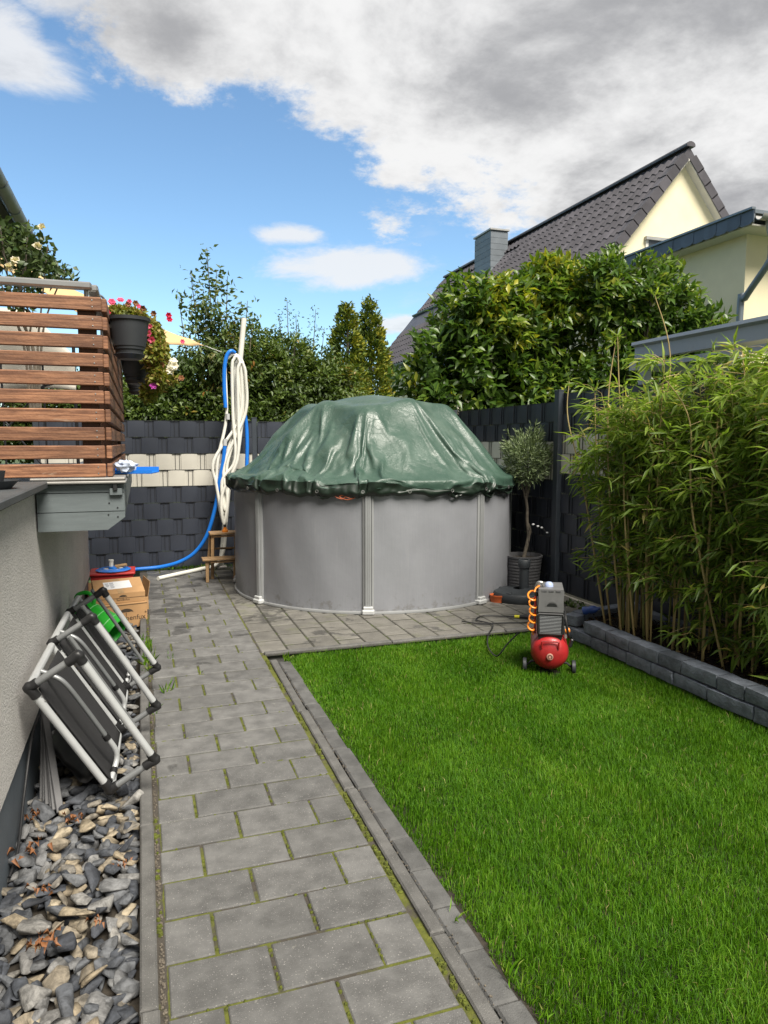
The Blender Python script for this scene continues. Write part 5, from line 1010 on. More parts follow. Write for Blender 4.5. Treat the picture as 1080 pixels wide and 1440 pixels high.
0,0,0,0,0,0,0,0,0,0,0,0,0,0,0,0,0,0,0,0,1,0,0,0,0,0,0,0,0,0,0,0,0,0,0,0,0,0,0,0,0,0,0,0,0,0,0,0,0,0,0,0,0,0,0,0,0,0,0,0,0,0,0,0,0,0,0,0,0,0,0,0,0,0,0,0,0,0,0,0,0,0,0,0,0,0,0,0,0,0,0,0,0,0,0,-1,0,0,0,0,
0,0,0,0,0,0,0,0,0,0,0,-1,0,0,0,0,0,0,0,0,1,0,0,0,0,0,0,0,0,0,0,0,0,0,0,0,0,0,0,0,1,0,0,0,0,0,0,0,0,0,0,0,0,0,0,0,0,0,0,0,0,0,0,0,0,0,0,0,0,0,0,0,0,0,0,0,0,0,0,0,1,0,0,1,0,0,0,0,0,0,0,0,0,0,-1,0,0,0,-1,
0,0,0,0,0,0,0,1,0,0,0,0,0,0,0,0,0,0,0,0,0,0,0,0,0,0,0,0,0,0,0,-1,0,0,0,0,0,0,0,0,0,0,0,0,0,0,0,0,1,0,0,0,0,0,0,0,0,-3,0,0,0,1,0,0,0,0,0,0,0,0,0,0,0,0,0,0,0,0,0,0,0,0,0,0,0,1,-1,0,1,0,-1,0,2,-1,0,-1,0,0,
0,0,1,0,0,0,0,0,0,0,0,0,0,0,1,0,0,0,0,0,0,0,0,0,0,0,0,0,0,0,0,0,0,0,0,1,0,0,0,0,0,0,0,0,1,0,1,1,0,1,0,0,0,0,0,-1,0,-1,0,-1,0,0,-1,0,0,-1,0,0,0,0,0,0,0,1,0,0,0,0,0,0,0,0,0,0,0,0,-1,0,0,0,0,0,0,0,0,0,0,0,
0,0,0,0,0,0,0,0,0,0,0,0,1,0,0,0,0,0,0,0,0,0,-9,0,0,0,0,0,0,0,0,1,0,1,1,1,1,1,1,1,0,0,0,1,2,0,1,1,0,2,-1,-1,0,1,-2,-2,-1,-1,0,-1,-1,-1,0,-1,0,-1,0,0,0,0,0,0,0,0,0,0,0,0,1,0,0,0,0,0,0,0,0,0,0,0,0,0,0,1,0,
1,0,1,0,1,1,1,1,1,1,2,1,2,2,1,1,1,1,1,0,0,0,0,-1,-1,-1,-1,-1,0,-1,-1,-1,-1,-1,0,-1,-1,0,-1,0,-1,0,0,0,0,0,0,0,1,0,0,1,0,0,0,0,0,0,0,-1,0,0,-1,0,-1,-1,-1,-1,-1,-1,0,-1,0,0,0,0,0,0,0,0,0,0,0,0,0,0,1,0,-15,
0,0,1,0,0,1,0,1,0,1,1,1,1,1,2,1,1,2,2,2,2,0,0,2,1,1,1,-1,0,-2,-1,-2,-1,-2,-1,-1,-1,-1,-1,-1,-1,-1,0,-1,0,-1,0,-1,0,0,0,0,0,0,1,0,0,0,0,0,0,0,0,0,0,0,1,0,1,1,1,1,2,1,2,1,1,2,2,1,2,1,1,2,1,1,1,2,1,2,1,1,
0,0,0,-1,-1,-2,-1,-2,-1,-2,-1,-1,-1,-1,-1,-1,-1,-1,-1,-1,0,-1,0,0,0,0,0,0,0,1,0,1,0,0,1,0,0,-1,0,-1,0,-1,-2,-2,-1,-1,-1,-1,-1,0,-1,-1,0,-1,-1,0,-1,0,-1,0,0,0,0,0,0,0,1,0,-19,0,0,1,0,1,1,1,1,1,1,1,2,1,2,
2,2,1,2,2,2,2,2,2,2,1,0,1,-1,0,-2,-1,-1,-1,-1,-2,-1,-1,-2,-1,-2,-1,-2,-1,-1,-2,-1,-1,-1,0,-1,0,0,0,0,0,0,1,0,0,0,1,0,0,0,0,0,0,1,0,1,1,1,1,1,2,1,2,1,2,2,1,2,2,3,2,2,3,2,3,2,1,1,0,0,-1,-1,-2,-2,-1,-1,-2,
-1,-1,-2,-1,-1,-1,-1,-1,-1,-2,-1,-1,-1,-1,0,-1,0,0,1,0,1,0,1,0,1,0,0,0,0,-1,-1,-2,-2,0,-1,-2,-2,-2,-2,-1,-2,-1,-2,-1,-1,-1,-1,-1,0,-1,-1,0,0,-1,0,0,1,0,0,-20,0,0,0,1,1,0,1,1,1,2,1,2,2,2,2,2,2,2,3,2,3,2,
3,2,2,1,-1,1,-2,-2,-2,-3,-2,-2,-2,-2,-2,-2,-2,-1,-2,-1,-1,-2,0,-1,-1,0,-1,0,0,0,0,1,0,0,1,0,1,0,0,0,0,0,0,0,1,0,1,0,1,1,1,2,2,2,2,3,3,2,2,2,1,1,1,1,1,0,2,2,1,1,0,0,-1,-1,-2,-3,-2,-1,-1,-1,0,-1,0,0,1,0,
0,0,1,0,0,0,0,0,-1,-1,-1,-1,-1,-1,-1,1,0,1,0,0,1,-1,-1,-2,-2,-2,-3,-2,-2,-2,-2,-2,-1,-2,-1,-2,-1,-2,-1,-1,-2,-1,-1,-1,-1,-1,-1,0,0,1,0,0,-5,1,1,1,0,0,-1,0,-1,-1,0,-1,0,-1,0,1,0,1,2,3,3,2,3,3,2,2,1,0,-1,
-1,-1,-1,-3,-3,-1,-1,-1,0,0,0,1,0,1,0,0,0,0,-1,-1,-1,-3,0,0,-1,0,1,1,2,0,1,1,0,-1,0,0,0,1,2,2,0,1,-1,-1,-1,-1,-2,-2,-1,-1,-1,-1,0,0,1,1,2,2,1,2,2,2,2,-1,1,0,3,-1,-5,-2,-3,-2,-2,-2,-1,-2,-2,-1,-1,0,1,0,
1,0,1,2,1,1,2,2,2,2,2,3,2,3,3,0,2,0,0,0,-2,-2,-2,-4,-4,-3,-4,-3,-3,-3,-3,-2,-3,-2,-2,-2,-2,-1,-2,-1,0,0,0,0,0,1,1,2,2,1,1,-2,-3,-2,-1,-2,-1,-1,-1,-1,0,-1,1,0,1,2,1,2,3,2,3,4,2,3,5,0,-3,0,-1,0,-2,1,-4,-3,
-2,-2,-2,-1,-1,0,0,0,1,1,1,2,1,2,2,1,2,3,2,2,2,1,0,0,0,2,1,0,-1,-1,0,0,-2,-4,-3,-2,-3,-2,-2,-2,-1,-2,-1,-1,0,-1,0,1,1,1,1,1,1,2,1,3,0,4,-2,1,1,4,1,-4,-6,-4,-2,-2,-2,-2,-1,-1,-1,-1,0,0,1,0,1,1,2,2,2,2,3,
2,3,3,3,4,3,2,2,1,0,0,0,-2,-2,-2,-2,-4,-4,-4,-4,-3,-3,-4,-3,-2,-3,-2,-2,-2,-2,-1,-1,-1,-1,0,0,0,0,1,1,1,1,0,-2,-3,-2,-3,-2,-2,-1,-1,0,0,0,1,1,1,2,2,2,3,4,2,4,6,4,-1,-4,-3,-2,1,-2,-1,0,2,-2,-5,-3,-2,-1,
-2,0,0,0,0,1,1,2,2,3,2,3,2,3,3,3,3,2,3,2,1,2,0,1,-2,-1,-2,-2,-3,-3,-3,-3,-3,-3,-2,-3,-2,-3,-1,-1,-1,0,0,1,0,0,2,1,2,1,2,3,0,3,-2,1,1,4,4,-2,-6,-7,-4,-2,-2,-2,-2,-1,-1,0,0,0,0,1,1,1,2,2,2,3,2,3,4,3,4,3,
2,5,0,-1,2,0,0,-3,-2,-2,-4,-1,1,-1,-5,-5,-4,-3,-3,-3,-3,-3,-2,-2,-2,-2,-2,-1,0,-1,0,0,1,1,2,2,3,-2,-3,-3,-2,-3,-2,-1,-1,-1,0,0,1,0,2,1,3,3,3,3,4,6,6,3,-1,-4,-4,-3,-3,0,-1,-2,0,1,2,-1,-5,-4,-2,-1,-2,0,0,
1,1,1,2,2,2,3,3,3,3,4,3,4,3,3,2,3,0,1,1,-2,-1,-2,-3,-2,-4,-4,-4,-3,-3,-3,-2,-3,-1,-2,-1,-1,0,0,0,1,1,1,1,1,1,3,5,-3,4,-2,0,1,5,5,1,-5,-8,-6,-4,-3,-1,0,0,0,0,0,0,1,0,0,0,1,1,2,3,3,4,4,3,3,6,5,-1,-2,0,1,
-2,2,1,-6,-4,-1,-2,-3,0,1,1,-2,-6,-3,-4,-3,-2,-2,-3,-2,-3,-2,-2,-1,-1,1,1,1,1,1,0,1,-3,-3,-3,-3,-2,-2,-1,-2,0,0,0,1,1,1,3,2,4,4,3,5,7,4,2,-3,-4,-4,-3,-3,-1,0,-3,-1,1,1,3,-4,-5,-2,-2,-2,1,-2,1,1,2,1,2,3,
2,4,3,3,3,4,3,4,3,4,0,1,1,2,-2,-2,-2,-3,-3,-1,-5,-4,-4,-3,-2,-3,-2,-2,-1,-1,-1,0,0,0,0,1,1,2,1,1,3,5,-3,4,-2,-1,1,5,5,3,-5,-7,-7,-5,-2,1,-1,0,0,1,0,1,-1,1,0,0,0,0,1,3,3,5,3,3,5,7,2,-2,-2,1,1,-4,2,3,-4,
-6,-3,-2,-2,-2,0,2,2,-1,-6,-3,-3,-1,-4,-2,-3,-2,-3,-2,-2,-2,0,0,0,1,0,1,0,-4,-4,-3,-2,-2,-2,-2,-1,0,0,1,0,1,2,3,4,4,4,4,6,6,3,0,-4,-5,-3,-3,-4,-1,0,-3,-1,0,1,3,0,-6,-3,-2,-1,2,0,-3,1,1,2,2,2,4,2,3,3,3,
4,4,3,6,2,-1,0,1,4,-4,-2,-1,-3,-3,-1,-2,-5,-4,-3,-3,-2,-2,-2,-1,-1,-1,0,0,0,0,1,1,1,2,1,5,3,-4,4,-2,0,0,5,5,4,-3,-7,-8,-6,-1,0,2,-2,0,0,0,0,3,-2,0,2,-2,1,0,3,4,4,3,4,7,6,0,-3,-2,2,0,-4,2,3,-2,-6,-5,-2,
-2,-2,-1,0,2,3,0,-5,-3,-3,0,-3,-3,-2,-3,-3,-2,-2,-2,-1,0,0,1,0,1,-6,-3,-3,-3,-2,-2,0,0,0,0,0,0,1,2,4,5,4,4,5,6,5,2,-2,-5,-4,-3,-4,-1,-5,1,-3,0,-1,0,3,3,-4,-5,-3,0,1,3,-4,-1,1,1,2,3,2,3,2,3,4,4,3,5,6,2,
-3,1,1,4,-5,-1,-1,-3,-3,-2,-1,-2,-5,-4,-3,-2,-2,-1,-1,-1,1,-2,0,0,0,1,1,1,1,1,6,2,-3,3,-2,0,0,5,5,5,-2,-7,-8,-7,0,0,1,2,0,-1,0,-2,3,-2,0,0,3,-1,-1,2,5,3,3,6,7,4,-2,-3,-1,3,-1,-4,1,4,0,-7,-5,-3,-2,-2,-2,
0,1,2,2,2,-3,-4,-2,1,-4,-2,-3,-3,-3,-2,-2,-2,0,0,0,0,0,-9,-3,-3,-2,0,-1,0,1,-1,0,0,-1,1,4,6,5,4,6,5,4,2,1,-5,-4,-4,-3,-3,-1,-6,-2,-2,0,3,-4,0,3,4,-5,-4,1,-1,5,2,-6,-1,0,1,3,1,1,3,4,3,3,6,6,5,0,-4,0,3,4,
-6,0,0,-5,-3,-2,-2,1,-2,-5,-4,-1,-2,-1,0,0,2,-2,-1,0,0,0,0,1,1,2,7,-1,-3,4,-2,-1,0,5,7,2,3,-7,-8,-8,0,0,0,1,3,-4,0,3,-2,0,2,3,-4,0,0,1,5,3,6,8,5,0,-4,-3,1,3,-3,-5,1,4,4,-4,-7,-5,-4,-2,-2,-1,-1,1,2,3,1,
2,2,-1,-2,0,-2,-2,-3,0,-2,-3,-4,-3,-1,-1,0,-9,-4,-3,-1,0,2,-2,0,-1,0,0,0,0,7,5,6,4,6,4,2,2,0,-4,-4,-3,-4,-3,-1,-7,-2,-2,5,-3,-2,-1,1,4,2,-7,-2,1,4,5,-6,-2,-1,2,0,2,4,0,3,3,4,6,7,4,-2,-3,0,5,2,-6,0,0,-5,
-3,-2,-2,-1,1,-3,-5,-2,-1,1,-1,1,2,-3,-1,0,-1,1,0,0,1,2,7,-1,-3,3,-2,-1,1,4,8,4,1,-6,-8,-9,1,-1,1,3,1,-4,4,-2,-1,1,5,-3,-2,0,0,1,4,5,7,7,3,-2,-4,-1,1,2,-4,-4,1,4,4,-2,-8,-5,-4,-3,-2,-2,-1,0,2,2,4,0,2,3,
1,-1,0,-2,-2,-4,-6,-4,-3,-3,-1,-1,0,-10,-4,-3,1,2,0,-3,0,0,0,0,1,-1,6,6,7,6,4,2,3,1,0,-3,-4,-4,-4,-3,-1,-8,-2,-1,5,2,-3,-2,-3,2,5,-6,-4,4,2,7,-6,-3,-2,0,1,5,1,1,1,3,5,6,7,3,-2,-4,1,5,2,-6,3,-4,-3,-4,-2,
-2,-2,1,-1,-5,0,1,-2,1,0,2,-3,0,-1,-1,0,0,1,0,1,8,-3,-2,3,-2,0,0,4,8,6,-1,-4,-9,-8,0,0,0,5,-2,-2,5,-1,-2,5,-1,0,-4,-1,0,1,5,5,8,6,2,-4,-3,-1,3,0,-5,-4,1,4,5,0,-8,-6,-5,-3,-3,-1,-2,-1,1,3,3,4,1,2,3,1,0,
-2,-3,-4,-6,-5,-4,-3,-1,0,2,-11,-4,-1,3,-2,1,-2,0,-1,0,2,-2,0,6,7,7,5,5,3,2,0,-1,-2,-4,-4,-3,-3,-2,-8,-2,-1,5,3,-6,-2,3,-4,5,-1,-7,3,4,7,-4,-4,-2,3,-3,0,1,2,2,3,6,7,6,3,-3,-4,1,6,1,-6,4,-4,-4,-4,-2,-2,
-2,-1,2,-4,4,0,-2,-1,1,1,-2,-1,0,-3,1,0,0,0,1,8,-3,-3,3,-2,0,1,4,8,7,-3,-3,-9,-8,1,0,0,5,-4,3,-2,1,5,-1,0,1,-5,-1,0,1,5,6,8,5,0,-4,-4,1,3,-1,-5,-4,0,5,5,1,-6,-7,-6,-4,-3,-2,-1,-1,-1,3,3,3,4,3,2,1,1,-3,
-2,-5,-3,-4,-5,-6,2,1,-2,-12,-3,0,4,-3,0,0,-2,0,2,-2,0,-1,7,6,8,5,3,4,1,0,-1,-1,-4,-4,-4,-4,-1,-8,-1,0,3,5,-7,-1,4,-6,3,1,-6,3,4,7,-1,-5,-2,1,2,0,-5,1,3,2,6,8,5,2,-4,-3,1,7,-1,-6,5,-4,-4,-4,-2,-1,-2,-2,
0,1,0,2,3,-2,0,1,-2,-1,-2,-1,-1,0,1,0,0,8,-3,-3,3,-2,0,0,4,9,7,-1,-4,-9,-8,1,1,0,5,-6,3,-2,5,2,0,2,-1,-6,-1,0,1,5,7,7,5,-2,-5,-3,2,3,-2,-6,-3,0,4,6,2,-4,-8,-7,-5,-3,-2,0,0,-2,0,3,4,4,3,3,1,2,-5,-3,-2,-3,
-6,-4,-4,0,2,-2,-12,-2,0,5,-4,1,-2,0,1,-2,0,-1,0,6,7,8,3,2,5,-1,0,1,-1,-6,-4,-3,-3,0,-8,-1,1,3,5,-8,-1,6,-7,-1,4,-6,3,6,7,0,-5,-2,-1,1,1,-6,0,3,2,7,7,5,2,-4,-4,2,6,-1,-6,6,-5,-4,-3,-2,-1,-3,-1,-1,-1,2,
3,2,3,0,0,-2,-1,-3,-2,0,0,0,0,1,8,-1,-5,1,-1,0,0,4,8,8,0,-4,-9,-8,1,-1,2,5,-6,1,0,5,2,2,2,-4,-5,-2,0,2,6,7,7,3,-3,-5,-2,2,3,-3,-6,-3,0,4,6,3,-3,-6,-9,-6,-3,-2,0,-1,0,-1,0,4,4,4,4,2,2,-6,-4,-2,-4,-4,2,-7,
-2,0,2,-12,-2,3,5,-3,-4,3,-3,-1,0,2,-2,0,4,9,6,-1,4,5,-3,-2,0,1,1,-8,-5,-1,2,-8,2,2,4,2,-10,0,7,-1,-8,1,-3,4,7,6,2,0,-1,-3,0,-5,-8,2,0,2,7,8,3,1,-4,-5,3,8,-3,-6,6,-2,2,-6,-5,-3,-2,-1,1,0,0,1,3,3,3,1,-2,
-3,-3,-2,1,0,0,0,0,8,1,-6,-2,0,1,0,3,9,9,2,-6,-9,-7,-1,1,6,0,-6,4,-4,5,0,2,6,-7,-2,-3,0,4,6,7,6,0,-5,-4,0,4,1,-6,-6,-2,-1,6,4,4,0,-4,-8,-10,-4,1,0,-3,-1,0,-1,0,2,5,4,5,4,-7,-6,-4,-2,2,-1,1,-8,1,-1,-12,
-1,3,5,-3,-5,3,-3,0,2,-2,-1,0,4,9,5,-1,3,6,-2,-4,-1,2,3,-8,-6,-1,3,-8,7,4,0,-1,-9,-1,7,2,-9,-3,-1,6,6,6,2,1,0,0,-7,-5,-7,0,1,2,8,7,2,1,-2,-6,3,7,-4,-6,7,1,2,-6,-5,-4,-2,0,1,-1,1,0,2,4,2,2,-3,-3,-3,0,0,
0,0,0,0,8,2,-7,-2,1,0,1,1,10,9,3,-8,-7,-8,-1,2,7,-5,-2,4,-4,3,0,6,3,-7,-3,-2,1,4,6,8,5,-2,-5,-4,1,4,0,-6,-6,-2,-1,5,7,1,1,-2,-8,-10,-5,0,2,-3,-2,0,-1,0,1,2,5,5,6,-7,-6,-4,-3,2,0,3,-8,-2,0,-11,-2,5,2,2,
-8,2,-3,1,2,-3,-1,1,3,9,4,-2,5,4,0,-5,-3,3,3,-4,-9,-1,3,-6,5,9,-4,0,-10,-1,6,6,-8,-6,-2,6,7,4,3,1,1,-1,-7,-8,-4,4,-3,1,8,7,0,1,0,-7,3,8,-6,-5,7,6,1,-7,-5,-4,-3,0,1,-1,0,1,1,3,3,3,-4,-3,-2,0,0,0,0,0,0,8,
3,-7,-3,1,0,1,1,10,9,3,-4,-11,-8,1,8,-1,-6,6,-4,-3,1,2,9,0,-8,-3,0,2,3,6,8,4,-3,-6,-2,2,4,-2,-7,-5,-2,-1,4,8,0,1,0,-6,-11,-6,-1,2,0,-1,-3,-1,0,0,2,8,1,7,-6,-4,-8,-2,-1,3,4,-7,-3,0,-11,-2,4,5,2,-10,0,2,
2,-3,-1,-1,2,1,9,3,-3,6,1,2,-1,-7,3,3,-2,-9,-2,2,-4,5,10,0,-5,-10,0,6,6,-3,-9,-4,6,7,1,2,2,3,-1,-9,-7,4,-4,-2,1,8,6,0,0,1,-8,3,8,-7,-4,7,8,2,-7,-5,-4,-4,1,-1,2,-1,0,0,3,5,2,-5,-3,-1,0,0,0,1,-1,1,7,4,-7,
-3,0,0,1,1,9,9,3,-2,-11,-9,4,7,-6,-4,7,-1,-5,0,3,10,-2,-8,-2,0,2,4,6,7,3,-4,-6,-1,2,4,-3,-7,-5,-2,-1,4,7,0,1,2,-4,-11,-8,-1,0,2,-2,0,-3,0,-1,3,9,0,5,-4,-4,-8,-4,0,4,4,-3,-8,1,-11,-1,3,5,3,-10,-1,1,3,-2,
0,-3,1,3,8,1,-2,5,-1,3,2,-8,1,4,0,-9,-3,0,0,4,10,3,-8,-10,0,5,6,2,-8,-8,8,1,1,2,2,4,1,-10,-6,5,-6,-1,0,8,5,3,2,-4,-8,4,8,-8,-2,5,8,5,-6,-4,-6,1,-6,1,1,-1,0,0,4,5,1,-5,-3,-1,0,0,0,2,-1,0,5,7,-5,-6,0,1,0,
1,9,9,2,1,-11,-11,6,8,-6,-6,2,5,-5,-2,5,10,-4,-8,-2,1,2,4,6,7,2,-6,-5,0,3,3,-5,-7,-5,-1,-1,3,8,1,0,2,-2,-10,-10,5,-6,1,-2,0,0,-3,0,2,9,9,-7,-3,-5,-2,-7,0,2,6,-1,-8,-1,-11,-1,2,6,4,-10,-1,0,2,3,-5,-1,1,
1,9,-1,-2,5,-1,7,-1,-8,-1,3,4,-9,2,-2,7,-6,9,6,-11,-8,-1,3,7,6,-5,-12,2,4,-1,3,2,5,1,-10,-5,5,-6,3,-5,5,6,3,5,-6,-8,6,6,-8,6,-3,8,8,-6,-4,-4,0,-8,2,0,-1,0,0,5,4,0,-5,-2,-1,0,0,1,1,-2,1,4,8,-3,-8,0,0,1,
1,9,9,8,-5,-10,-11,10,4,-8,-5,1,5,-2,-4,7,10,-8,-6,-1,1,2,4,6,7,0,-6,-4,0,4,2,-6,-7,-5,-1,-1,3,8,5,-2,0,-5,-3,-12,7,-6,-4,-1,0,1,-1,-2,1,10,9,-9,-5,-5,-2,-2,4,-5,6,1,-8,-1,-11,0,2,3,7,-11,-1,0,5,-3,-2,
2,5,-5,4,4,-4,1,2,9,-3,-7,-2,2,5,-6,-2,3,9,-10,7,8,-7,-11,2,-2,6,8,-2,-11,-4,4,-1,2,2,5,3,-10,-5,7,-7,5,-6,2,4,5,6,-7,-3,12,-7,-6,9,-6,7,8,4,-8,-4,-1,-10,1,0,0,0,0,6,3,-2,-4,-2,0,0,0,2,-1,-1,5,0,7,-1,-8,
-1,0,1,0,9,10,10,-8,-9,-11,11,3,-5,4,-12,5,-3,-2,11,6,-9,-5,-1,2,2,3,7,6,-2,-5,-4,1,5,0,-7,-7,-5,0,-1,2,8,6,-5,0,-4,2,-12,6,1,-8,-5,-1,1,-2,0,0,10,9,-10,-6,-3,4,1,-4,-5,3,4,-8,-1,-8,-3,4,11,-4,-10,0,1,
4,-5,5,-1,0,2,-5,3,-2,0,3,9,2,-4,-8,0,0,2,3,14,-8,-4,13,-10,5,-12,2,-7,4,8,-3,-1,-10,0,0,0,3,3,7,-11,-2,7,-7,4,2,1,-5,8,-1,-6,14,-1,0,-11,7,-6,3,9,2,4,5,-11,-12,-2,0,1,-1,0,7,-1,-2,1,-3,2,-2,0,1,-1,7,-2,
-2,4,4,-9,-1,0,1,1,13,5,11,-6,-13,-10,12,10,3,-4,-14,-4,0,2,13,-1,-9,-3,0,2,1,4,6,5,-4,-6,-1,2,5,-4,-8,-5,-2,6,-6,-3,6,8,-5,-5,-2,8,-8,1,6,-2,-8,0,-8,-1,0,0,7,10,-10,-6,3,-4,1,6,-11,3,4,-7,-2,-6,-5,6,11,
-8,-9,6,-2,1,-5,5,-2,1,1,-4,1,5,-4,1,9,4,-8,-5,3,2,2,1,14,-2,-8,11,-12,6,-9,4,-10,-2,8,3,-5,-10,0,0,2,-1,10,1,-11,-1,7,-7,3,1,5,-8,8,-5,2,12,-2,1,-12,7,-6,1,8,3,6,8,-14,-9,-4,-1,1,-1,3,2,5,-4,-1,-2,3,-2,
-1,0,1,7,2,-5,0,5,-8,-2,1,1,2,14,1,11,-2,-13,-12,10,11,11,-8,-13,-7,0,2,13,-4,-8,1,-2,2,0,3,7,4,-6,-4,-1,3,4,-5,-8,-4,-1,8,-8,-3,3,8,-2,-7,-3,7,8,-12,7,-2,-10,-2,1,-3,-4,0,6,10,-10,-5,0,4,-5,3,6,-13,6,
-4,-4,-5,-6,9,9,-11,-6,0,5,-5,-1,4,-3,-1,0,5,1,-3,6,-6,6,6,-9,-3,1,2,2,6,13,-6,8,0,-14,5,4,-2,-9,-2,3,2,-8,-9,1,1,-1,1,12,-3,-11,0,7,-7,1,4,4,-8,5,-3,5,11,8,-11,-11,6,-6,0,8,3,8,10,-14,-8,-4,-3,0,-1,2,
2,5,1,-4,-1,2,-2,-1,1,1,6,4,-5,-3,4,-8,-1,1,2,3,14,-2,11,1,-13,-12,14,11,8,-7,-14,-7,-2,3,13,-8,-5,3,-4,2,0,3,6,2,-5,-4,-1,4,3,-6,-7,-3,-1,10,0,-10,-2,8,0,-8,1,1,8,8,-15,2,-10,-3,-1,1,0,0,0,11,-8,6,-13,
5,-4,5,8,-15,-2,-2,-2,-2,-8,7,11,-12,-2,-6,5,-5,0,3,-3,0,3,-1,0,0,9,2,-8,8,-6,7,-8,-1,6,6,15,-11,2,3,3,-14,9,-2,-1,-1,-9,0,3,-13,1,-3,0,3,12,-9,-5,14,-13,-3,3,6,1,-9,1,1,7,12,9,-12,0,-12,2,-3,4,6,12,9,
-14,-8,-4,-2,-2,-1,1,1,3,5,-3,-2,2,-2,-1,1,2,6,2,2,-9,1,-6,-1,1,3,4,13,-3,7,6,-11,-13,14,14,4,-5,-13,-9,-3,3,13,0,-12,2,-4,1,0,2,7,1,-6,-3,0,4,2,-7,-6,-2,0,8,7,-12,-7,6,2,-7,1,3,9,11,-16,-5,-9,-3,-2,-1,
0,1,1,11,-4,10,-16,-1,0,7,10,-15,-4,-3,-1,-5,-6,7,10,-5,-13,-2,3,-4,1,2,-3,1,0,1,0,2,5,12,-11,-2,1,12,2,1,-8,5,15,-1,-8,2,13,-7,-13,-1,-3,-2,-1,10,-12,-9,-4,0,0,13,3,-12,3,13,-13,-4,2,5,-2,-8,1,6,4,12,
11,-2,-9,-15,-3,0,4,6,13,9,-13,-7,-4,-3,-2,-1,0,1,1,4,3,-5,2,-1,1,0,1,3,3,5,-10,-4,1,-3,-1,4,4,14,5,-4,7,-13,-10,15,15,2,-3,-13,-10,-3,2,12,5,-14,0,-4,1,-1,2,6,0,-6,-2,1,4,1,-8,-4,-1,1,4,12,-3,-13,-4,4,
-5,2,4,11,13,-16,-13,-7,-2,-2,-1,-1,0,1,9,2,13,-16,6,-10,8,10,-14,-4,-2,-2,-7,-6,6,10,-5,-14,-1,0,0,0,0,0,0,0,1,1,5,7,12,-5,-8,0,9,2,13,-6,-6,13,1,-12,4,15,4,-8,-17,3,1,1,-7,7,-15,-9,-5,2,16,-8,-7,14,6,
-13,-5,4,-5,-3,-2,2,3,6,13,8,8,-15,-15,-3,0,2,5,13,10,-13,-6,-4,-3,-1,-1,2,-2,0,1,5,-3,0,1,3,-2,2,2,6,2,-10,-4,-1,-1,2,11,-8,15,9,-2,-1,-13,-7,15,15,-1,0,-12,-11,-5,3,9,10,-14,-4,-2,0,-2,7,0,-1,-5,0,0,
4,0,-7,3,-4,0,3,10,7,-14,-12,-1,-1,4,5,13,15,-14,-14,-11,-3,-1,0,0,0,4,-2,8,15,-16,10,-13,6,10,-14,-4,-1,-1,12,-10,-4,10,-13,7,-1,-2,-3,-1,0,3,2,-2,0,-7,3,3,10,-7,-3,3,13,9,13,-1,-9,-14,-4,0,3,12,14,-11,
-17,3,-7,-4,2,16,-7,1,-13,3,-13,0,13,-6,7,-10,-2,-1,0,4,2,-6,-1,0,14,1,12,-14,-13,0,0,0,0,7,14,-3,-9,-4,-2,3,1,-5,2,-3,-1,0,0,0,2,5,-3,1,3,6,-6,0,-5,0,0,2,12,-14,6,12,9,-5,-17,-6,16,15,2,-1,-13,-3,-13,
10,13,-3,-12,-5,-2,-1,5,-6,-3,-1,0,0,0,0,0,4,5,-5,-1,6,7,6,3,-16,-9,11,5,-9,15,8,-2,-11,-17,0,4,7,-9,-1,-1,2,4,12,-17,17,-17,8,2,-11,0,0,0,1,-5,-2,16,-16,-2,-1,0,0,2,2,1,5,1,-9,8,3,1,0,-7,0,14,11,6,-4,
-3,1,-16,-3,3,5,13,10,-11,-17,6,-5,-9,1,17,3,-6,-6,-15,7,-9,17,-12,3,0,-1,0,-1,-4,4,-1,-5,7,-6,12,6,-2,-17,0,0,0,7,-7,12,8,-7,-11,0,0,-2,6,-6,0,1,1,0,0,0,1,-2,-1,2,6,-7,0,2,-1,-2,1,12,-13,-1,11,11,0,-17,
-4,13,13,3,-2,-14,5,-17,14,10,-8,-10,0,-5,-2,5,-2,0,0,0,-1,1,0,0,1,-1,-3,0,1,5,7,2,0,-15,13,7,-15,5,6,7,-7,-16,0,7,10,-6,-4,0,-4,4,7,-13,10,-12,9,-4,-2,-3,-3,-1,16,-9,-11,11,-13,0,1,4,4,-1,1,3,-2,-9,5,
-1,-3,-2,0,2,14,9,-2,3,4,-10,6,-15,1,8,1,8,11,-9,-18,9,-6,-11,0,17,4,-2,-8,-16,4,-4,16,-6,-13,0,1,-1,1,4,-4,5,1,-5,1,10,4,3,-17,0,0,10,-10,5,-3,6,9,-14,-5,-1,9,-2,-1,-2,-2,-1,-1,-1,0,0,1,1,1,1,-3,2,0,0,
0,1,10,2,-4,-8,9,8,-17,2,4,10,7,-7,-11,11,-16,13,-3,-1,-2,-3,-2,-2,-2,-1,-1,-1,0,0,0,0,0,1,0,2,1,2,1,2,1,0,-1,12,-9,6,-1,-7,5,5,-18,8,5,13,-1,-1,-6,-4,-4,-3,-13,13,6,-12,-8,-3,-2,-3,-1,11,9,-14,3,-10,8,
3,3,2,0,0,-9,-5,-4,-1,-1,1,3,-2,15,5,2,-1,8,-9,-7,9,-12,4,6,9,0,0,2,-17,-3,-4,-3,1,17,3,2,-9,-15,-1,1,15,-7,-5,-17,2,1,1,-1,6,2,1,-4,8,5,3,6,-15,14,0,-14,0,12,4,3,-5,-3,-10,4,-6,-10,0,-3,-2,-2,-1,-1,0,
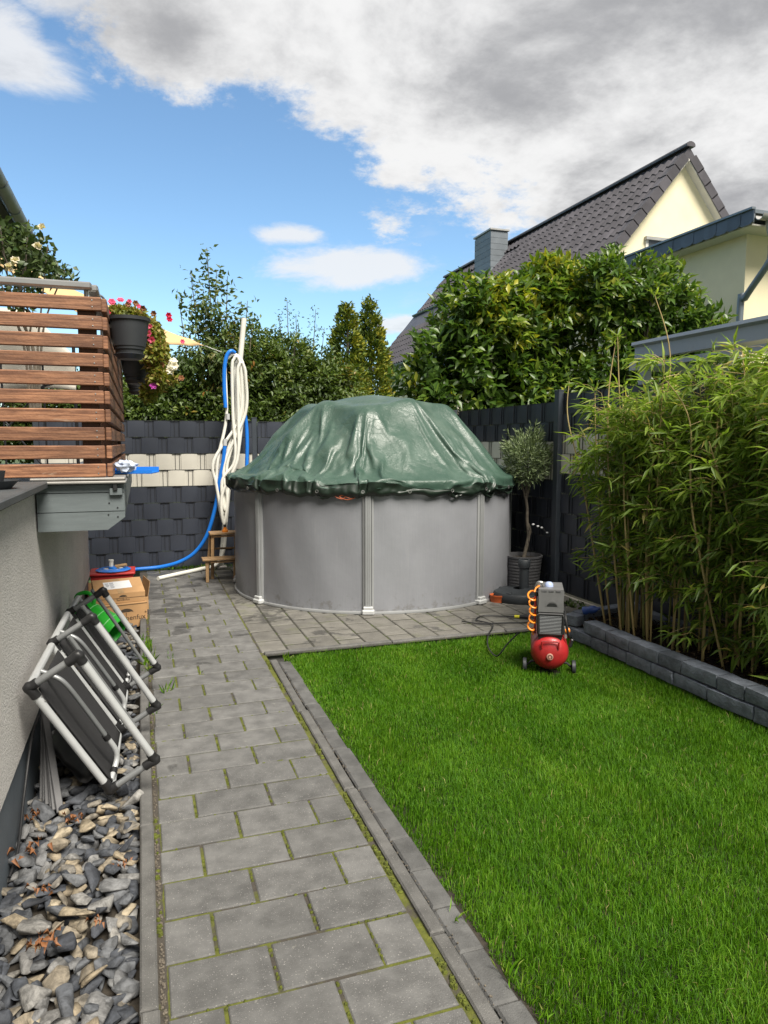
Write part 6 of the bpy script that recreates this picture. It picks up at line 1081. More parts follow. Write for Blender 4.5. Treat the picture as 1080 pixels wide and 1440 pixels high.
0,1,1,1,2,3,0,1,0,2,1,4,4,9,-4,-4,11,-17,6,-6,10,4,-5,-5,6,-5,7,-8,-5,-2,-3,-3,-2,-1,-2,-2,-1,-1,0,1,0,1,1,1,2,2,2,2,2,0,1,2,12,-11,4,-2,-1,11,5,-17,10,9,0,-8,0,1,5,-5,-17,7,16,-7,-16,-13,-5,-2,-3,-2,8,
7,1,-7,-15,11,13,-1,-4,-2,-1,3,1,2,-2,-7,-3,-2,0,4,5,6,8,-3,-10,-4,10,-6,8,2,-2,0,0,3,-3,-12,8,5,-16,9,3,1,3,-13,8,-12,17,-3,-9,-9,-17,1,0,2,7,1,2,3,2,-1,6,7,2,0,5,-13,10,4,1,-8,-2,-2,-2,-6,-7,-7,-5,-3,
-1,-2,-1,-2,0,0,1,2,1,3,1,0,1,1,3,2,1,17,-1,-5,-3,11,-2,-9,-6,11,1,-3,1,-3,-4,8,-10,-3,-3,-4,-2,-2,-2,-2,-1,-2,0,-1,1,1,0,2,2,2,1,1,3,2,2,-1,5,13,-12,1,-1,9,3,2,1,-4,7,4,10,0,-1,-15,-7,-4,13,7,-14,-1,-6,
-6,-11,8,1,15,-4,1,-2,-15,10,11,0,-1,-4,-4,2,4,-2,3,-5,-4,-2,-1,-1,6,8,6,-4,0,-9,10,3,-2,-1,-1,0,-1,3,-1,-12,12,-2,3,-7,1,0,3,3,-4,-4,6,3,-14,-7,3,-6,8,2,-6,9,7,-6,-7,-4,6,6,-1,1,5,3,0,-1,0,-6,-2,0,-2,
-9,-8,-3,-5,-4,-5,-2,-1,-1,-1,1,1,2,1,11,3,1,-7,0,1,2,17,5,-3,-4,-4,11,-3,-9,9,-3,-1,-2,2,-5,-4,8,-9,-4,-4,-3,-2,-3,-1,-2,-2,-1,-1,0,0,1,1,1,2,2,2,6,4,-3,0,6,3,14,-3,-10,-3,9,2,3,0,1,14,0,2,-1,-1,-3,-8,
14,-4,4,-6,-18,6,-14,6,-5,-5,10,-1,-8,0,7,-1,-1,-1,2,-1,-1,3,2,-1,0,2,-1,-1,-1,0,1,3,-1,-5,6,-5,3,-1,5,-3,-3,-3,-1,6,1,-7,7,-6,4,-7,-1,1,5,0,-4,-3,7,2,1,-3,-4,3,4,0,0,-1,-4,1,-9,-7,10,5,-3,-2,5,7,-4,-2,
2,4,3,-5,-3,-11,-12,3,5,6,4,2,2,-5,-6,-1,-2,-5,-7,-4,8,8,6,-3,3,4,5,0,1,-18,12,4,-10,-6,2,8,5,-19,2,1,9,-8,-5,-1,-7,-3,4,3,1,1,-1,0,2,-1,1,1,1,2,0,-4,-3,-2,-3,0,5,6,3,5,2,-9,2,-2,14,2,1,3,-1,0,3,-2,-1,
2,2,0,0,0,-2,-5,0,2,1,2,1,3,1,-6,-3,7,-1,-2,-1,3,-2,4,0,0,-1,2,1,-1,0,1,2,2,-3,-2,-4,6,7,-9,4,0,-3,-3,-3,0,5,0,-1,3,-7,4,-6,0,8,-5,1,-4,-3,7,1,2,-3,2,-3,4,-1,0,0,-4,4,-4,-7,2,4,-2,-2,6,6,-5,9,-3,4,-2,-6,
0,-10,11,3,1,0,-1,-1,-5,1,1,1,0,0,-2,-7,-13,5,7,9,3,-5,0,-1,3,-10,6,2,-9,2,-5,11,-1,-6,-11,2,9,-8,12,2,-12,9,4,0,0,1,1,2,1,-1,-2,-11,-7,8,-5,7,3,2,-1,-1,-8,-3,17,-12,0,9,-16,18,-5,0,1,4,-1,0,3,-1,-2,1,
2,0,0,0,0,-6,7,-5,0,3,2,0,0,0,-1,0,-1,-1,0,0,-1,0,0,1,0,1,1,0,1,2,1,1,1,0,1,0,0,0,0,0,0,-1,0,-1,-1,-1,0,-1,-1,0,0,-1,0,-1,0,0,0,0,0,0,0,0,0,0,0,0,0,-1,0,0,0,0,1,0,1,1,1,1,1,1,0,1,0,-1,0,-1,0,-1,-1,0,-1,
0,0,0,0,0,0,0,0,1,0,-1,0,0,0,0,-1,0,-1,0,0,-1,-1,0,0,-1,0,0,0,0,0,1,0,0,0,1,0,0,1,0,1,0,1,2,1,1,1,0,1,0,0,-1,0,-1,-1,-1,-1,-1,-1,0,-1,0,0,1,0,1,0,0,0,0,0,0,0,0,-1,0,0,0,0,0,0,1,0,0,0,-1,0,-1,-1,0,0,-1,
0,0,1,0,1,1,0,1,2,1,1,1,0,1,0,0,0,0,0,0,-1,0,-1,-1,-1,0,-1,-1,0,0,-1,0,-1,0,0,0,0,0,0,0,0,0,0,0,0,0,-1,0,0,0,0,1,0,1,1,1,1,1,1,0,1,0,-1,0,-1,0,-1,-1,0,-1,0,0,0,0,0,0,0,0,1,0,-1,0,0,0,0,-1,0,-1,0,0,-1,-1,
0,0,-1,0,0,0,0,0,1,0,0,0,1,0,0,1,0,1,0,1,2,1,1,1,0,1,0,0,-1,0,-1,-1,-1,-1,-1,-1,0,-1,0,0,1,0,1,0,0,0,0,0,0,0,0,-1,0,0,0,0,0,0,1,-2,1,0,0,0,0,0,0,0,0,0,0,0,0,0,0,0,0,0,0,0,0,0,0,0,0,0,1,0,0,0,0,0,0,0,0,
0,0,0,0,0,0,0,0,0,0,0,0,0,1,0,0,0,0,0,0,0,0,0,0,0,0,0,0,0,0,0,0,0,0,0,0,0,0,0,0,0,0,1,0,0,0,0,0,0,0,0,0,0,0,0,0,0,0,0,0,0,0,0,0,0,0,0,0,0,0,0,0,0,0,0,0,0,0,0,0,0,0,0,0,0,0,0,0,0,0,0,0,0,0,0,0,0,0,0,0,0,
0,0,0,0,0,0,0,0,0,0,-1,0,0,0,0,0,0,0,0,0,0,0,0,0,-1,0,0,0,0,0,0,0,0,0,0,0,0,0,0,0,0,0,0,0,0,0,0,0,0,1,0,0,0,0,0,0,0,0,0,0,0,0,0,0,0,0,0,0,0,0,0,0,0,1,0,0,0,0,0,0,0,0,0,0,0,0,0,0,0,0,0,0,0,0,0,0,0,0,0,0,
0,1,0,0,0,0,0,0,0,0,0,0,0,0,0,0,0,0,0,0,0,0,0,0,0,0,0,0,0,0,0,0,0,0,0,0,0,0,0,0,0,0,0,0,0,0,0,0,0,0,0,0,0,0,0,0,0,0,0,0,0,0,0,0,0,0,0,0,0,0,0,0,0,0,0,0,-1,0,0,0,0,0,0,0,0,-1,0,0,0,0,0,0,0,0,0,0,0,0,0,0,
0,0,0,0,0,0,0,0,0,1,0,0,0,0,0,0,0,0,0,0,0,0,0,0,0,0,0,0,0,0,0,0,0,1,0,0,0,0,0,0,0,0,0,0,0,0,0,0,0,0,0,0,0,0,0,0,0,0,0,0,0,0,1,0,0,0,0,0,0,0,0,0,0,0,0,0,0,0,0,0,0,0,0,0,0,0,0,0,0,0,0,0,0,0,0,0,0,0,0,0,0,
0,0,0,0,0,0,0,0,0,0,0,0,0,0,0,0,0,0,0,0,0,0,0,0,0,0,0,0,0,0,0,0,0,0,0,0,0,-1,0,0,0,0,0,0,0,-1,0,0,0,0,0,0,0,0,0,0,0,0,0,0,0,0,0,0,0,0,0,0,0,1,0,0,0,0,0,0,0,0,0,0,0,0,0,0,0,0,0,0,0,0,0,0,0,1,0,0,0,0,0,0,
0,0,0,0,0,0,0,0,0,0,0,0,0,0,0,0,0,0,0,0,0,1,0,0,0,0,0,0,0,0,0,0,0,0,0,0,0,0,0,0,0,0,0,0,0,0,0,0,0,0,0,0,0,0,0,0,0,0,0,0,0,0,0,0,0,0,0,0,0,0,0,0,0,0,0,0,0,0,0,0,0,0,0,0,0,0,0,0,0,0,0,0,0,0,0,0,-1,0,0,0,
0,0,0,0,0,0,-1,0,0,0,0,0,0,0,0,0,0,0,0,0,0,0,0,0,0,0,0,0,0,1,0,0,0,0,0,0,0,0,0,0,0,0,0,0,0,0,0,0,0,0,0,0,0,0,0,1,0,0,0,0,0,0,0,0,0,0,0,0,0,0,0,0,0,0,0,0,0,0,0,0,0,1,0,0,0,0,0,0,0,0,0,0,0,0,0,0,0,0,0,0,
0,0,0,0,0,0,0,0,0,0,0,0,0,0,0,0,0,0,0,0,0,0,0,0,0,0,0,0,0,0,0,0,0,0,0,0,0,0,0,0,0,0,0,0,0,0,0,0,0,0,0,0,0,-1,0,0,0,0,0,0,0,0,0,0,0,0,0,-1,0,0,0,0,0,0,0,0,0,0,0,0,0,0,0,0,0,0,0,0,1,0,0,0,0,0,0,0,0,0,0,0,
0,0,0,0,0,0,0,0,0,0,0,0,0,0,0,0,0,0,1,0,0,0,0,0,0,0,0,0,0,0,0,0,0,0,0,0,0,0,0,1,0,0,0,0,0,0,0,0,0,0,0,0,0,0,0,0,0,0,0,0,0,0,0,0,0,0,0,0,0,0,0,0,0,0,0,0,0,0,0,0,0,0,0,0,0,0,0,0,0,0,0,0,0,0,0,0,0,0,0,0,0,
0,0,0,0,0,0,0,0,0,-1,0,0,0,0,0,0,0,0,0,0,0,0,0,0,0,0,0,-1,0,0,0,0,0,0,0,0,0,0,0,0,0,0,1,0,0,0,0,0,0,0,0,0,0,0,0,0,0,0,0,0,0,0,0,0,0,0,0,0,0,0,0,0,0,0,0,0,0,0,0,1,0,0,0,0,0,0,0,0,0,0,0,0,0,0,0,0,0,0,1,0,
0,0,0,0,0,0,0,0,0,0,0,0,0,0,0,0,0,0,0,0,0,0,0,0,0,0,0,0,0,0,0,0,0,0,0,0,0,0,0,0,0,0,0,0,0,0,0,0,0,0,0,0,0,0,0,0,0,0,0,0,0,0,0,0,-1,0,0,0,0,0,0,0,0,0,0,0,0,0,0,0,0,0,0,0,0,0,0,0,-1,0,0,0,1,0,0,0,0,0,0,0,
0,0,0,0,0,0,0,0,0,0,0,0,0,0,0,0,0,0,0,0,0,0,0,0,0,0,0,0,0,0,0,0,0,0,0,0,0,0,0,0,0,1,0,0,0,0,0,0,0,0,0,0,0,0,0,0,1,0,0,0,0,0,0,0,0,0,0,0,0,0,0,0,0,0,0,0,0,0,0,0,0,0,0,0,0,0,0,0,0,0,0,0,0,0,0,-1,0,1,0,0,
0,0,0,0,0,0,0,0,0,0,0,0,0,0,0,0,0,0,0,0,0,-1,0,0,0,0,0,0,0,0,0,0,0,0,0,0,0,0,0,0,0,0,0,0,0,0,0,0,0,-1,0,1,0,0,0,0,0,0,0,0,0,0,0,0,0,0,0,0,0,0,0,0,0,0,0,0,0,0,0,0,0,0,-1,0,0,0,0,0,0,0,1,0,0,0,0,0,0,0,0,
0,0,0,0,1,0,0,0,0,0,0,0,0,0,0,0,0,1,0,0,0,0,0,0,0,0,0,0,0,0,0,0,0,0,0,0,0,-1,0,0,0,0,0,1,0,0,0,0,0,0,0,0,0,0,-1,0,0,0,0,0,0,0,0,1,0,0,0,0,0,0,0,0,0,0,0,0,0,0,0,0,0,0,0,-1,0,0,0,0,0,0,0,0,0,0,0,0,0,0,0,
0,0,0,0,0,0,0,0,0,0,0,0,-1,1,0,0,0,0,0,0,0,0,0,0,0,0,0,0,0,0,0,0,0,0,-1,0,0,0,0,1,-1,1,0,0,0,0,0,0,0,0,0,0,0,0,0,0,0,0,0,0,0,0,0,0,0,0,1,0,0,0,0,0,0,0,0,0,0,0,1,0,0,0,0,0,0,0,0,0,0,0,0,0,0,0,0,0,0,0,-1,
0,0,0,0,0,0,0,0,1,0,0,0,-1,1,0,0,0,0,0,0,-1,0,0,0,1,0,0,0,0,0,0,0,0,0,0,0,0,0,0,0,0,0,0,0,0,0,-1,0,0,0,0,0,0,0,0,0,0,0,0,0,0,0,0,0,0,0,0,0,0,0,0,0,0,0,-1,1,0,0,0,0,0,0,0,0,0,0,0,0,0,0,0,0,0,0,0,-1,0,0,
0,0,1,0,0,0,0,0,0,0,-1,0,0,0,0,0,0,0,0,0,1,0,0,0,0,0,0,0,0,0,0,1,0,0,0,0,0,0,0,0,0,0,1,0,0,0,0,0,0,0,0,0,0,0,0,-1,0,0,0,0,0,0,0,0,0,0,0,0,1,-1,1,0,0,0,-1,0,0,0,0,0,0,1,0,0,0,0,0,0,0,0,0,0,0,0,0,0,0,0,0,
0,0,0,0,0,0,0,0,0,0,0,-1,0,0,0,0,0,0,0,0,0,0,0,0,0,0,0,0,0,0,0,0,0,0,0,0,0,0,-1,0,0,0,0,1,0,0,0,0,0,0,0,0,0,0,1,0,0,0,-1,0,0,0,0,0,0,0,0,0,0,0,-1,0,0,0,0,0,0,0,1,0,0,0,0,0,0,0,0,0,0,0,0,0,0,0,0,0,1,0,0,
0,0,0,0,0,0,0,0,0,0,1,0,0,0,0,-1,0,0,0,1,0,0,0,0,0,0,0,0,0,0,0,0,0,1,-1,0,-2,0,0,0,0,0,0,1,0,0,0,1,0,0,0,1,0,0,0,0,0,0,0,-1,0,0,0,0,-1,0,1,0,-1,2,-1,1,-1,0,-1,0,0,-1,0,0,0,-1,0,0,0,0,0,1,0,0,0,0,1,0,0,
0,0,0,0,0,-1,0,-1,0,0,0,0,1,0,0,1,0,0,1,0,0,0,1,0,0,-1,0,0,0,-1,0,-1,0,0,0,0,1,-1,-1,1,-1,0,1,0,0,1,0,0,1,0,0,0,0,0,0,-1,0,0,0,0,0,0,0,0,0,0,1,0,0,0,0,0,-1,0,0,0,0,0,0,0,0,0,1,0,0,1,0,0,1,0,0,0,1,0,0,0,
-1,0,1,0,-2,1,-1,-3,-1,0,1,0,0,0,1,0,1,0,1,0,0,1,0,0,0,0,0,0,0,-1,0,0,-1,0,0,0,0,0,0,0,1,0,-1,0,0,-1,0,-1,0,0,0,0,-1,0,0,1,0,0,0,0,1,0,0,1,0,0,0,1,0,0,-2,0,0,0,0,0,0,0,1,0,1,0,1,0,1,0,0,0,0,0,0,0,-2,0,
0,-1,-1,0,1,0,0,0,0,0,-1,0,0,0,1,0,1,0,1,0,0,1,0,0,0,0,-1,0,0,0,-1,0,0,0,0,0,0,1,0,0,0,0,0,0,-1,0,0,0,0,0,0,0,0,0,1,0,1,0,1,0,1,0,1,0,0,0,0,-1,0,1,0,-1,-1,0,-2,-4,0,0,0,1,0,1,1,0,1,0,1,0,1,0,0,1,0,0,0,
0,-1,0,-1,0,0,-1,0,0,0,0,0,-1,0,0,0,0,0,0,-1,-1,0,0,0,0,0,0,0,0,0,0,1,0,0,1,0,1,0,0,0,0,0,-3,0,0,0,0,0,1,0,1,1,0,1,0,1,0,1,0,0,-1,0,-1,-1,0,0,-1,-1,0,0,0,1,0,0,1,-1,0,-1,-1,1,0,1,0,1,1,0,1,0,1,0,0,0,0,
-1,0,-1,0,-1,0,0,0,0,0,1,-1,0,1,0,0,-1,0,-1,0,0,0,0,0,1,0,1,0,1,0,1,1,0,1,0,1,0,0,0,0,-1,1,0,0,-1,-1,0,-1,-4,-3,0,0,1,1,0,1,1,0,1,0,1,0,1,1,0,0,0,0,0,-1,0,0,-2,0,0,0,0,0,0,-1,1,-2,0,0,0,0,0,0,-1,0,-1,0,
0,0,0,0,1,0,0,0,1,0,0,1,0,1,0,0,1,0,-4,0,0,0,1,0,1,0,1,1,0,1,1,0,1,0,0,0,-1,0,-2,0,0,0,-1,-1,0,-1,1,1,0,0,1,0,-1,0,-2,1,0,1,1,0,1,0,1,0,1,0,0,0,0,-1,0,0,0,-1,0,-1,0,0,1,-1,0,0,0,0,0,0,-1,0,0,0,0,0,0,1,
0,1,0,1,1,0,1,1,0,1,0,1,0,-1,0,0,0,1,0,-1,-2,1,-1,-3,-5,-1,1,1,0,1,1,0,1,0,1,1,0,1,0,1,0,1,-1,0,0,0,-2,-1,0,0,0,0,0,0,-1,0,0,-2,0,0,1,0,0,0,-1,0,-1,0,0,0,0,1,0,0,0,1,0,0,1,0,1,0,1,0,1,-4,0,0,0,0,1,0,1,
1,1,0,1,1,0,1,0,-1,0,0,-1,-1,0,0,0,-2,0,0,-1,1,0,0,1,1,0,-1,1,-2,0,0,1,1,0,1,0,1,1,0,0,0,0,0,1,0,-1,0,0,-2,0,-1,1,0,-1,-1,0,0,0,0,0,1,-1,-1,0,0,1,0,1,0,1,0,1,1,1,0,1,1,0,1,0,0,0,0,-1,1,0,1,-1,-2,0,0,-3,
-6,-1,1,0,1,1,0,1,1,0,1,0,1,1,0,1,0,1,-1,0,0,-1,-2,-1,1,-1,1,0,0,-1,1,-1,0,-2,-1,1,0,0,1,0,-1,-1,1,-1,0,0,1,0,0,0,0,1,0,0,1,0,1,0,1,1,0,-5,0,0,1,0,1,0,1,1,1,1,0,1,0,0,0,0,0,-1,-1,0,0,0,-1,-1,0,0,0,-1,1,
0,1,1,1,0,-2,0,-1,0,1,1,0,0,1,1,1,0,1,0,0,1,0,-1,0,0,-1,-2,0,0,0,0,-1,-2,0,1,-1,0,1,0,0,-1,0,0,1,0,1,0,1,1,0,1,1,0,1,1,1,0,1,-1,0,0,0,0,1,1,-1,-2,-1,0,-2,-6,-2,0,1,1,0,1,1,1,0,1,0,1,1,0,0,1,0,0,0,0,-2,
-2,0,0,0,1,0,0,-1,1,-1,0,-2,-1,0,0,1,0,1,0,-1,-1,1,0,0,0,0,0,1,0,0,0,1,0,0,1,1,0,1,0,-6,0,0,1,1,0,1,1,1,1,1,0,1,0,-1,0,0,-1,-1,0,1,0,-1,0,0,0,0,0,-2,1,1,1,0,1,1,-1,-1,-1,0,1,1,-1,1,0,1,1,1,0,1,1,0,0,0,
0,-1,-3,-1,1,-1,0,0,0,-5,1,0,0,0,0,1,0,1,-1,0,0,1,1,1,0,1,1,0,1,1,1,1,0,1,1,-2,1,0,0,0,1,1,0,-4,0,0,-2,-6,-4,1,1,1,1,0,0,1,0,1,1,0,1,0,1,0,1,0,0,-2,-2,0,0,0,0,0,1,0,-1,1,-1,-1,0,-2,-1,0,1,0,1,1,0,0,-1,
0,0,0,1,0,0,1,0,0,1,0,0,0,0,1,0,1,-7,0,1,1,1,0,1,1,1,1,1,1,0,-1,0,-1,0,-1,0,1,0,0,0,0,0,-1,1,0,-3,1,1,0,0,1,1,1,-2,1,-2,1,1,0,0,0,1,1,0,1,1,0,1,1,0,0,-2,-3,0,0,-1,1,-1,0,-6,1,0,0,0,0,1,1,0,0,0,0,1,1,1,
1,0,1,1,0,1,1,1,1,1,0,-2,1,0,0,1,1,1,0,-5,0,0,-1,-7,-4,1,1,1,0,1,0,0,1,1,0,0,1,0,1,1,1,-1,0,-1,-2,0,0,0,0,0,1,-1,0,0,0,-1,0,-2,-1,0,0,1,1,1,0,1,-1,-1,0,1,0,0,1,0,1,0,0,-1,0,0,1,0,1,1,-7,0,1,1,0,1,1,1,1,
1,1,1,1,-1,-2,-1,0,0,0,1,0,1,0,0,-1,0,0,1,-3,0,1,0,1,1,1,0,1,-2,-1,0,1,1,-1,0,1,1,1,1,0,1,0,1,1,-1,-2,-3,0,0,-1,1,-2,1,-6,0,0,0,0,1,0,1,0,1,0,1,0,1,1,1,0,1,1,1,0,1,1,1,1,1,-3,1,0,1,1,0,1,0,-5,0,0,0,-6,
-6,0,1,1,0,1,1,0,0,1,0,1,1,0,1,0,1,0,-1,-1,-2,1,0,-1,1,0,1,-1,0,0,0,-1,0,-2,-1,0,0,1,1,0,1,1,-1,0,-1,1,0,0,1,0,1,0,0,-1,0,0,0,1,1,0,-7,0,1,0,1,1,1,1,1,1,1,1,1,-1,-2,-1,0,0,0,1,0,1,0,0,0,0,0,1,-4,1,1,0,
1,-1,1,1,1,-2,1,-1,0,1,-1,0,1,1,0,1,1,1,1,1,0,-1,-3,-2,0,0,0,0,-2,1,-6,-1,0,0,0,1,1,1,0,1,0,1,0,1,1,1,1,0,1,1,1,1,1,0,1,1,-2,0,1,0,1,1,1,0,-5,-2,1,0,-5,-8,1,1,1,0,0,1,0,1,0,1,1,1,-1,1,1,1,0,-1,-2,-1,1,
-1,0,1,0,1,-1,0,0,0,-1,0,-1,-1,-1,0,0,1,1,1,1,0,-1,0,-1,1,0,1,0,0,1,0,0,0,0,-1,1,0,1,-8,1,1,0,1,1,1,1,1,1,1,1,1,-1,-1,-2,0,0,0,1,1,0,1,0,0,-1,0,1,-4,1,1,1,0,-1,1,0,0,0,1,-1,1,0,-1,1,0,1,1,1,1,0,1,0,1,-1,
-4,-1,1,-1,0,1,-3,0,-5,-2,0,0,1,1,0,1,1,1,0,1,1,0,1,1,1,1,0,1,1,1,1,1,1,1,-3,1,0,1,1,1,1,0,-6,-2,1,0,-4,-9,1,1,1,0,0,0,1,0,1,1,0,1,0,1,1,0,0,-1,-2,0,1,-1,0,1,0,1,-2,1,0,0,-1,0,0,-2,-1,-1,1,1,1,1,1,1,0,
-2,0,0,0,1,0,-1,1,0,1,-2,0,1,1,0,1,-8,1,1,0,1,1,1,1,1,0,1,2,1,-1,-1,-2,0,1,-1,1,1,1,0,-1,0,0,0,1,-4,1,2,1,0,-2,1,-1,0,2,0,-1,1,0,-1,1,0,1,1,1,1,0,1,1,0,-2,-3,-1,1,0,-1,1,-4,1,-5,-2,-1,1,0,1,1,1,1,1,1,1,
0,1,0,1,1,1,1,0,1,1,1,1,1,1,-2,1,-1,1,1,1,1,1,-6,-3,1,0,-4,-9,1,1,1,0,-1,1,1,0,1,0,1,1,-1,1,1,1,-1,-1,-1,0,0,0,0,1,0,0,-1,1,0,0,-1,0,1,-1,-3,-1,1,1,1,1,1,1,1,-1,-1,-1,0,1,0,-1,0,1,-1,0,1,0,0,1,1,-8,1,1,
0,1,0,1,1,1,1,1,1,1,1,-3,0,0,1,0,0,0,1,1,1,-3,0,1,1,-4,1,1,1,1,-4,2,-1,1,-1,1,0,1,-1,0,1,1,1,1,1,0,-1,1,1,1,-2,-3,0,1,-1,0,0,-4,0,-3,-5,1,1,0,0,1,1,1,1,1,1,2,0,1,0,1,1,1,0,1,2,1,1,1,1,-2,1,-1,1,1,1,1,1,
-6,-3,0,0,-3,-10,1,1,0,1,-1,1,1,0,1,1,-1,-1,1,1,1,1,-1,-1,-1,1,-1,0,1,1,0,0,-1,0,1,-1,0,0,1,0,-2,-3,0,1,1,1,1,1,1,1,1,-1,0,-2,0,-2,0,0,1,0,1,1,-1,0,1,-7,0,1,1,0,0,1,1,1,1,1,1,1,1,-3,0,1,1,-1,1,-1,1,1,1,
-2,-1,1,1,-3,0,1,1,1,-4,1,0,1,-2,1,2,-1,0,0,1,1,1,1,0,0,-1,2,1,1,-3,-2,0,1,1,-2,0,-4,0,-3,-5,1,1,0,0,1,0,2,1,1,1,1,1,1,1,0,1,1,1,1,1,1,1,1,1,-1,1,-1,1,1,1,1,1,-6,-4,0,-1,-2,-10,1,1,-1,0,1,1,0,1,1,-1,1,
-1,0,2,0,1,-1,-1,0,0,0,0,1,0,1,-1,0,0,1,0,-2,1,1,1,-2,-4,0,1,1,1,1,1,1,1,1,1,0,-2,-2,-2,-1,1,0,1,1,0,-1,1,1,-7,1,0,1,1,-1,1,1,1,1,1,1,1,1,-3,1,1,0,0,1,-1,1,1,0,0,-3,1,1,-1,1,-2,1,1,-4,1,1,-1,0,0,1,0,0,
0,1,2,1,1,-1,-2,1,1,1,1,-3,-1,1,1,1,-3,1,-5,-2,-1,-4,0,1,-1,1,0,1,1,2,1,1,1,1,1,1,0,1,1,1,1,1,1,1,1,2,-2,1,-1,1,1,2,1,1,-5,-6,1,0,-3,-11,1,0,1,0,-1,1,1,1,1,-2,1,-1,1,1,1,0,0,-2,1,0,0,0,1,0,1,-1,-1,1,1,
1,-3,1,1,1,-1,-5,0,1,1,1,1,1,1,1,1,1,-3,1,-3,-1,1,-2,1,1,1,0,-1,1,1,-7,1,1,0,1,-2,1,1,2,1,1,1,1,1,-2,1,0,0,1,1,1,-2,1,0,1,-3,1,1,0,1,-4,2,0,-4,1,0,0,1,-1,1,0,0,1,1,1,1,1,-3,-1,1,1,1,2,-3,-1,1,1,2,-4,1,
-4,-4,1,-2,-3,1,-1,1,0,1,1,1,2,1,1,1,1,0,1,1,1,1,1,1,1,2,1,1,-1,1,-1,1,1,1,1,2,-4,-8,1,1,-5,-9,1,-1,0,1,-1,1,1,1,1,-3,1,-1,1,1,1,0,0,-1,0,1,-1,1,1,0,1,-2,0,1,1,1,-3,1,1,1,0,-4,-2,1,1,1,1,1,1,1,1,1,-5,1,
-1,0,0,-2,1,1,0,0,1,-1,2,-7,1,1,1,1,-3,1,2,0,2,1,1,1,1,-2,1,1,0,1,1,1,-3,2,0,1,-4,1,1,2,1,-5,1,-1,-3,1,1,-1,2,-1,0,-1,1,1,2,1,0,2,-5,0,1,0,2,1,-2,0,1,1,1,-4,1,-2,-7,2,0,-4,0,-1,1,0,2,0,1,1,2,1,1,1,0,1,
1,1,1,1,1,2,1,1,1,0,0,0,0,1,2,1,1,-3,-8,1,1,-7,-7,0,-1,1,-1,1,0,1,1,0,-3,1,-1,1,1,1,1,-1,-1,1,0,0,1,1,1,0,-2,0,1,1,1,-3,1,1,1,1,-4,-3,1,0,1,2,1,1,1,1,2,-5,-2,-1,1,-1,1,0,1,1,-1,1,-1,1,-7,2,1,0,1,-3,1,1,
2,1,1,1,1,1,-1,1,1,0,1,0,1,-2,1,1,1,-4,2,1,0,0,-3,0,-3,-1,2,1,-1,1,0,-2,1,1,1,1,1,1,1,-5,0,0,1,1,1,1,-1,1,1,-1,-3,0,0,-6,0,1,-4,-2,1,0,1,1,0,1,1,1,2,1,0,1,1,1,1,1,1,2,1,1,1,2,1,-1,0,0,1,1,2,1,-2,-9,-1,
1,-4,-8,-2,1,-2,1,1,-1,2,0,0,-2,-1,0,1,1,1,1,0,-1,1,0,0,1,1,1,-1,-1,0,1,1,1,-3,1,1,1,-1,1,-5,0,0,1,1,2,1,1,1,2,-4,-3,-3,0,1,1,1,1,1,-1,1,-1,1,-6,1,1,1,0,-3,1,2,0,1,2,1,1,0,1,1,0,2,1,-2,1,-1,1,1,-1,0,0,
1,0,-1,0,-3,0,-4,2,1,0,-1,2,-2,0,1,1,2,1,0,1,-6,1,0,0,1,2,1,1,0,0,-4,1,-5,0,0,-1,0,-1,-4,1,0,1,1,-2,1,2,1,1,2,0,1,1,1,1,1,1,2,1,1,2,0,2,-1,1,-1,2,1,1,2,-2,-8,-2,-1,-2,-6,-5,1,0,1,-2,0,1,1,-3,0,-1,0,2,1,
1,1,-1,0,1,-1,1,1,1,1,-2,0,0,1,1,2,-3,0,0,1,0,0,-4,0,2,0,0,1,2,1,1,2,-4,-2,-4,0,0,1,1,1,1,0,1,-1,1,-6,2,0,-1,2,-3,1,1,2,0,1,1,2,1,1,1,1,1,1,-2,1,1,-2,2,1,2,1,-8,1,1,-2,-1,1,-3,1,0,2,-3,1,1,-2,1,2,1,2,1,
-1,-7,2,0,0,1,2,1,1,-2,2,-3,-6,2,1,-3,-1,0,1,-3,2,1,0,-1,-4,2,1,1,2,1,0,1,2,1,1,2,1,1,2,1,0,1,2,1,1,-1,1,1,2,1,-5,0,-6,-1,-5,-2,-5,0,1,1,-8,1,1,1,-4,1,-1,1,1,1,1,1,0,0,1,0,1,1,1,0,-1,0,1,1,0,1,0,-2,0,1,
1,-4,0,1,1,1,-1,1,0,2,1,2,0,-6,-4,0,1,1,1,0,-1,1,0,0,1,-5,1,0,-1,0,-1,1,1,2,0,1,1,2,1,1,1,1,2,1,-2,1,-1,0,2,1,2,1,-9,1,1,-1,-3,0,0,1,0,1,-4,2,1,-2,1,2,2,1,-1,1,-7,2,0,0,1,2,1,0,-1,0,2,-9,1,2,-4,0,0,2,-3,
2,0,0,-4,-1,1,2,1,2,1,1,1,1,1,1,2,1,1,2,1,1,1,1,1,1,-1,2,1,1,2,-7,1,-5,1,-6,-4,-1,-1,-1,0,-9,1,1,1,-4,1,-1,1,1,2,1,1,-1,1,0,1,1,1,1,0,-1,1,1,0,0,1,1,-2,1,-1,1,-1,0,-1,0,1,-2,2,1,1,1,2,0,-6,-4,0,1,1,1,1,
1,-2,-1,1,1,-4,0,0,-1,-2,1,1,1,1,1,1,1,2,1,1,2,1,1,0,0,1,-2,1,2,1,2,1,-10,0,1,1,-5,1,1,2,-1,2,1,-5,-1,0,2,1,2,1,-3,1,-5,2,-1,1,1,2,1,0,0,1,1,-11,1,-1,-1,0,1,2,-1,1,-1,-1,-4,0,1,1,2,1,2,1,1,1,1,2,1,1,2,
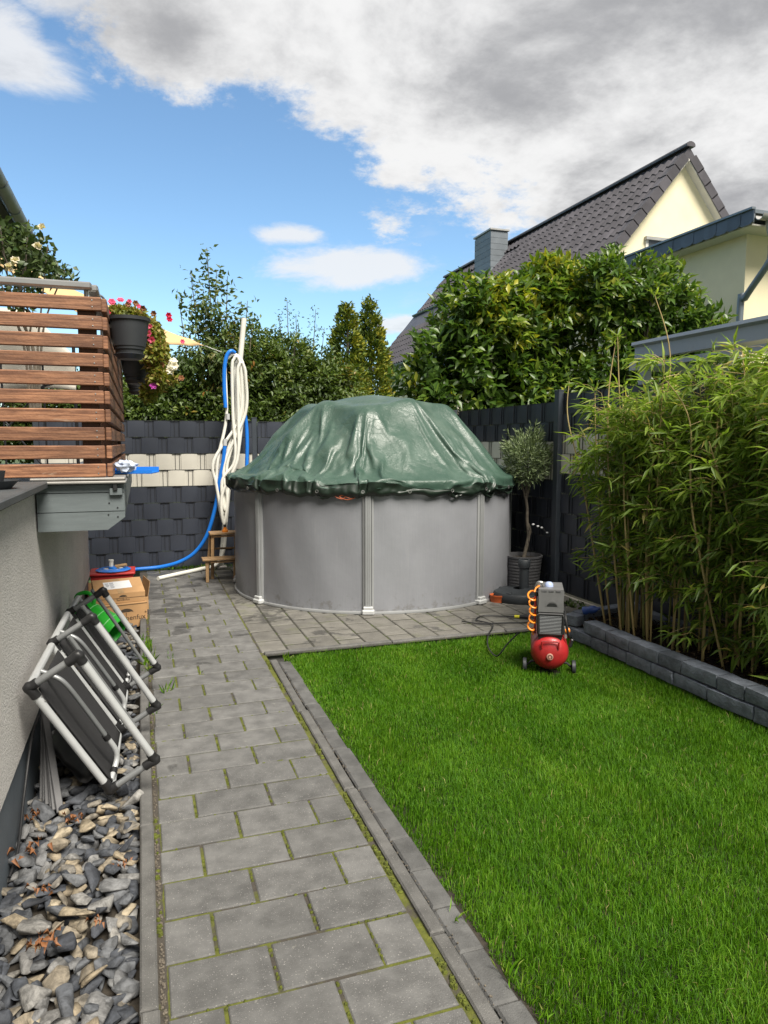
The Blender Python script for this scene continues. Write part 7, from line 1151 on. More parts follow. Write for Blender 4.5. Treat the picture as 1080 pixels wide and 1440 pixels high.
1,2,0,1,1,1,1,0,1,2,1,1,-8,2,-3,1,-5,-4,-5,-1,0,0,-10,1,1,1,-4,0,0,1,2,1,1,1,0,1,0,1,1,1,1,-1,0,1,1,0,1,-1,2,-2,1,0,1,1,1,0,-4,0,-2,1,2,1,1,2,1,-6,-2,0,-2,1,1,1,0,-4,1,2,1,-3,0,0,-1,-3,2,0,1,1,1,1,2,1,
1,2,1,2,0,1,1,0,-1,1,1,1,1,1,-7,-2,1,1,2,-5,-1,2,1,2,-4,-1,1,-3,2,1,2,1,-3,-1,1,-3,-1,2,1,1,1,0,2,1,1,-11,0,-2,2,-2,1,1,2,0,-4,0,-4,1,1,1,2,1,2,1,1,1,1,2,1,1,2,1,2,1,1,1,0,1,0,2,1,2,1,-9,1,0,1,-4,-5,-4,
-5,1,1,-11,0,1,1,-3,1,-2,2,1,1,1,1,0,1,1,1,1,1,1,-1,1,1,1,0,1,-2,1,0,1,0,1,2,0,-1,-6,1,-2,2,1,2,1,2,1,-5,0,0,-6,2,1,0,0,-4,1,2,1,-4,1,1,-1,0,-5,2,1,2,1,2,1,1,2,2,1,2,1,-1,0,1,2,-1,1,1,0,1,-5,1,-2,2,-2,
1,-2,-3,1,2,2,0,-3,-5,1,2,2,-2,1,-3,1,-2,-2,2,1,1,2,0,2,1,2,-11,0,0,1,-5,1,2,1,1,-4,-1,-3,0,2,1,2,1,2,1,2,1,1,1,1,2,1,2,1,1,2,1,-1,1,1,2,1,1,2,-10,1,1,1,-6,-1,-6,-6,1,1,-12,0,1,2,-3,1,-2,1,1,1,2,1,0,1,
0,2,1,1,1,0,0,2,1,1,-2,1,-1,1,1,0,1,2,-1,-2,-5,-2,1,1,2,1,2,1,2,-2,0,-1,-7,1,0,0,-1,-2,1,1,2,-4,1,1,0,0,-7,2,2,1,2,2,1,2,2,1,2,1,1,-1,1,1,1,0,2,-1,1,0,-1,0,-2,1,-3,1,1,-7,2,2,1,1,1,-2,-6,1,2,-5,0,1,-2,
1,-3,2,1,1,2,2,2,1,1,-9,0,1,-3,-5,2,1,2,1,-5,-1,-3,1,1,2,1,2,1,2,1,2,1,1,2,1,1,2,1,2,1,1,-1,1,2,1,2,0,0,-7,0,1,2,-7,0,-8,-6,2,1,-12,-1,1,2,-1,0,-3,1,1,2,1,0,1,2,0,2,1,1,1,0,1,1,2,1,0,0,-2,-1,2,1,2,1,-2,
-3,-2,-3,-1,2,1,2,1,2,1,2,0,-3,-7,0,-2,1,-1,-2,1,2,1,3,-1,-6,-2,-3,0,2,2,1,2,2,1,2,1,2,1,1,2,0,0,2,1,-1,0,-1,2,0,-3,2,2,2,-1,-1,-1,-6,1,1,2,2,-5,1,2,-5,1,-1,1,-11,1,0,0,2,2,1,2,2,1,2,2,-3,0,-13,-2,-1,2,
1,2,2,0,-8,1,0,2,1,2,1,1,2,1,2,1,2,1,2,1,1,2,1,1,1,1,1,2,1,2,-1,-2,1,-4,0,0,-6,1,-7,-9,2,1,-13,1,-1,-1,-2,2,-2,1,2,1,1,1,1,2,1,1,2,1,2,1,1,1,1,1,1,1,1,-3,0,-1,1,1,-4,1,1,-1,-5,1,2,1,0,1,2,1,1,0,-5,-6,-5,
0,1,0,2,1,1,0,1,2,-4,-10,2,2,1,2,2,1,2,1,2,1,1,1,2,1,1,1,-2,0,1,1,1,1,-4,2,2,1,-1,1,0,-6,1,1,1,2,-7,2,2,1,-3,1,0,-7,-8,1,2,1,2,2,1,2,1,2,1,1,-1,-16,2,-5,2,1,2,1,1,-5,1,0,0,1,2,2,1,1,1,2,1,2,1,2,1,1,2,1,
1,1,2,1,2,1,2,-2,-1,1,-3,0,1,-8,1,-13,-4,1,2,-12,2,-4,-3,0,0,0,2,1,1,1,2,1,2,1,1,2,1,2,1,1,2,1,1,2,1,1,1,-4,-2,1,-3,2,1,-1,1,-7,1,1,0,1,1,1,2,1,1,-3,-14,-2,0,1,2,1,2,1,3,1,-1,0,-14,2,1,2,1,2,2,1,2,1,1,
2,1,2,1,1,-2,0,2,1,2,-2,1,-3,2,1,2,1,0,0,-6,1,2,-1,2,-7,2,2,1,-3,2,1,-11,1,-6,1,2,2,2,1,1,2,1,2,1,0,-16,1,-6,2,2,0,0,1,0,1,0,-1,1,1,1,1,2,1,1,2,1,2,1,2,1,2,1,2,1,1,2,1,2,1,-1,0,1,1,-4,1,-9,2,-17,-1,0,-3,
-1,-4,-6,-3,0,0,2,1,1,2,1,2,1,1,2,1,2,1,2,1,2,1,2,1,2,1,2,1,1,-9,-2,0,2,0,1,1,-7,0,1,-1,2,2,0,1,2,-5,-2,-3,-4,-2,-2,2,1,2,2,4,0,-1,1,-15,1,2,1,2,2,1,1,1,2,2,1,2,2,1,-2,1,2,1,1,-1,0,-1,0,1,2,0,2,0,1,-5,
-2,1,2,2,-8,2,1,1,-2,2,2,-13,1,2,-6,2,2,2,1,1,2,1,2,1,1,-17,2,-3,-3,2,-1,1,-1,2,1,1,1,0,1,1,-1,2,1,2,1,2,2,1,2,2,1,2,2,0,2,1,2,1,2,1,0,-1,2,1,-10,-3,1,-16,-2,1,-9,1,-1,0,-8,-4,1,1,2,1,2,1,2,2,1,2,1,2,2,
1,2,1,2,2,1,2,1,1,2,2,-10,-3,1,1,1,-2,1,-4,0,0,2,-1,2,1,2,1,-3,0,-9,0,-5,-2,0,2,2,2,7,1,-5,0,-10,0,-1,1,2,1,2,1,2,1,2,1,2,1,2,0,1,1,1,-4,1,2,-3,2,1,2,0,2,1,-1,2,-7,0,2,-2,-1,0,1,-1,0,1,0,-12,2,0,1,-3,2,
2,2,0,2,2,1,2,-1,-14,1,2,-2,-7,-1,0,1,2,-1,2,1,2,2,-2,1,1,2,1,2,2,2,2,1,2,2,2,0,1,2,2,1,2,2,1,-4,1,2,1,-10,1,0,-17,-1,1,-14,1,1,1,-8,-6,1,2,1,2,2,1,2,2,2,1,2,2,2,2,1,2,2,1,2,2,1,2,1,1,-8,-5,1,2,-3,1,2,
2,-4,1,0,-2,1,2,-2,1,-3,-1,0,-5,2,-6,1,0,0,2,7,0,-6,1,-7,1,-1,-2,2,1,2,1,1,2,1,1,2,2,2,2,2,1,-1,-6,1,1,-1,2,1,2,1,2,1,-3,2,-4,-1,1,0,-4,1,2,-1,0,-5,0,-7,1,-2,0,2,1,2,2,1,1,2,1,2,1,-14,1,0,0,-12,0,2,1,0,
1,2,2,2,-2,-1,1,2,2,1,3,1,2,3,2,2,1,2,-1,2,2,1,2,2,2,-5,1,1,2,1,-11,2,-3,-14,1,0,-16,2,0,2,-9,-4,1,1,1,2,1,2,2,2,2,2,2,2,2,2,2,2,2,2,1,2,1,1,1,2,-6,-2,-3,0,-3,2,1,2,0,-4,-3,2,1,2,0,0,-1,1,-1,-2,-6,1,-5,
1,1,1,1,1,1,-1,-6,2,2,-7,-2,2,2,1,2,2,2,1,3,2,2,2,2,2,2,-8,2,-4,2,-1,1,2,2,2,2,0,-3,1,1,-4,-1,-3,2,2,2,-4,-7,2,-7,1,1,2,1,-2,-1,2,1,2,-2,1,1,1,-2,-10,0,3,-11,2,0,2,0,0,1,1,1,0,-1,1,2,2,2,2,3,3,3,2,3,3,
1,0,2,1,2,1,0,1,1,0,1,-5,-1,1,-10,2,-17,-1,1,-11,0,2,-12,-1,2,0,-1,1,0,2,3,2,3,3,2,2,1,2,2,2,3,2,2,2,2,1,-2,-1,1,1,1,-14,1,2,-2,1,3,1,0,-4,0,1,0,1,-1,-1,1,2,1,-3,1,-5,-4,2,1,0,-2,2,2,-7,2,3,-6,-4,3,1,2,
2,2,1,3,1,3,3,2,3,0,2,-6,1,0,-2,2,-5,3,2,3,2,2,-5,2,2,-6,-2,-2,3,0,1,-4,-5,2,-8,2,1,0,-2,3,-1,2,1,1,-2,-1,1,2,1,-13,1,2,-6,-1,-1,-1,1,1,2,0,1,-3,0,3,2,3,2,3,2,2,3,4,4,3,3,2,0,2,1,2,1,0,-2,0,-1,-4,2,1,-13,
2,-17,-3,1,-10,1,0,-14,1,0,1,-2,1,2,3,3,3,3,3,3,3,2,0,2,1,2,2,2,3,3,3,1,-2,-3,-2,2,-10,-1,-4,2,3,2,3,-3,-2,-1,-2,3,2,-1,-1,0,2,2,-4,-2,1,-6,2,2,0,-1,0,0,0,-1,-2,-2,-1,-1,1,2,3,2,1,1,2,3,4,4,2,2,0,-1,-2,
-3,-3,-1,1,1,3,1,2,1,0,0,-1,-1,-1,-1,-1,-1,-1,-1,-2,-2,-3,-3,-1,-1,1,1,0,1,1,1,1,0,1,-1,-2,-4,-4,-4,-3,-2,1,1,1,0,0,-1,-2,0,3,3,3,3,2,1,0,2,4,6,6,5,5,1,0,-1,1,1,2,2,0,-1,-1,-2,-3,-4,-6,-6,-7,-5,-5,-5,-4,
-4,-4,-3,-2,-1,0,1,3,3,4,4,4,4,3,3,2,2,0,1,0,1,3,2,4,4,3,1,-3,-5,-7,-7,-4,0,3,4,4,2,0,-2,-2,-2,-1,-1,1,2,1,1,-2,-2,-2,-1,-1,0,1,0,-1,0,0,0,-1,-2,-2,-1,0,1,1,3,2,1,1,2,3,4,3,3,2,0,-1,-3,-3,-2,-1,0,2,2,2,
1,2,0,-1,-1,-1,0,-1,-1,-1,-1,-1,-2,-3,-2,-3,-1,-1,1,1,0,1,1,1,1,0,0,0,-2,-4,-4,-4,-3,-1,0,1,1,0,0,-1,-1,0,2,3,4,2,2,1,0,2,4,5,6,6,4,2,-1,0,0,2,1,2,1,-2,-1,-2,-3,-4,-5,-7,-6,-5,-5,-5,-4,-4,-3,-3,-2,-1,0,
1,2,3,4,4,4,4,3,3,2,2,0,1,0,1,2,3,3,5,3,0,-2,-6,-7,-6,-4,0,3,4,4,2,0,-2,-2,-2,-1,-1,1,2,1,0,-1,-2,-2,-1,-1,1,0,
]
def tarp():
    nr, nc = 47, 161
    q = np.array(DRAPE).reshape(3, nr, nc).cumsum(2).astype(float)
    q[2] *= np.clip(np.minimum(np.arange(nc), nc - 1 - np.arange(nc)) / 8, 0, 1)
    back = q[:, :, -2:0:-1].copy(); back[2] *= -1; q = np.concatenate([q, back], 2); na = q.shape[2]
    rm = np.array(DRAPE_R)[:, None]; zm = np.array(DRAPE_Z)[:, None]
    r = rm + q[0] * .0018; z = zm + q[1] * .0017; a = math.pi + np.arange(na) * 2 * math.pi / na + q[2] * .004 / rm
    z = z + .045 * np.sin(np.clip((r - .55) / .95, 0, 1) * math.pi)      # a little more air under the sheet
    z = z + .055 * np.exp(-(r / .5) ** 2)
    ed = np.clip((np.arange(nr) - nr + 5) / 4, 0, 1)[:, None]             # ruffled edge below the cord
    P3 = np.c_[np.cos(a).ravel() * 9, np.sin(a).ravel() * 9, np.zeros(a.size)]
    z = z + ed * (.030 * pnoise(P3, 81) + .020 * pnoise(P3 * 2.4, 82)).reshape(z.shape) - ed * .01
    r = r + ed * (.020 * pnoise(P3 * 2.1, 83) + .015 * pnoise(P3 * 4.3, 84)).reshape(z.shape)
    V = np.stack([r * np.cos(a), r * np.sin(a), z - 1.2], 2).reshape(-1, 3)
    i, j = np.meshgrid(np.arange(nr - 1), np.arange(na), indexing='ij'); i = i.ravel(); j = j.ravel(); j2 = (j + 1) % na
    F = np.c_[i * na + j, i * na + j2, (i + 1) * na + j2, (i + 1) * na + j]
    return V, F, na
V_, F_, na_ = tarp()
tp = thing('pool_tarpaulin', 'crumpled dark green tarpaulin bulging like a dome over the pool', 'tarpaulin', (PC[0], PC[1], 1.2))
me = fast_mesh('cover', np.concatenate([V_, V_[:na_].mean(0)[None]]), F_[: -na_ * 3], M_tarp, smooth=True)
bm = bmesh.new(); bm.from_mesh(me); bm.verts.ensure_lookup_table(); ctr_ = bm.verts[-1]
for k in range(na_): bm.faces.new((bm.verts[k], bm.verts[(k + 1) % na_], ctr_)).smooth = True
bmesh.ops.delete(bm, geom=[v for v in bm.verts if not v.link_faces], context='VERTS'); bm.to_mesh(me); bm.free()
o = link('cover', me, tp); sm_ = o.modifiers.new('smooth', 'SUBSURF'); sm_.levels = sm_.render_levels = 1
me = fast_mesh('hem', V_, F_[-na_ * 4:], M_hem, smooth=True)
bm = bmesh.new(); bm.from_mesh(me); bmesh.ops.delete(bm, geom=[v for v in bm.verts if not v.link_faces], context='VERTS'); bm.to_mesh(me); bm.free()
hem = link('hem', me, tp); hem.scale = (1.003, 1.003, 1); sm_ = hem.modifiers.new('smooth', 'SUBSURF'); sm_.levels = sm_.render_levels = 1
for k, a in enumerate(range(-160, -10, 15)):
    a = R(a + 4); m_ = MB(); m_.lathe([(.011, 0), (.016, .003), (.016, .006), (.010, .006)], 12, (PC[0] + 1.60 * math.cos(a), PC[1] + 1.60 * math.sin(a), 1.125), np.array(Vector((math.cos(a), math.sin(a), 0)).to_track_quat('Z', 'Y').to_matrix())); m_.build('eyelet', M_steel, tp)
# black gathered net and loose cord showing under the hem
for (a0, a1, zz) in ((-82, -74, 1.085), (-66, -56, 1.07), (-52, -37, 1.075), (-128, -121, 1.085), (-35, -26, 1.09)):
    mb = MB()
    for k in range(3):
        pts = [(PC[0] + (PR + .03 + .006 * k) * math.cos(R(a)), PC[1] + (PR + .03 + .006 * k) * math.sin(R(a)), zz + .03 - .055 * math.sin(math.pi * (a - a0) / (a1 - a0)) + random.gauss(0, .007)) for a in np.linspace(a0, a1, 8)]
        mb.tube(smooth_path(pts, 3), .007, 5)
    mb.build('net_edge', M_hem, tp, True)
mb = MB(); pts = [(PC[0] + (PR + .045) * math.cos(R(a)), PC[1] + (PR + .045) * math.sin(R(a)), z) for a, z in ((-121, 1.10), (-120, 1.07), (-118, 1.055), (-117, 1.075), (-115, 1.06), (-113, 1.08), (-114, 1.10), (-117, 1.09), (-119, 1.075), (-116, 1.05), (-112, 1.09))]
mb.tube(smooth_path(pts, 5), .0032, 6); mb.build('cord', M_terra, tp, True)

# ------------------------------------------------------------------ mast, hoses, stool
pol = MB(); pol.tube([(.90, 8.93, .0), (1.243, 8.90, 3.06)], .032, 16)
pole = thing('white_mast', 'leaning white pole rising above the fence behind the hoses', 'pole', (.9, 8.93, 0))
pol.build('pole', M_whitepl, pole, True); MB().tube([(1.243, 8.90, 3.06), (1.2435, 8.90, 3.064)], .033, 16).build('cap', M_steel, pole)
MB().box((.91, 8.93, .02), (.12, .12, .03), bev=.004).build('base_plate', M_trim, pole)
hz_ = thing('white_hose', 'coil of white pool hose hanging over the mast', 'hose', (.95, 8.75, .4))
for (xl, xr_, zt, zb, yy, sw) in [(.985, 1.20, 2.60, .62, 8.72, .10), (1.06, 1.165, 2.57, .75, 8.68, -.08), (1.10, 1.20, 2.54, .90, 8.75, .05), (1.12, 1.215, 2.5, .58, 8.66, -.12), (1.14, 1.19, 2.44, .70, 8.70, .14)]:
    xm = (xl + xr_) / 2; xb = .93 + random.uniform(-.02, .03)
    pts = [(xb, yy, zb), (xb - .04 - sw * .2, yy, zb + .35), (xb + .05 - sw, yy - .02, 1.35), (xl, yy, 1.85), (xl, yy, zt - .14), ((xl * 3 + xr_) / 4, yy, zt - .025), (xm, yy, zt), ((xl + 3 * xr_) / 4, yy, zt - .03), (xr_, yy, zt - .16), (xr_ - .01, yy + .02, 1.9), (xb + .09 + sw * .6, yy + .02, 1.3), (xb + .05, yy + .02, zb + .3)]
    MB().tube(smooth_path(pts, 6, True), .0185, 8, True).build('hose_loop', M_whitepl, hz_, True)
MB().tube(smooth_path([(.145, 8.36, .022), (.35, 8.55, .022), (.65, 8.78, .03), (.84, 8.86, .06), (.93, 8.82, .25), (.95, 8.74, .6)], 8), .024, 10).build('hose_end', M_whitepl, hz_, True)
MB().tube([(1.00, 8.70, 1.83), (1.0, 8.70, 1.90)], .024, 10).build('coupling', M_foot, hz_)
b1 = thing('long_blue_hose', 'blue pool hose curving from the ground up beside the pool', 'hose', (.5, 8.9, 0))
MB().tube(smooth_path([(-.20, 9.00, .03), (-.05, 8.99, .035), (.20, 8.98, .05), (.42, 8.93, .11), (.60, 8.88, .23), (.74, 8.82, .45), (.84, 8.76, .80), (.885, 8.70, 1.10), (.93, 8.68, 1.32), (.955, 8.67, 1.52)], 8), .023, 12).build('hose', M_blue, b1, True)
MB().tube([(.955, 8.67, 1.52), (.96, 8.67, 1.60)], .026, 10).build('coupling', M_foot, b1)
b2 = thing('looped_blue_hose', 'blue hose looped over the top of the hanging white coil', 'hose', (1.1, 8.6, 1.6))
MB().tube(smooth_path([(.975, 8.69, 1.97), (.965, 8.69, 2.2), (.972, 8.69, 2.42), (1.0, 8.69, 2.57), (1.05, 8.69, 2.635), (1.10, 8.72, 2.62)], 8), .023, 12).build('hose', M_blue, b2, True)
MB().tube(smooth_path([(1.19, 8.80, 2.2), (1.20, 8.80, 2.0), (1.228, 8.79, 1.8), (1.235, 8.78, 1.55), (1.22, 8.77, 1.2)], 6), .023, 12).build('hose', M_blue, b2, True)

st = thing('step_stool', 'small pale birch two step stool at the left of the pool', 'step stool', (.83, 8.2, 0))
def stick(mb, a, b, w=.035, t=.028):
    a, b = np.array(a), np.array(b); d = b - a; L = np.linalg.norm(d); q = Vector(d).to_track_quat('Z', 'Y').to_matrix(); mb.box((a + b) / 2, (w, t, L), np.array(q), bev=.003)
xa, xb_ = .70, 1.02
MB().box(((xa + xb_) / 2 + .03, 8.36, .515), (.34, .22, .024), bev=.004).build('top_step', M_wood, st)
MB().box((.815, 8.12, .255), (.40, .19, .022), bev=.004).build('lower_step', M_wood, st)
for x0_, x1_, y0_, y1_, z1_ in ((.665, .665, 8.06, 8.07, .243), (.97, .97, 8.06, 8.07, .243), (.70, .745, 8.46, 8.44, .503), (1.04, 1.03, 8.46, 8.44, .503), (.735, .755, 8.24, 8.30, .503), (1.03, 1.02, 8.24, 8.30, .503)):
    mb = MB(); stick(mb, (x0_, y0_, 0), (x1_, y1_, z1_)); mb.build('leg', M_wood, st)
for a, b in (((.70, 8.06, .225), (.97, 8.06, .225)), ((.76, 8.285, .485), (1.02, 8.285, .485)), ((.665, 8.08, .215), (.71, 8.45, .215)), ((.97, 8.08, .215), (1.03, 8.45, .215)), ((.74, 8.45, .32), (1.03, 8.45, .32))):
    mb = MB(); stick(mb, a, b, .028, .02); mb.build('rail', M_wood, st)
oc = thing('hose_nozzle', 'orange and grey hose connector standing on the pale stool', 'hose connector', (.90, 8.34, .527))
MB().lathe([(0, 0), (.035, 0), (.035, .022), (.022, .03), (.018, .055), (0, .055)], 16).build('ring', M_orange, oc, True, True)
MB().lathe([(0, .055), (.015, .055), (.015, .085), (0, .085)], 12).build('tip', M_pot, oc, True, True)

# ------------------------------------------------------------------ red bin, pool brush, cartons
rb = thing('red_box', 'red plastic box with a flat lid behind the cartons', 'plastic box', (-.32, 7.75, -.05))
b_ = MB(); b_.prism([(-.19, -.04), (.19, -.04), (.20, .22), (-.20, .22)], (-.31, 7.58, 0), (1, 0, 0), (0, 0, 1), (0, .34, 0)); b_.build('tub', M_red, rb)
MB().box((-.31, 7.75, .235), (.44, .38, .025), bev=.008).build('lid', M_red, rb)
br = thing('pool_vacuum_head', 'blue and white pool vacuum head lying on the red lid', 'vacuum head', (-.30, 7.72, .248))
rx = rotm(0, 0, R(8))
MB().lathe([(0, 0), (.150, 0), (.165, .008), (.15, .018), (0, .024)], 32).build('base', M_paper, br, True, True)
MB().lathe([(.135, .019), (.160, .016), (.168, .010), (.172, .014), (.15, .024), (.10, .03), (.10, .024)], 32).build('rim', M_blue, br, True, True)
MB().lathe([(0, .02), (.05, .024), (.045, .045), (0, .048)], 20).build('hub', M_blue, br, True, True)
MB().lathe([(0, .046), (.022, .046), (.022, .10), (.026, .10), (.026, .115), (0, .115)], 16, (-.02, 0, 0)).build('hose_socket', M_whitepl, br, True, True)
MB().tube([(.02, -.02, .045), (.13, -.05, .062)], .018, 12).build('handle', M_wood, br, True, True)

def text(name, body, size, m, parent, M4, ext=.0006):
    cu = bpy.data.curves.new(name, 'FONT'); cu.body = body; cu.size = size; cu.align_x = 'CENTER'; cu.align_y = 'CENTER'; cu.extrude = ext
    o = bpy.data.objects.new('tmp', cu); COL.objects.link(o); dg = bpy.context.evaluated_depsgraph_get()
    me = bpy.data.meshes.new_from_object(o.evaluated_get(dg)); me.name = name; bpy.data.objects.remove(o)
    me.materials.clear(); me.materials.append(m); me.transform(M4)
    return link(name, me, parent)
def parasol_logo(s):
    """arch of a parasol with a short stem"""
    mb = MB(); n = 10; poly = [(s * math.cos(a), s * .62 * math.sin(a)) for a in np.linspace(0, math.pi, n)]
    inner = []
    for k in range(3):
        x0 = -s + (2 * s / 3) * k; 
        for a in np.linspace(math.pi, 0, 5)[1:-1 if k < 2 else None]: inner.append((x0 + s / 3 + s / 3 * math.cos(a), s * .16 * math.sin(a)))
    mb.prism(poly + inner[:-1], (0, 0, 0), (1, 0, 0), (0, 0, 1), (0, -.0008, 0))
    mb.prism([(-.04 * s, -.5 * s), (.04 * s, -.5 * s), (.04 * s, .1 * s), (-.04 * s, .1 * s)], (0, -.0001, 0), (1, 0, 0), (0, 0, 1), (0, -.0009, 0))
    return mb
RX90 = Matrix.Rotation(R(90), 4, 'X')
RZ = R(13)
c1 = thing('lower_carton', 'closed cardboard carton with large parasol logo, lower of the pair', 'cardboard box', (-.215, 6.62, -.055), RZ)
MB().box((0, 0, .11), (.40, .30, .22), bev=.003).build('carton', M_card, c1, True and False, True)
MB().box((0, -.1515, .207), (.40, .002, .004)).build('flap_seam', M_print, c1, False, True)
lg = parasol_logo(.062); v_ = lg.build('logo', M_print, c1, False, True); v_.location = (.02, -.1508, .135)
text('lettering', 'Sonnenfux', .062, M_print, c1, Matrix.Translation((.052, -.1512, .088)) @ RX90)
text('lettering', '\u00ae', .022, M_print, c1, Matrix.Translation((.185, -.1512, .125)) @ RX90)
RZ2 = R(9)
c2 = thing('upper_carton', 'cardboard carton with white shipping label on its sloping top, upper of the pair', 'cardboard box', (-.225, 6.64, .168), RZ2)
tl = R(0)
bx = MB(); bx.prism([(-.145, 0), (.15, 0), (.15, .155), (.12, .17), (-.145, .085)], (-.205, 0, 0), (0, 1, 0), (0, 0, 1), (.41, 0, 0)); bx.build('carton', M_card, c2, False, True)
sl = math.atan2(.085, .265); up_n = Vector((0, -math.sin(sl), math.cos(sl)))
def on_top(u, v, e): return Vector((u, -.145 + v * math.cos(sl), .085 + v * math.sin(sl))) + up_n * e
MT = lambda u, v, e: Matrix.Translation(on_top(u, v, e)) @ Matrix.Rotation(sl, 4, 'X') @ Matrix.Rotation(R(3), 4, 'Z')
lab = MB(); lab.box((0, 0, 0), (.225, .135, .001)); o = lab.build('label', M_paper, c2, False, True); o.matrix_local = MT(-.005, .155, .001)
for q, (bw, bx_, by_) in enumerate([(.03, -.085, .04), (.026, -.085, .022), (.03, -.083, .004), (.022, -.087, -.014), (.035, -.045, .045), (.03, -.047, .030), (.035, -.045, .012), (.028, -.048, -.006), (.034, -.045, -.024), (.03, -.047, -.042)]):
    m_ = MB(); m_.box((0, 0, 0), (bw, .008, .0006)); o2 = m_.build('print_line', M_inkgrey, o, False, True); o2.location = (bx_, by_, .0009)
tap = MB(); tap.box((0, 0, 0), (.05, .27, .0008)); o = tap.build('tape', M_wood, c2, False, True); o.matrix_local = MT(.0, .135, .0006)
tap = MB(); tap.box((0, -.1462, .042), (.41, .001, .003)); tap.build('flap_seam', M_print, c2, False, True)
lg = parasol_logo(.034); v_ = lg.build('logo', M_print, c2, False, True); v_.location = (.02, -.1458, .048)
text('lettering', 'Sonnenfux', .026, M_print, c2, Matrix.Translation((.02, -.1458, .027)) @ RX90)
c3 = thing('open_carton', 'open cardboard carton with raised flaps behind the two closed ones', 'cardboard box', (-.24, 7.08, -.085), R(10))
b_ = MB(); 
for (c, d) in (((0, -.17, .10), (.48, .004, .20)), ((0, .17, .10), (.48, .004, .20)), ((-.24, 0, .10), (.004, .34, .20)), ((.24, 0, .10), (.004, .34, .20)), ((0, 0, .004), (.48, .34, .004))): b_.box(c, d)
b_.build('carton', M_card, c3, False, True)
for (c, d, r_) in (((0, .185, .255), (.48, .004, .115), rotm(R(-16), 0, 0)), ((.25, 0, .27), (.004, .33, .145), rotm(0, R(9), 0)), ((-.265, 0, .25), (.004, .33, .115), rotm(0, R(-30), 0))):
    m_ = MB(); m_.box(c, d, r_); m_.build('flap', M_card, c3, False, True)

# green plastic tub behind the chairs
gt = thing('green_tub', 'bright green plastic tub lying tilted behind the folded chairs', 'tub', (-.34, 5.35, .05))
ax = Vector((.62, -.35, -.42)).normalized(); q = np.array(ax.to_track_quat('Z', 'Y').to_matrix()); o_ = np.array((-.445, 5.42, .37))
g1 = MB(); g1.lathe([(0, 0), (.082, 0), (.092, .02), (.108, .18), (.120, .30), (.128, .305), (.128, .315), (.116, .315), (.102, .18), (.085, .03), (0, .03)], 40, o_, q); g1.build('body', M_green, gt, True)
for t_ in (.09, .17, .25):
    r_ = .1005 + (t_ - .09) * .095; g2 = MB(); g2.lathe([(r_, t_ - .004), (r_ + .003, t_), (r_ + .0015, t_ + .004)], 40, o_, q); g2.build('band', M_green2, gt, True)
MB().tube(smooth_path([o_ + np.array(p) for p in ((.02, -.05, .03), (-.02, -.04, .08), (.0, -.03, .12), (.06, -.03, .125), (.10, -.05, .08), (.09, -.06, .03))], 6), .014, 8).build('handle', M_green, gt, True)

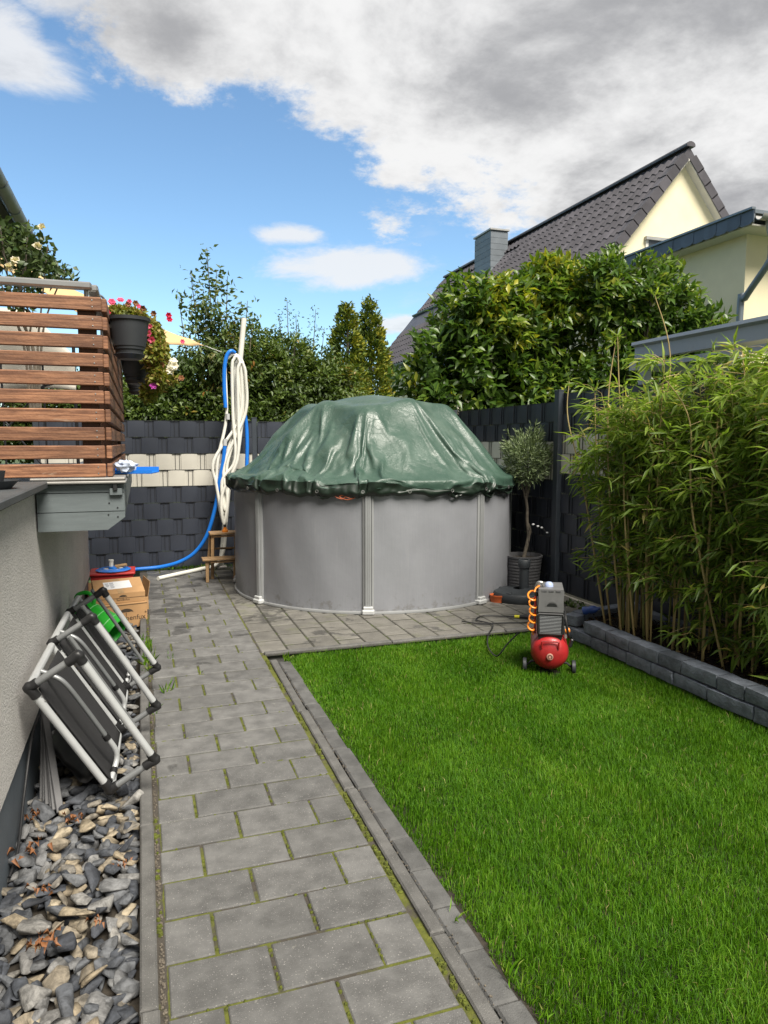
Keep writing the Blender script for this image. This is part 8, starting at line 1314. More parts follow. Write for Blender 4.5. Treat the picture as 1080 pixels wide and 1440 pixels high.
# ------------------------------------------------------------------ folding chairs
def chair(label, dx, dy, dz, sc, group, width=.58):
    A1 = np.array((-.455, 3.10, .575)); B1 = np.array((-.172, 3.21, .045)); w_ = np.array((.190, -.03, .122))
    e3 = np.array((.02, width, .01))
    off = np.array((dx, dy, dz)); A1 = A1 + off; B1 = B1 + off + np.array((.01, 0, 0)) * sc
    A2, B2 = A1 + w_, B1 + w_
    t = thing('folding_chair', label, 'camping chair', tuple((B1 + (0, .25, -.04))), 0, group)
    u = (B1 - A1) / np.linalg.norm(B1 - A1)
    def tb(name, a, b, r, m, pad=0):
        a, b = np.array(a), np.array(b); d = (b - a) / np.linalg.norm(b - a); return MB().tube([a + d * pad, b - d * pad], r, 14).build(name, m, t, True)
    tb('frame_tube', A1, B1, .0165, M_alu, .02); tb('frame_tube', A2, B2, .0165, M_alu, .02)
    tb('arm_tube', A1, A2, .0155, M_alu2, .02); tb('arm_tube', B1, B2, .0145, M_alu2, .02)
    for p, q1, q2 in ((A1, B1, A2), (A2, A1, B2), (B1, A1, B2), (B2, B1, A2)):
        d1 = (q1 - p) / np.linalg.norm(q1 - p); d2 = (q2 - p) / np.linalg.norm(q2 - p)
        MB().tube(smooth_path([p + d1 * .052, p + d1 * .022, p - (d1 + d2) * .004, p + d2 * .014, p + d2 * .038], 4), .0205, 12).build('corner', M_black, t, True)
    # far side frame and cross rails
    tb('frame_tube', A1 + e3, B1 + e3, .0155, M_alu, .0); tb('frame_tube', A1 + e3 * .93 + w_ * .45, B1 + e3 * .93 + w_ * .45, .011, M_alu2, .0)
    tb('cross_rail', A1 + e3 * .03, A1 + e3, .017, M_alu, .0); tb('cross_rail', B1 + e3 * .04 + w_ * .03, B1 + e3, .0155, M_alu, .0)
    # fabric panel slung between the rails, sagging a little
    V_ = []; n_ = 14; nn = np.cross(u, e3); nn /= np.linalg.norm(nn); nn *= np.sign(nn @ w_)
    for i in range(n_ + 1):
        for j in range(n_ + 1):
            a, b = i / n_, j / n_
            p = A1 + u * (.03 + a * (np.linalg.norm(B1 - A1) - .05)) + e3 * (.03 + b * .92) + nn * (.02 - .022 * math.sin(math.pi * b) * math.sin(math.pi * a) ** .5)
            V_.append(p)
    F_ = [(i * (n_ + 1) + j, i * (n_ + 1) + j + 1, (i + 1) * (n_ + 1) + j + 1, (i + 1) * (n_ + 1) + j) for i in range(n_) for j in range(n_)]
    o = MB().add(V_, F_).build('fabric', M_fabric, t, True); sm_ = o.modifiers.new('thick', 'SOLIDIFY'); sm_.thickness = .005; sm_.offset = 0
    # bent inner tube above the fabric, with a clip where its two halves join
    L = np.linalg.norm(B1 - A1); P = lambda s_, e, h: A1 + u * s_ + e3 * e + nn * h
    MB().tube(smooth_path([P(.0, .30, .02), P(.04, .27, .05), P(.10, .25, .075), P(.25, .24, .08), P(.42, .23, .08)], 5), .0105, 10).build('inner_tube', M_alu2, t, True)
    MB().tube(smooth_path([P(.42, .23, .08), P(.50, .23, .078), P(.545, .215, .06), P(.575, .15, .03), P(.585, .06, .015)], 5), .0125, 10).build('inner_tube', M_alu, t, True)
    tb('clip', P(.41, .23, .08), P(.435, .23, .08), .0165, M_black)
    m_ = MB(); m_.tube([P(.57, .17, .035), P(.578, .13, .028)], .016, 10); m_.build('clip', M_black, t, True)
    for s_ in (.06, .085): MB().lathe([(.0045, 0), (.004, .003), (0, .004)], 8, A1 + u * s_ + nn * .0165 + np.array((0, -.004, 0)), np.array(Vector(nn).to_track_quat('Z', 'Y').to_matrix())).build('rivet', M_steel, t)
    return t
G_ = 'folding camping chairs leaning on the wall'
chair('nearest dark fabric folding chair with silver tubes leaning on the wall', 0, 0, 0, 0, G_)
chair('middle dark fabric folding chair, leaning between the two others', .012, .67, .0, 1, G_)
chair('farthest folding chair of the three, next to the green tub', .03, 1.38, -.01, 1, G_, .36)

# folded grey slatted windbreak and black sheet stuck between wall and chairs
M_slatgrey = mat('dark_grey_slat', (.075, .075, .078), .6, .15, 10)
wb = thing('folded_slats', 'bundle of grey plastic slats leaning under the nearest chair', 'slat bundle', (-.43, 3.5, -.04))
for k in range(6):
    a = np.array((-.375 - .018 * k + random.gauss(0, .002), 3.22 + .03 * k, -.03)); b = np.array((-.455 - .004 * k, 3.52 + .035 * k, .30 + .012 * k))
    mb = MB(); d = b - a; q = np.array(Vector(d).to_track_quat('Z', 'X').to_matrix()); mb.box((a + b) / 2, (.016, .030, np.linalg.norm(d)), q, bev=.003); mb.build('slat', M_slatgrey, wb)
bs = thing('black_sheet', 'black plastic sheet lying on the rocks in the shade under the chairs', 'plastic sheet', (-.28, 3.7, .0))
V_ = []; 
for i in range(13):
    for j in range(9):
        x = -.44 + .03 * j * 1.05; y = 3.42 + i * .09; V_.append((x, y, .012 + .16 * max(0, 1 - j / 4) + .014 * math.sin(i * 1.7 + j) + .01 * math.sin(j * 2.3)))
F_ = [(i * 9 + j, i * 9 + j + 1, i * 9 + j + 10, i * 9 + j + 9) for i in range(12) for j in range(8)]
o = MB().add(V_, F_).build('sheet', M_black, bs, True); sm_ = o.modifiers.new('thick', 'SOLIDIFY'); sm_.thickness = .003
MB().tube(smooth_path([(-.505, 2.78, -.03), (-.492, 2.9, .01), (-.495, 3.1, .12), (-.485, 3.3, .28), (-.47, 3.45, .33)], 6), .006, 8).build('drain_cable', M_black, loc=(-.5, 2.9, -.03), label='black cable running up the blue grey plinth behind the slat bundle', category='cable')

# ------------------------------------------------------------------ compressor on the lawn (local frame: -y faces the path)
cp = thing('air_compressor', 'dusty red air compressor with grey motor cover standing on the lawn', 'air compressor', (2.70, 4.29, -.03), R(-30))
RXM = rotm(R(90), 0, 0)      # lathe axis z -> -y
MB().lathe([(0, .262), (.045, .258), (.085, .244), (.112, .218), (.124, .185), (.125, .15), (.125, -.15), (.124, -.185), (.112, -.218), (.085, -.244), (0, -.262)], 40, (0, 0, .165), RXM).build('tank', M_redpl, cp, True, True)
MB().lathe([(.1255, .176), (.1275, .172), (.1275, .164), (.1255, .160)], 40, (0, 0, .165), RXM).build('weld_seam', M_redpl, cp, True, True)
MB().lathe([(.022, .255), (.022, .272), (.016, .274), (.016, .262), (.009, .262), (.009, .276), (0, .276)], 18, (0, 0, .152), RXM).build('plug', M_dust, cp, True, True)
MB().tube(smooth_path([(-.055, -.255, .205), (-.055, -.262, .245), (-.048, -.262, .255), (.048, -.262, .255), (.055, -.262, .245), (.055, -.255, .205)], 5), .006, 8).build('grab_handle', M_redpl, cp, True, True)
m_ = MB(); m_.prism([(-.075, .255), (.075, .255), (.088, .31), (.092, .46), (-.092, .46), (-.088, .31)], (0, -.215, 0), (1, 0, 0), (0, 0, 1), (0, .30, 0)); m_.build('motor_body', M_black, cp, False, True)
gr = MB(); gr.box((0, -.221, .43), (.172, .016, .022), bev=.006); gr.box((0, -.221, .296), (.158, .016, .02), bev=.006)
for s_ in (-1, 1): gr.box((s_ * .081, -.221, .362), (.018, .016, .14), rotm(0, R(2 * s_), 0), bev=.006)
gr.build('grille_frame', M_black, cp, False, True)
for k in range(12):
    m_ = MB(); m_.box((0, -.222, .310 + k * .0098), (.140 + .0006 * k, .010, .0032), rotm(R(-20), 0, 0)); m_.build('grille_bar', M_alu2, cp, False, True)
m_ = MB()
prof = [(-.086, .448), (.086, .448), (.083, .53), (.087, .585), (.082, .604), (-.082, .604), (-.087, .585), (-.083, .53)]
m_.prism([(x * .97, z) for x, z in prof], (0, -.225, 0), (1, 0, 0), (0, 0, 1), (0, .012, 0)); m_.prism(prof, (0, -.213, 0), (1, 0, 0), (0, 0, 1), (0, .25, 0))
m_.build('motor_cover', M_greypl, cp, False, True)
for k in range(3):
    m_ = MB(); m_.box((-.046 + .046 * k, -.2255, .592), (.033, .004, .014), bev=.0015); m_.build('vent', M_pot2, cp, False, True)
m_ = MB(); m_.prism([(.034 * math.cos(a), .024 * math.sin(a)) for a in np.linspace(0, math.pi, 12)], (.006, -.2262, .487), (1, 0, 0), (0, 0, 1), (0, .003, 0)); m_.build('hand_slot', M_black, cp, False, True)
m_ = MB(); m_.prism([(.044 * math.cos(a), .042 * math.sin(a)) for a in np.linspace(0, math.pi, 14)] + [(.037 * math.cos(a), .030 * math.sin(a)) for a in np.linspace(math.pi, 0, 14)], (.006, -.2268, .487), (1, 0, 0), (0, 0, 1), (0, .003, 0)); m_.build('slot_rim', M_greypl, cp, False, True)
MB().lathe([(0, 0), (.03, 0), (.028, .02), (.016, .032), (0, .034)], 16, (-.012, -.12, .603)).build('air_filter', mat('pale_blue_plastic', (.35, .42, .62), .4, .1, 9), cp, True, True)
wl = None
for s_ in (-1, 1):
    w0 = MB(); w0.lathe([(.018, -.014), (.040, -.014), (.047, -.010), (.047, .010), (.040, .014), (.018, .014), (.016, 0)], 24, (s_ * .165, -.13, .048), rotm(0, R(90), 0)); wo = w0.build('wheel', M_pot, cp, True, True)
    MB().lathe([(0, -.008), (.019, -.008), (.019, .008), (0, .008)], 16, (s_ * .165, -.13, .048), rotm(0, R(90), 0)).build('hub', M_pot2, wo, False, True)
    m_ = MB(); m_.tube([(s_ * .15, -.13, .048), (s_ * .12, -.13, .075), (s_ * .08, -.13, .075)], .008, 8); m_.build('axle', M_black, cp, True, True)
m_ = MB(); m_.box((0, .17, .02), (.14, .03, .04), bev=.01); m_.build('rubber_foot', M_black, cp, False, True)
m_ = MB(); m_.box((-.102, -.17, .415), (.014, .02, .26), bev=.002); m_.box((-.10, -.13, .29), (.012, .07, .02)); m_.build('upright', M_redpl, cp, False, True)
m_ = MB(); m_.lathe([(0, 0), (.014, 0), (.014, .03), (.009, .035), (.009, .05), (0, .05)], 12, (-.095, -.17, .545)); m_.build('valve', M_black, cp, True, True)
m_ = MB(); m_.tube(smooth_path([(-.10, -.15, .60), (-.085, -.16, .635), (-.06, -.16, .635), (-.05, -.15, .615)], 5), .011, 10); m_.build('coupling', M_steel, cp, True, True)
m_ = MB(); m_.tube(smooth_path([(.095, -.10, .45), (.10, -.19, .40), (.118, -.20, .30), (.128, -.18, .27)], 5), .009, 8); m_.build('lever', M_black, cp, True, True)
m_ = MB(); m_.box((.142, -.16, .225), (.022, .03, .06), rotm(0, R(15), 0), bev=.006); m_.build('lever_grip', M_black, cp, False, True)
m_ = MB(); m_.lathe([(0, 0), (.02, 0), (.02, .02), (.014, .03), (0, .032)], 14, (.105, -.13, .30), rotm(0, R(75), 0)); m_.build('pressure_gauge', M_orange, cp, True, True)
MB().tube([(.10, -.13, .33), (.105, -.13, .25)], .012, 10).build('regulator', M_trim, cp, True, True)
hp = []
for k in range(101):
    t_ = k / 100; a = t_ * 5.2 * 2 * math.pi
    hp.append((-.124 + .024 * math.cos(a) + .018 * math.sin(t_ * 3.1) - .01, -.185 + .028 * math.sin(a), .575 - .27 * t_ + .012 * math.sin(a)))
hp = [(-.075, -.16, .615), (-.10, -.17, .60)] + hp + [(-.11, -.17, .27)]
sh = thing('spiral_hose', 'orange spiral air hose hanging on the left of the red compressor', 'air hose', (2.70, 4.29, .25), R(-30))
hp = [(x, y, z - .28) for x, y, z in hp]; MB().tube(hp, .0062, 8).build('coil', M_orange, sh, True, True)
pcable = thing('power_cable', 'black power cable with yellow plug lying on the paving by the compressor', 'cable', (2.9, 5.4, 0))
MB().tube(smooth_path([(2.50, 4.36, .22), (2.43, 4.40, .13), (2.38, 4.46, .03), (2.46, 4.75, .01), (2.60, 5.02, .02), (2.72, 5.18, .028), (2.80, 5.36, .012), (2.74, 5.52, .012), (2.86, 5.63, .012), (3.02, 5.56, .012), (3.12, 5.47, .02)], 8), .0055, 8).build('cord', M_black, pcable, True)
MB().tube([(3.10, 5.49, .02), (3.135, 5.465, .022)], .014, 12).build('yellow_collar', M_brass, pcable, True)
MB().tube([(3.135, 5.465, .022), (3.18, 5.435, .024), (3.21, 5.41, .026)], [.015, .019, .017], 12).build('plug', M_black, pcable, True)
MB().tube(smooth_path([(3.21, 5.41, .024), (3.24, 5.36, .012), (3.12, 5.30, .012), (2.95, 5.34, .012), (2.70, 5.40, .012), (2.60, 5.52, .012)], 8), .0055, 8).build('cord', M_black, pcable, True)

# ------------------------------------------------------------------ parasol base, olive tree, small items
ub = thing('parasol_base', 'round dark grey parasol base with a short tube next to the pool', 'parasol base', (3.53, 6.18, 0))
MB().lathe([(0, 0), (.255, 0), (.262, .012), (.258, .070), (.245, .088), (.15, .098), (.06, .112), (.055, .112)], 48).build('plate', M_base, ub, True, True)
MB().lathe([(.048, .10), (.048, .31), (.058, .315), (.062, .34), (.062, .385), (.054, .395), (.040, .395), (.040, .12)], 28, (.07, .02, 0)).build('tube', M_base, ub, True, True)
for k in range(4):
    m_ = MB(); m_.box((.17 * math.cos(k * 1.57 + .6), .17 * math.sin(k * 1.57 + .6), .094), (.12, .05, .012), rotm(0, 0, k * 1.57 + .6), bev=.005); m_.build('rib', M_base, ub, False, True)
ol = thing('orange_ring', 'small orange plastic ring at the foot of the pool', 'plastic ring', (3.29, 6.16, 0))
MB().lathe([(.055, 0), (.075, 0), (.078, .05), (.082, .055), (.082, .068), (.07, .068), (.062, .06), (.055, .06)], 28).build('ring', M_terra, ol, True, True); MB().lathe([(0, .004), (.056, .004), (.056, .02), (0, .02)], 24).build('bottom', M_terra, ol, False, True)
OX, OY = 3.83, 6.58
op = thing('olive_pot', 'large round grey ribbed plant pot in the fence corner', 'plant pot', (OX - .02, OY, 0))
pr = [(0, 0), (.15, 0)]
for k in range(10): pr += [(.161 + .003 * k, .02 + .033 * k), (.164 + .003 * k, .035 + .033 * k), (.161 + .003 * k, .05 + .033 * k)]
pr += [(.198, .355), (.200, .375), (.182, .375), (.175, .33), (0, .33)]
MB().lathe(pr, 40).build('pot', M_pot2, op, True, True); MB().lathe([(0, .34), (.174, .338)], 24).build('potting_soil', M_soil, op, False, True)
ot = thing('olive_tree', 'small round headed olive tree growing in the grey pot', 'olive tree', (OX, OY, .34))
mb = MB(); mb.tube(smooth_path([(OX - .02, OY, .33), (OX + .01, OY, .45), (OX + .035, OY, .58), (OX + .015, OY, .72), (OX + .01, OY, .88), (OX - .015, OY, 1.0)], 5), np.linspace(.021, .014, 26), 10)
mb.tube(smooth_path([(OX + .03, OY, .56), (OX + .055, OY, .60), (OX + .05, OY, .66), (OX + .02, OY, .72)], 5), .010, 8)
for dx, dy, dz in ((-.09, .03, .34), (.06, -.04, .36), (.14, .06, .30), (-.03, -.07, .42), (.02, .08, .46), (-.14, -.02, .26)):
    mb.tube(smooth_path([(OX - .005, OY, .95), (OX + dx * .35, OY + dy * .4, 1.08), (OX + dx, OY + dy, 1.02 + dz)], 5), np.linspace(.011, .004, 11), 6)
mb.build('trunk', M_bark, ot, True)
m = 2600; ce = np.array((OX - .01, OY - .02, 1.37)); q = rdir(m) * RNG.uniform(.15, 1.0, (m, 1)) ** .5 * (.235, .22, .26) * (1 + .22 * fbm(rdir(m) * 2, 1, 4)[:, None]) + ce
dr = unit((q - ce) / (.25, .25, .3) + rdir(m) * .7 + (0, 0, .45)); data = [leaves(q, dr, rdir(m), .062 * RNG.uniform(.7, 1.2, m), .0135, RNG.random(m), .1, .1)]
for k in range(46):
    a = rdir(1)[0]; a[2] = abs(a[2]) * .9 + .1; b0 = ce + a * (.2, .19, .22); tpv = b0 + a * RNG.uniform(.05, .14) + (0, 0, .05); kk = 16; s_ = RNG.random(kk)[:, None]
    data.append(leaves(b0 + (tpv - b0) * s_, a + rdir(kk) * .75, rdir(kk), .055, .012, RNG.uniform(.3, 1, kk), .1, .1, False))
leaf_part('crown', data, L_olive, ot, kind='stuff')
sl_ = thing('flower_light_string', 'four small white blossom lights on a thin wire by the olive trunk', 'light string', (3.98, 6.5, .33))
wp = [(OX + .03, OY - .06, .36), (OX + .0, OY - .05, .60), (3.87, 6.50, .70), (3.93, 6.49, .685), (3.97, 6.48, .665), (4.00, 6.44, .62)]
MB().tube(smooth_path(wp, 6), .0025, 6).build('wire', M_black, sl_, True)
for p in ((3.865, 6.49, .705), (3.915, 6.48, .685), (3.955, 6.47, .67), (4.0, 6.43, .62)):
    MB().lathe([(0, -.011), (.010, -.008), (.015, 0), (.010, .009), (0, .011)], 10, p).build('bulb', M_paper, sl_, True)

# ------------------------------------------------------------------ raised bed of split stone
bed = thing('raised_bed', 'low raised bed edged with two courses of dark split stone blocks', 'raised bed', (3.5, 4, 0))
MB().add([(3.30, 1.0, .10), (4.02, 1.0, .10), (4.02, 5.05, .10), (3.30, 4.95, .10)], [(0, 1, 2, 3)]).build('soil', M_soil, bed)
def block(x, y, z, L, D_, H_, rz):
    """tumbled stone block with broken edges"""
    bm = bmesh.new(); bmesh.ops.create_cube(bm, size=1); bmesh.ops.subdivide_edges(bm, edges=bm.edges, cuts=2, use_grid_fill=True)
    sd = random.random() * 50
    pts = np.array([v.co[:] for v in bm.verts]) * (L, D_, H_); edge_ = (np.abs(pts) > np.array((L, D_, H_)) * .49).sum(1)
    nz = np.c_[pnoise(pts * 14 + sd, 1), pnoise(pts * 14 + sd, 2), pnoise(pts * 14 + sd, 3)] * .0048
    pts = pts + nz - np.sign(pts) * (edge_ >= 2)[:, None] * (.0045 + .003 * pnoise(pts * 25 + sd, 4)[:, None])
    f = [[v.index for v in p.verts] for p in bm.faces]; bm.free()
    me = bpy.data.meshes.new('stone_block'); me.from_pydata(pts.tolist(), [], f); me.materials.append(M_stone); shade(me, 28)
    return link('stone_block', me, bed, tuple(np.array((x, y, z)) - ORG[bed.name]), (random.gauss(0, .008), random.gauss(0, .008), rz + random.gauss(0, .012)))
for c in range(2):
    y = 4.78 - c * .14
    while y > .9:
        L = random.choice((.21, .26, .30, .34)); block(3.272 + .002 * c + random.gauss(0, .003), y - L / 2, .040 + .093 * c, L - .004, .125, .089, math.pi / 2); y -= L
    x = 3.345
    while x < 4.0:
        L = random.choice((.2, .25, .3)); block(x + L / 2, 4.93 + .18 * (x - 3.3) + random.gauss(0, .003), .040 + .093 * c, L - .004, .12, .089, .15); x += L
y = 4.8
while y > 1.0:
    L = random.choice((.26, .3, .34)); block(3.945 + random.gauss(0, .003), y - L / 2, .128, L - .004, .10, .09, math.pi / 2); y -= L
block(3.285, 4.845, .133, .12, .13, .089, .4); block(3.287, 4.845, .04, .12, .13, .089, .35)
m = 5200; X = RNG.uniform(3.33, 3.90, m); Y = RNG.uniform(1.4, 5.0, m)
Z = .112 + .022 * fbm(np.c_[X, Y, X * 0] * 5, 3, 8) + RNG.uniform(0, .022, m)
chips = leaves(np.c_[X, Y, Z], np.c_[RNG.normal(0, 1, m), RNG.normal(0, 1, m), RNG.normal(0, .25, m)], np.c_[RNG.normal(0, .5, m), RNG.normal(0, .5, m), np.ones(m)], RNG.uniform(.02, .075, m), RNG.uniform(.006, .018, m), RNG.random(m) ** 2.2, .3, .15)
L_chip = leaf_mat('mulch_litter', [(0, (.018, .011, .008)), (.6, (.05, .03, .018)), (.85, (.12, .075, .04)), (1, (.30, .21, .11))], .08, .85, .2)
me = fast_mesh('bark_mulch', chips[0] - ORG[bed.name], chips[1], L_chip, chips[2]); link('bark_mulch', me, bed, kind='stuff')
bc = thing('blue_bottle', 'crumpled blue plastic bottle at the near end of the stone bed', 'plastic bottle', (3.36, 4.80, .19))
MB().lathe([(0, 0), (.032, .004), (.034, .03), (.028, .05), (.034, .07), (.03, .10), (.012, .125), (.012, .14), (0, .14)], 16, (-.03, 0, .02), rotm(R(75), 0, R(40))).build('bottle', mat('deep_blue_plastic', (.03, .07, .25), .3, .2, 20), bc, True, True)
dl = thing('fallen_leaf', 'single large orange brown leaf on the mulch under the bamboo', 'dead leaf', (3.62, 4.10, .155))
leaf_part('blade', [leaves(np.array([[3.62, 4.10, .15], [3.63, 4.11, .152]]), np.array([[.8, -.4, .1], [.5, .3, .2]]), np.tile((0, -.3, 1.), (2, 1)), .085, .055, np.array((.3, .6)), .3, .2)], F_dead, dl)
gp = thing('ground_cover', 'few small weeds and red leaves at the fence foot beside the parasol base', 'weeds', (3.95, 5.4, 0))
k = 90; P = np.c_[RNG.uniform(3.82, 4.0, k), RNG.uniform(5.15, 5.9, k), np.full(k, .0)]; leaf_part('leaf_tuft', [leaves(P, rdir(k) * (1, 1, .3) + (0, 0, .6), rdir(k), .05, .03, RNG.random(k), .2, .2)], L_rose, gp, kind='stuff')

# ------------------------------------------------------------------ bamboo
LB = []
def bamboo(name_label, cx, cy, ncu, spread, hmax, lean, dens, seed):
    t = thing('bamboo_clump', name_label, 'bamboo', (cx, cy, .1), 0, 'bamboo clumps in the raised bed')
    rg = np.random.default_rng(seed); data = []; twigs = MB()
    for k in range(ncu):
        bx, by = cx + rg.normal(0, spread * .5), cy + rg.normal(0, spread); bx = min(max(bx, 3.40), 3.86)
        h = hmax * rg.uniform(.70, 1.05); lx, ly = rg.normal(lean[0], .14), rg.normal(lean[1], .16)
        pts = smooth_path([(bx, by, .09), (bx + lx * .12, by + ly * .12, .1 + h * .35), (bx + lx * .42, by + ly * .42, .1 + h * .70), (bx + lx, by + ly, .1 + h)], 7)
        bare = k < ncu * .22
        rad = rg.uniform(.006, .011); mb = MB(); mb.tube(pts, np.linspace(rad, rad * .35, len(pts)), 6)
        for q in range(2, len(pts) - 3, 2): mb.tube([pts[q] - (0, 0, .004), pts[q], pts[q] + (0, 0, .004)], [rad * .9, rad * 1.25, rad * .9], 6, cap=False)
        mb.build('culm', M_culm if rg.random() < .62 else M_culmg, t, True)
        s0 = .74 if bare else (.18 if cy > 3.9 else .06)
        for b in range(int(dens * (.35 if bare else 1))):
            s = rg.uniform(s0, 1) ** .85; i = s * (len(pts) - 1); i0 = int(min(i, len(pts) - 2)); p = pts[i0] + (pts[i0 + 1] - pts[i0]) * (i - i0)
            a = rg.uniform(0, 6.28); L = rg.uniform(.14, .40) * (1.15 - .5 * s) * (.6 if bare else 1)
            d = np.array((math.cos(a), math.sin(a), rg.uniform(.05, .75))); d /= np.linalg.norm(d)
            e = p + d * L - (0, 0, L * .18); mb2 = [p, p + d * L * .55, e]
            twigs.tube(mb2, [.0022, .0016, .001], 4, cap=False)
            kk = rg.integers(6, 11); f = rg.uniform(.25, 1, kk)[:, None]
            pos = p + (e - p) * f; dd = d * (.9, .9, .5) + rg.normal(0, .55, (kk, 3)) + (0, 0, -.28)
            hh = np.clip((pos[:, 2] - .5) / 1.9, 0, 1)  # height drives the leaf tint below, painting the tops as sunlit
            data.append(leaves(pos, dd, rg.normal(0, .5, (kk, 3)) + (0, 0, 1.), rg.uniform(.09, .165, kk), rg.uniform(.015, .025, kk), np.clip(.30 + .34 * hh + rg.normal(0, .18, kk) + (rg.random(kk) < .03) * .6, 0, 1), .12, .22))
    twigs.build('twigs', M_culm, t, kind='stuff')
    # the leaves that show largest are pieces of their own
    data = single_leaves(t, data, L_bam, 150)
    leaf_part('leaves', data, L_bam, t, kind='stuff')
    return t
bamboo('loose bamboo clump at the far end of the bed beside the pale fence band', 3.58, 4.50, 12, .12, 1.85, (-.02, .10), 36, 3)
bamboo('dense bamboo clump in the middle of the bed with tall bare canes', 3.62, 4.12, 19, .20, 1.95, (.02, .02), 40, 4)
bamboo('tall bamboo clump under the silver canopy beam', 3.66, 3.62, 18, .20, 2.0, (.04, .0), 42, 5)
bamboo('nearest bamboo clump at the right edge', 3.64, 3.02, 18, .22, 1.98, (-.03, -.06), 42, 6)
tc = thing('bare_bamboo_canes', 'tall bare bamboo canes with small leaf tips rising above the foliage', 'bamboo canes', (3.5, 4.4, .1))
data = []
for pts in ([(3.42, 4.62, .1), (3.34, 4.85, 1.2), (3.31, 5.05, 1.75), (3.36, 5.12, 2.06)], [(3.40, 4.40, .1), (3.34, 4.52, 1.2), (3.38, 4.62, 1.9), (3.46, 4.66, 2.32)], [(3.42, 4.34, .1), (3.41, 4.40, 1.2), (3.43, 4.54, 1.8), (3.46, 4.64, 2.36)], [(3.44, 4.16, .1), (3.42, 4.18, 1.2), (3.62, 4.24, 2.1), (3.56, 4.36, 2.62)], [(3.47, 4.62, .1), (3.40, 4.70, .9), (3.39, 4.78, 1.6), (3.40, 4.82, 1.95)], [(3.38, 4.22, .1), (3.33, 4.30, .9), (3.34, 4.36, 1.4), (3.37, 4.40, 1.85)], [(3.50, 3.50, .1), (3.38, 3.70, 1.1), (3.46, 3.85, 1.7), (3.38, 4.02, 2.0)]):
    pp_ = smooth_path(pts, 8); MB().tube(pp_, np.linspace(.0085, .003, len(pp_)), 7).build('culm', M_culm, tc, True)
    k = 9; data.append(leaves(np.tile(pp_[-1], (k, 1)) + RNG.normal(0, .012, (k, 3)), rdir(k) * .8 + (0, 0, .5), rdir(k), .10 * RNG.uniform(.6, 1.1, k), .014, RNG.uniform(.5, .9, k), .1, .2))
leaf_part('tip_leaves', data, L_bam, tc, kind='stuff')

# ------------------------------------------------------------------ neighbour's canopy beyond the side fence
pg = thing('garden_canopy', 'silver grey canopy beam with gutter beyond the side fence', 'canopy', (4.9, 4.5, 0))
m_ = MB(); m_.prism([(4.62, 2.36), (4.70, 2.36), (4.70, 2.52), (4.58, 2.53), (4.575, 2.50), (4.62, 2.48)], (0, 2.0, 0), (1, 0, 0), (0, 0, 1), (0, 3.92, 0)); m_.build('roof_beam', M_pergola, pg)
m_ = MB(); m_.box((6.1, 3.96, 2.500), (2.79, 3.9, .03)); m_.build('roof_panel', M_pergola, pg)
m_ = MB(); m_.lathe([(0, 0), (.065, 0), (.065, .085), (0, .085)], 20, (4.64, 5.92, 2.262)); m_.box((5.6, 5.92, 2.305), (1.85, .12, .08)); m_.build('gutter_end', M_pergola, pg)
m_ = MB(); m_.box((4.66, 3.9, 2.30), (.06, 3.6, .05)); m_.build('rail', M_pergola, pg)
for x, y in ((4.70, 5.86), (7.3, 5.86), (7.3, 2.1), (4.70, 2.1)):
    m_ = MB(); m_.box((x, y, 1.08), (.09, .09, 2.35), bev=.006); m_.build('post', M_pergola, pg)

# ------------------------------------------------------------------ neighbour house
nh = thing('neighbour_house', 'cream rendered house with steep dark tiled roof, dormer and chimney', 'house', (12, 20, 0))
AX, AZ, SLP, YG, YE, EX = 11.88, 8.16, 1.213, 13.55, 27.3, 8.72
RXr = 2 * AX - EX; EZ = AZ - SLP * (AX - EX)
wx0 = EX + .30
MB().prism([(wx0, -.1), (RXr - .3, -.1), (RXr - .3, AZ - SLP * (RXr - .3 - AX) - .2), (AX, AZ - .24), (wx0, AZ - SLP * (AX - wx0) - .2)], (0, YG + .22, 0), (1, 0, 0), (0, 0, 1), (0, YE - YG - .44, 0)).build('wall', M_cream, nh)
sd_ = Vector((1, 0, SLP)).normalized(); L_sl = math.hypot(AX - EX, AZ - EZ)
roof = MB(); th_ = .16
roof.prism([(EX, EZ), (AX, AZ), (RXr, EZ), (RXr, EZ - th_), (AX, AZ - th_ * 1.5), (EX, EZ - th_)], (0, YG + .02, 0), (1, 0, 0), (0, 0, 1), (0, YE - YG - .04, 0)); ro_ = roof.build('roof', M_tile, nh)
for s_ in (1, -1):   # white verge soffits seen from below the gable
    m_ = MB(); x_e = EX if s_ > 0 else RXr
    m_.prism([(x_e, EZ - th_ - .006), (AX, AZ - th_ * 1.5 - .008), (AX, AZ - th_ * 1.5 - .05), (x_e, EZ - th_ - .045)], (0, YG + .025, 0), (1, 0, 0), (0, 0, 1), (0, .20, 0)); m_.build('verge_soffit', M_soffit, nh)
# roof tiles: wavy pantiles course by course on the slope facing the garden
def tile_mesh(wd_, ln):
    xs = np.linspace(0, wd_, 7); hz = [.0, .035, .055, .035, .006, -.006, .0]
    V = []; 
    for x, h in zip(xs, hz): V += [(x, 0, h + .030), (x, ln, h + .006), (x, 0, h + .006)]
    F = []
    for i in range(6):
        a, b = i * 3, i * 3 + 3; F += [(a, b, b + 1, a + 1), (a, a + 2, b + 2, b)]
    return np.array(V), F
TW, TL = .24, .345
tv, tf = tile_mesh(TW, TL)
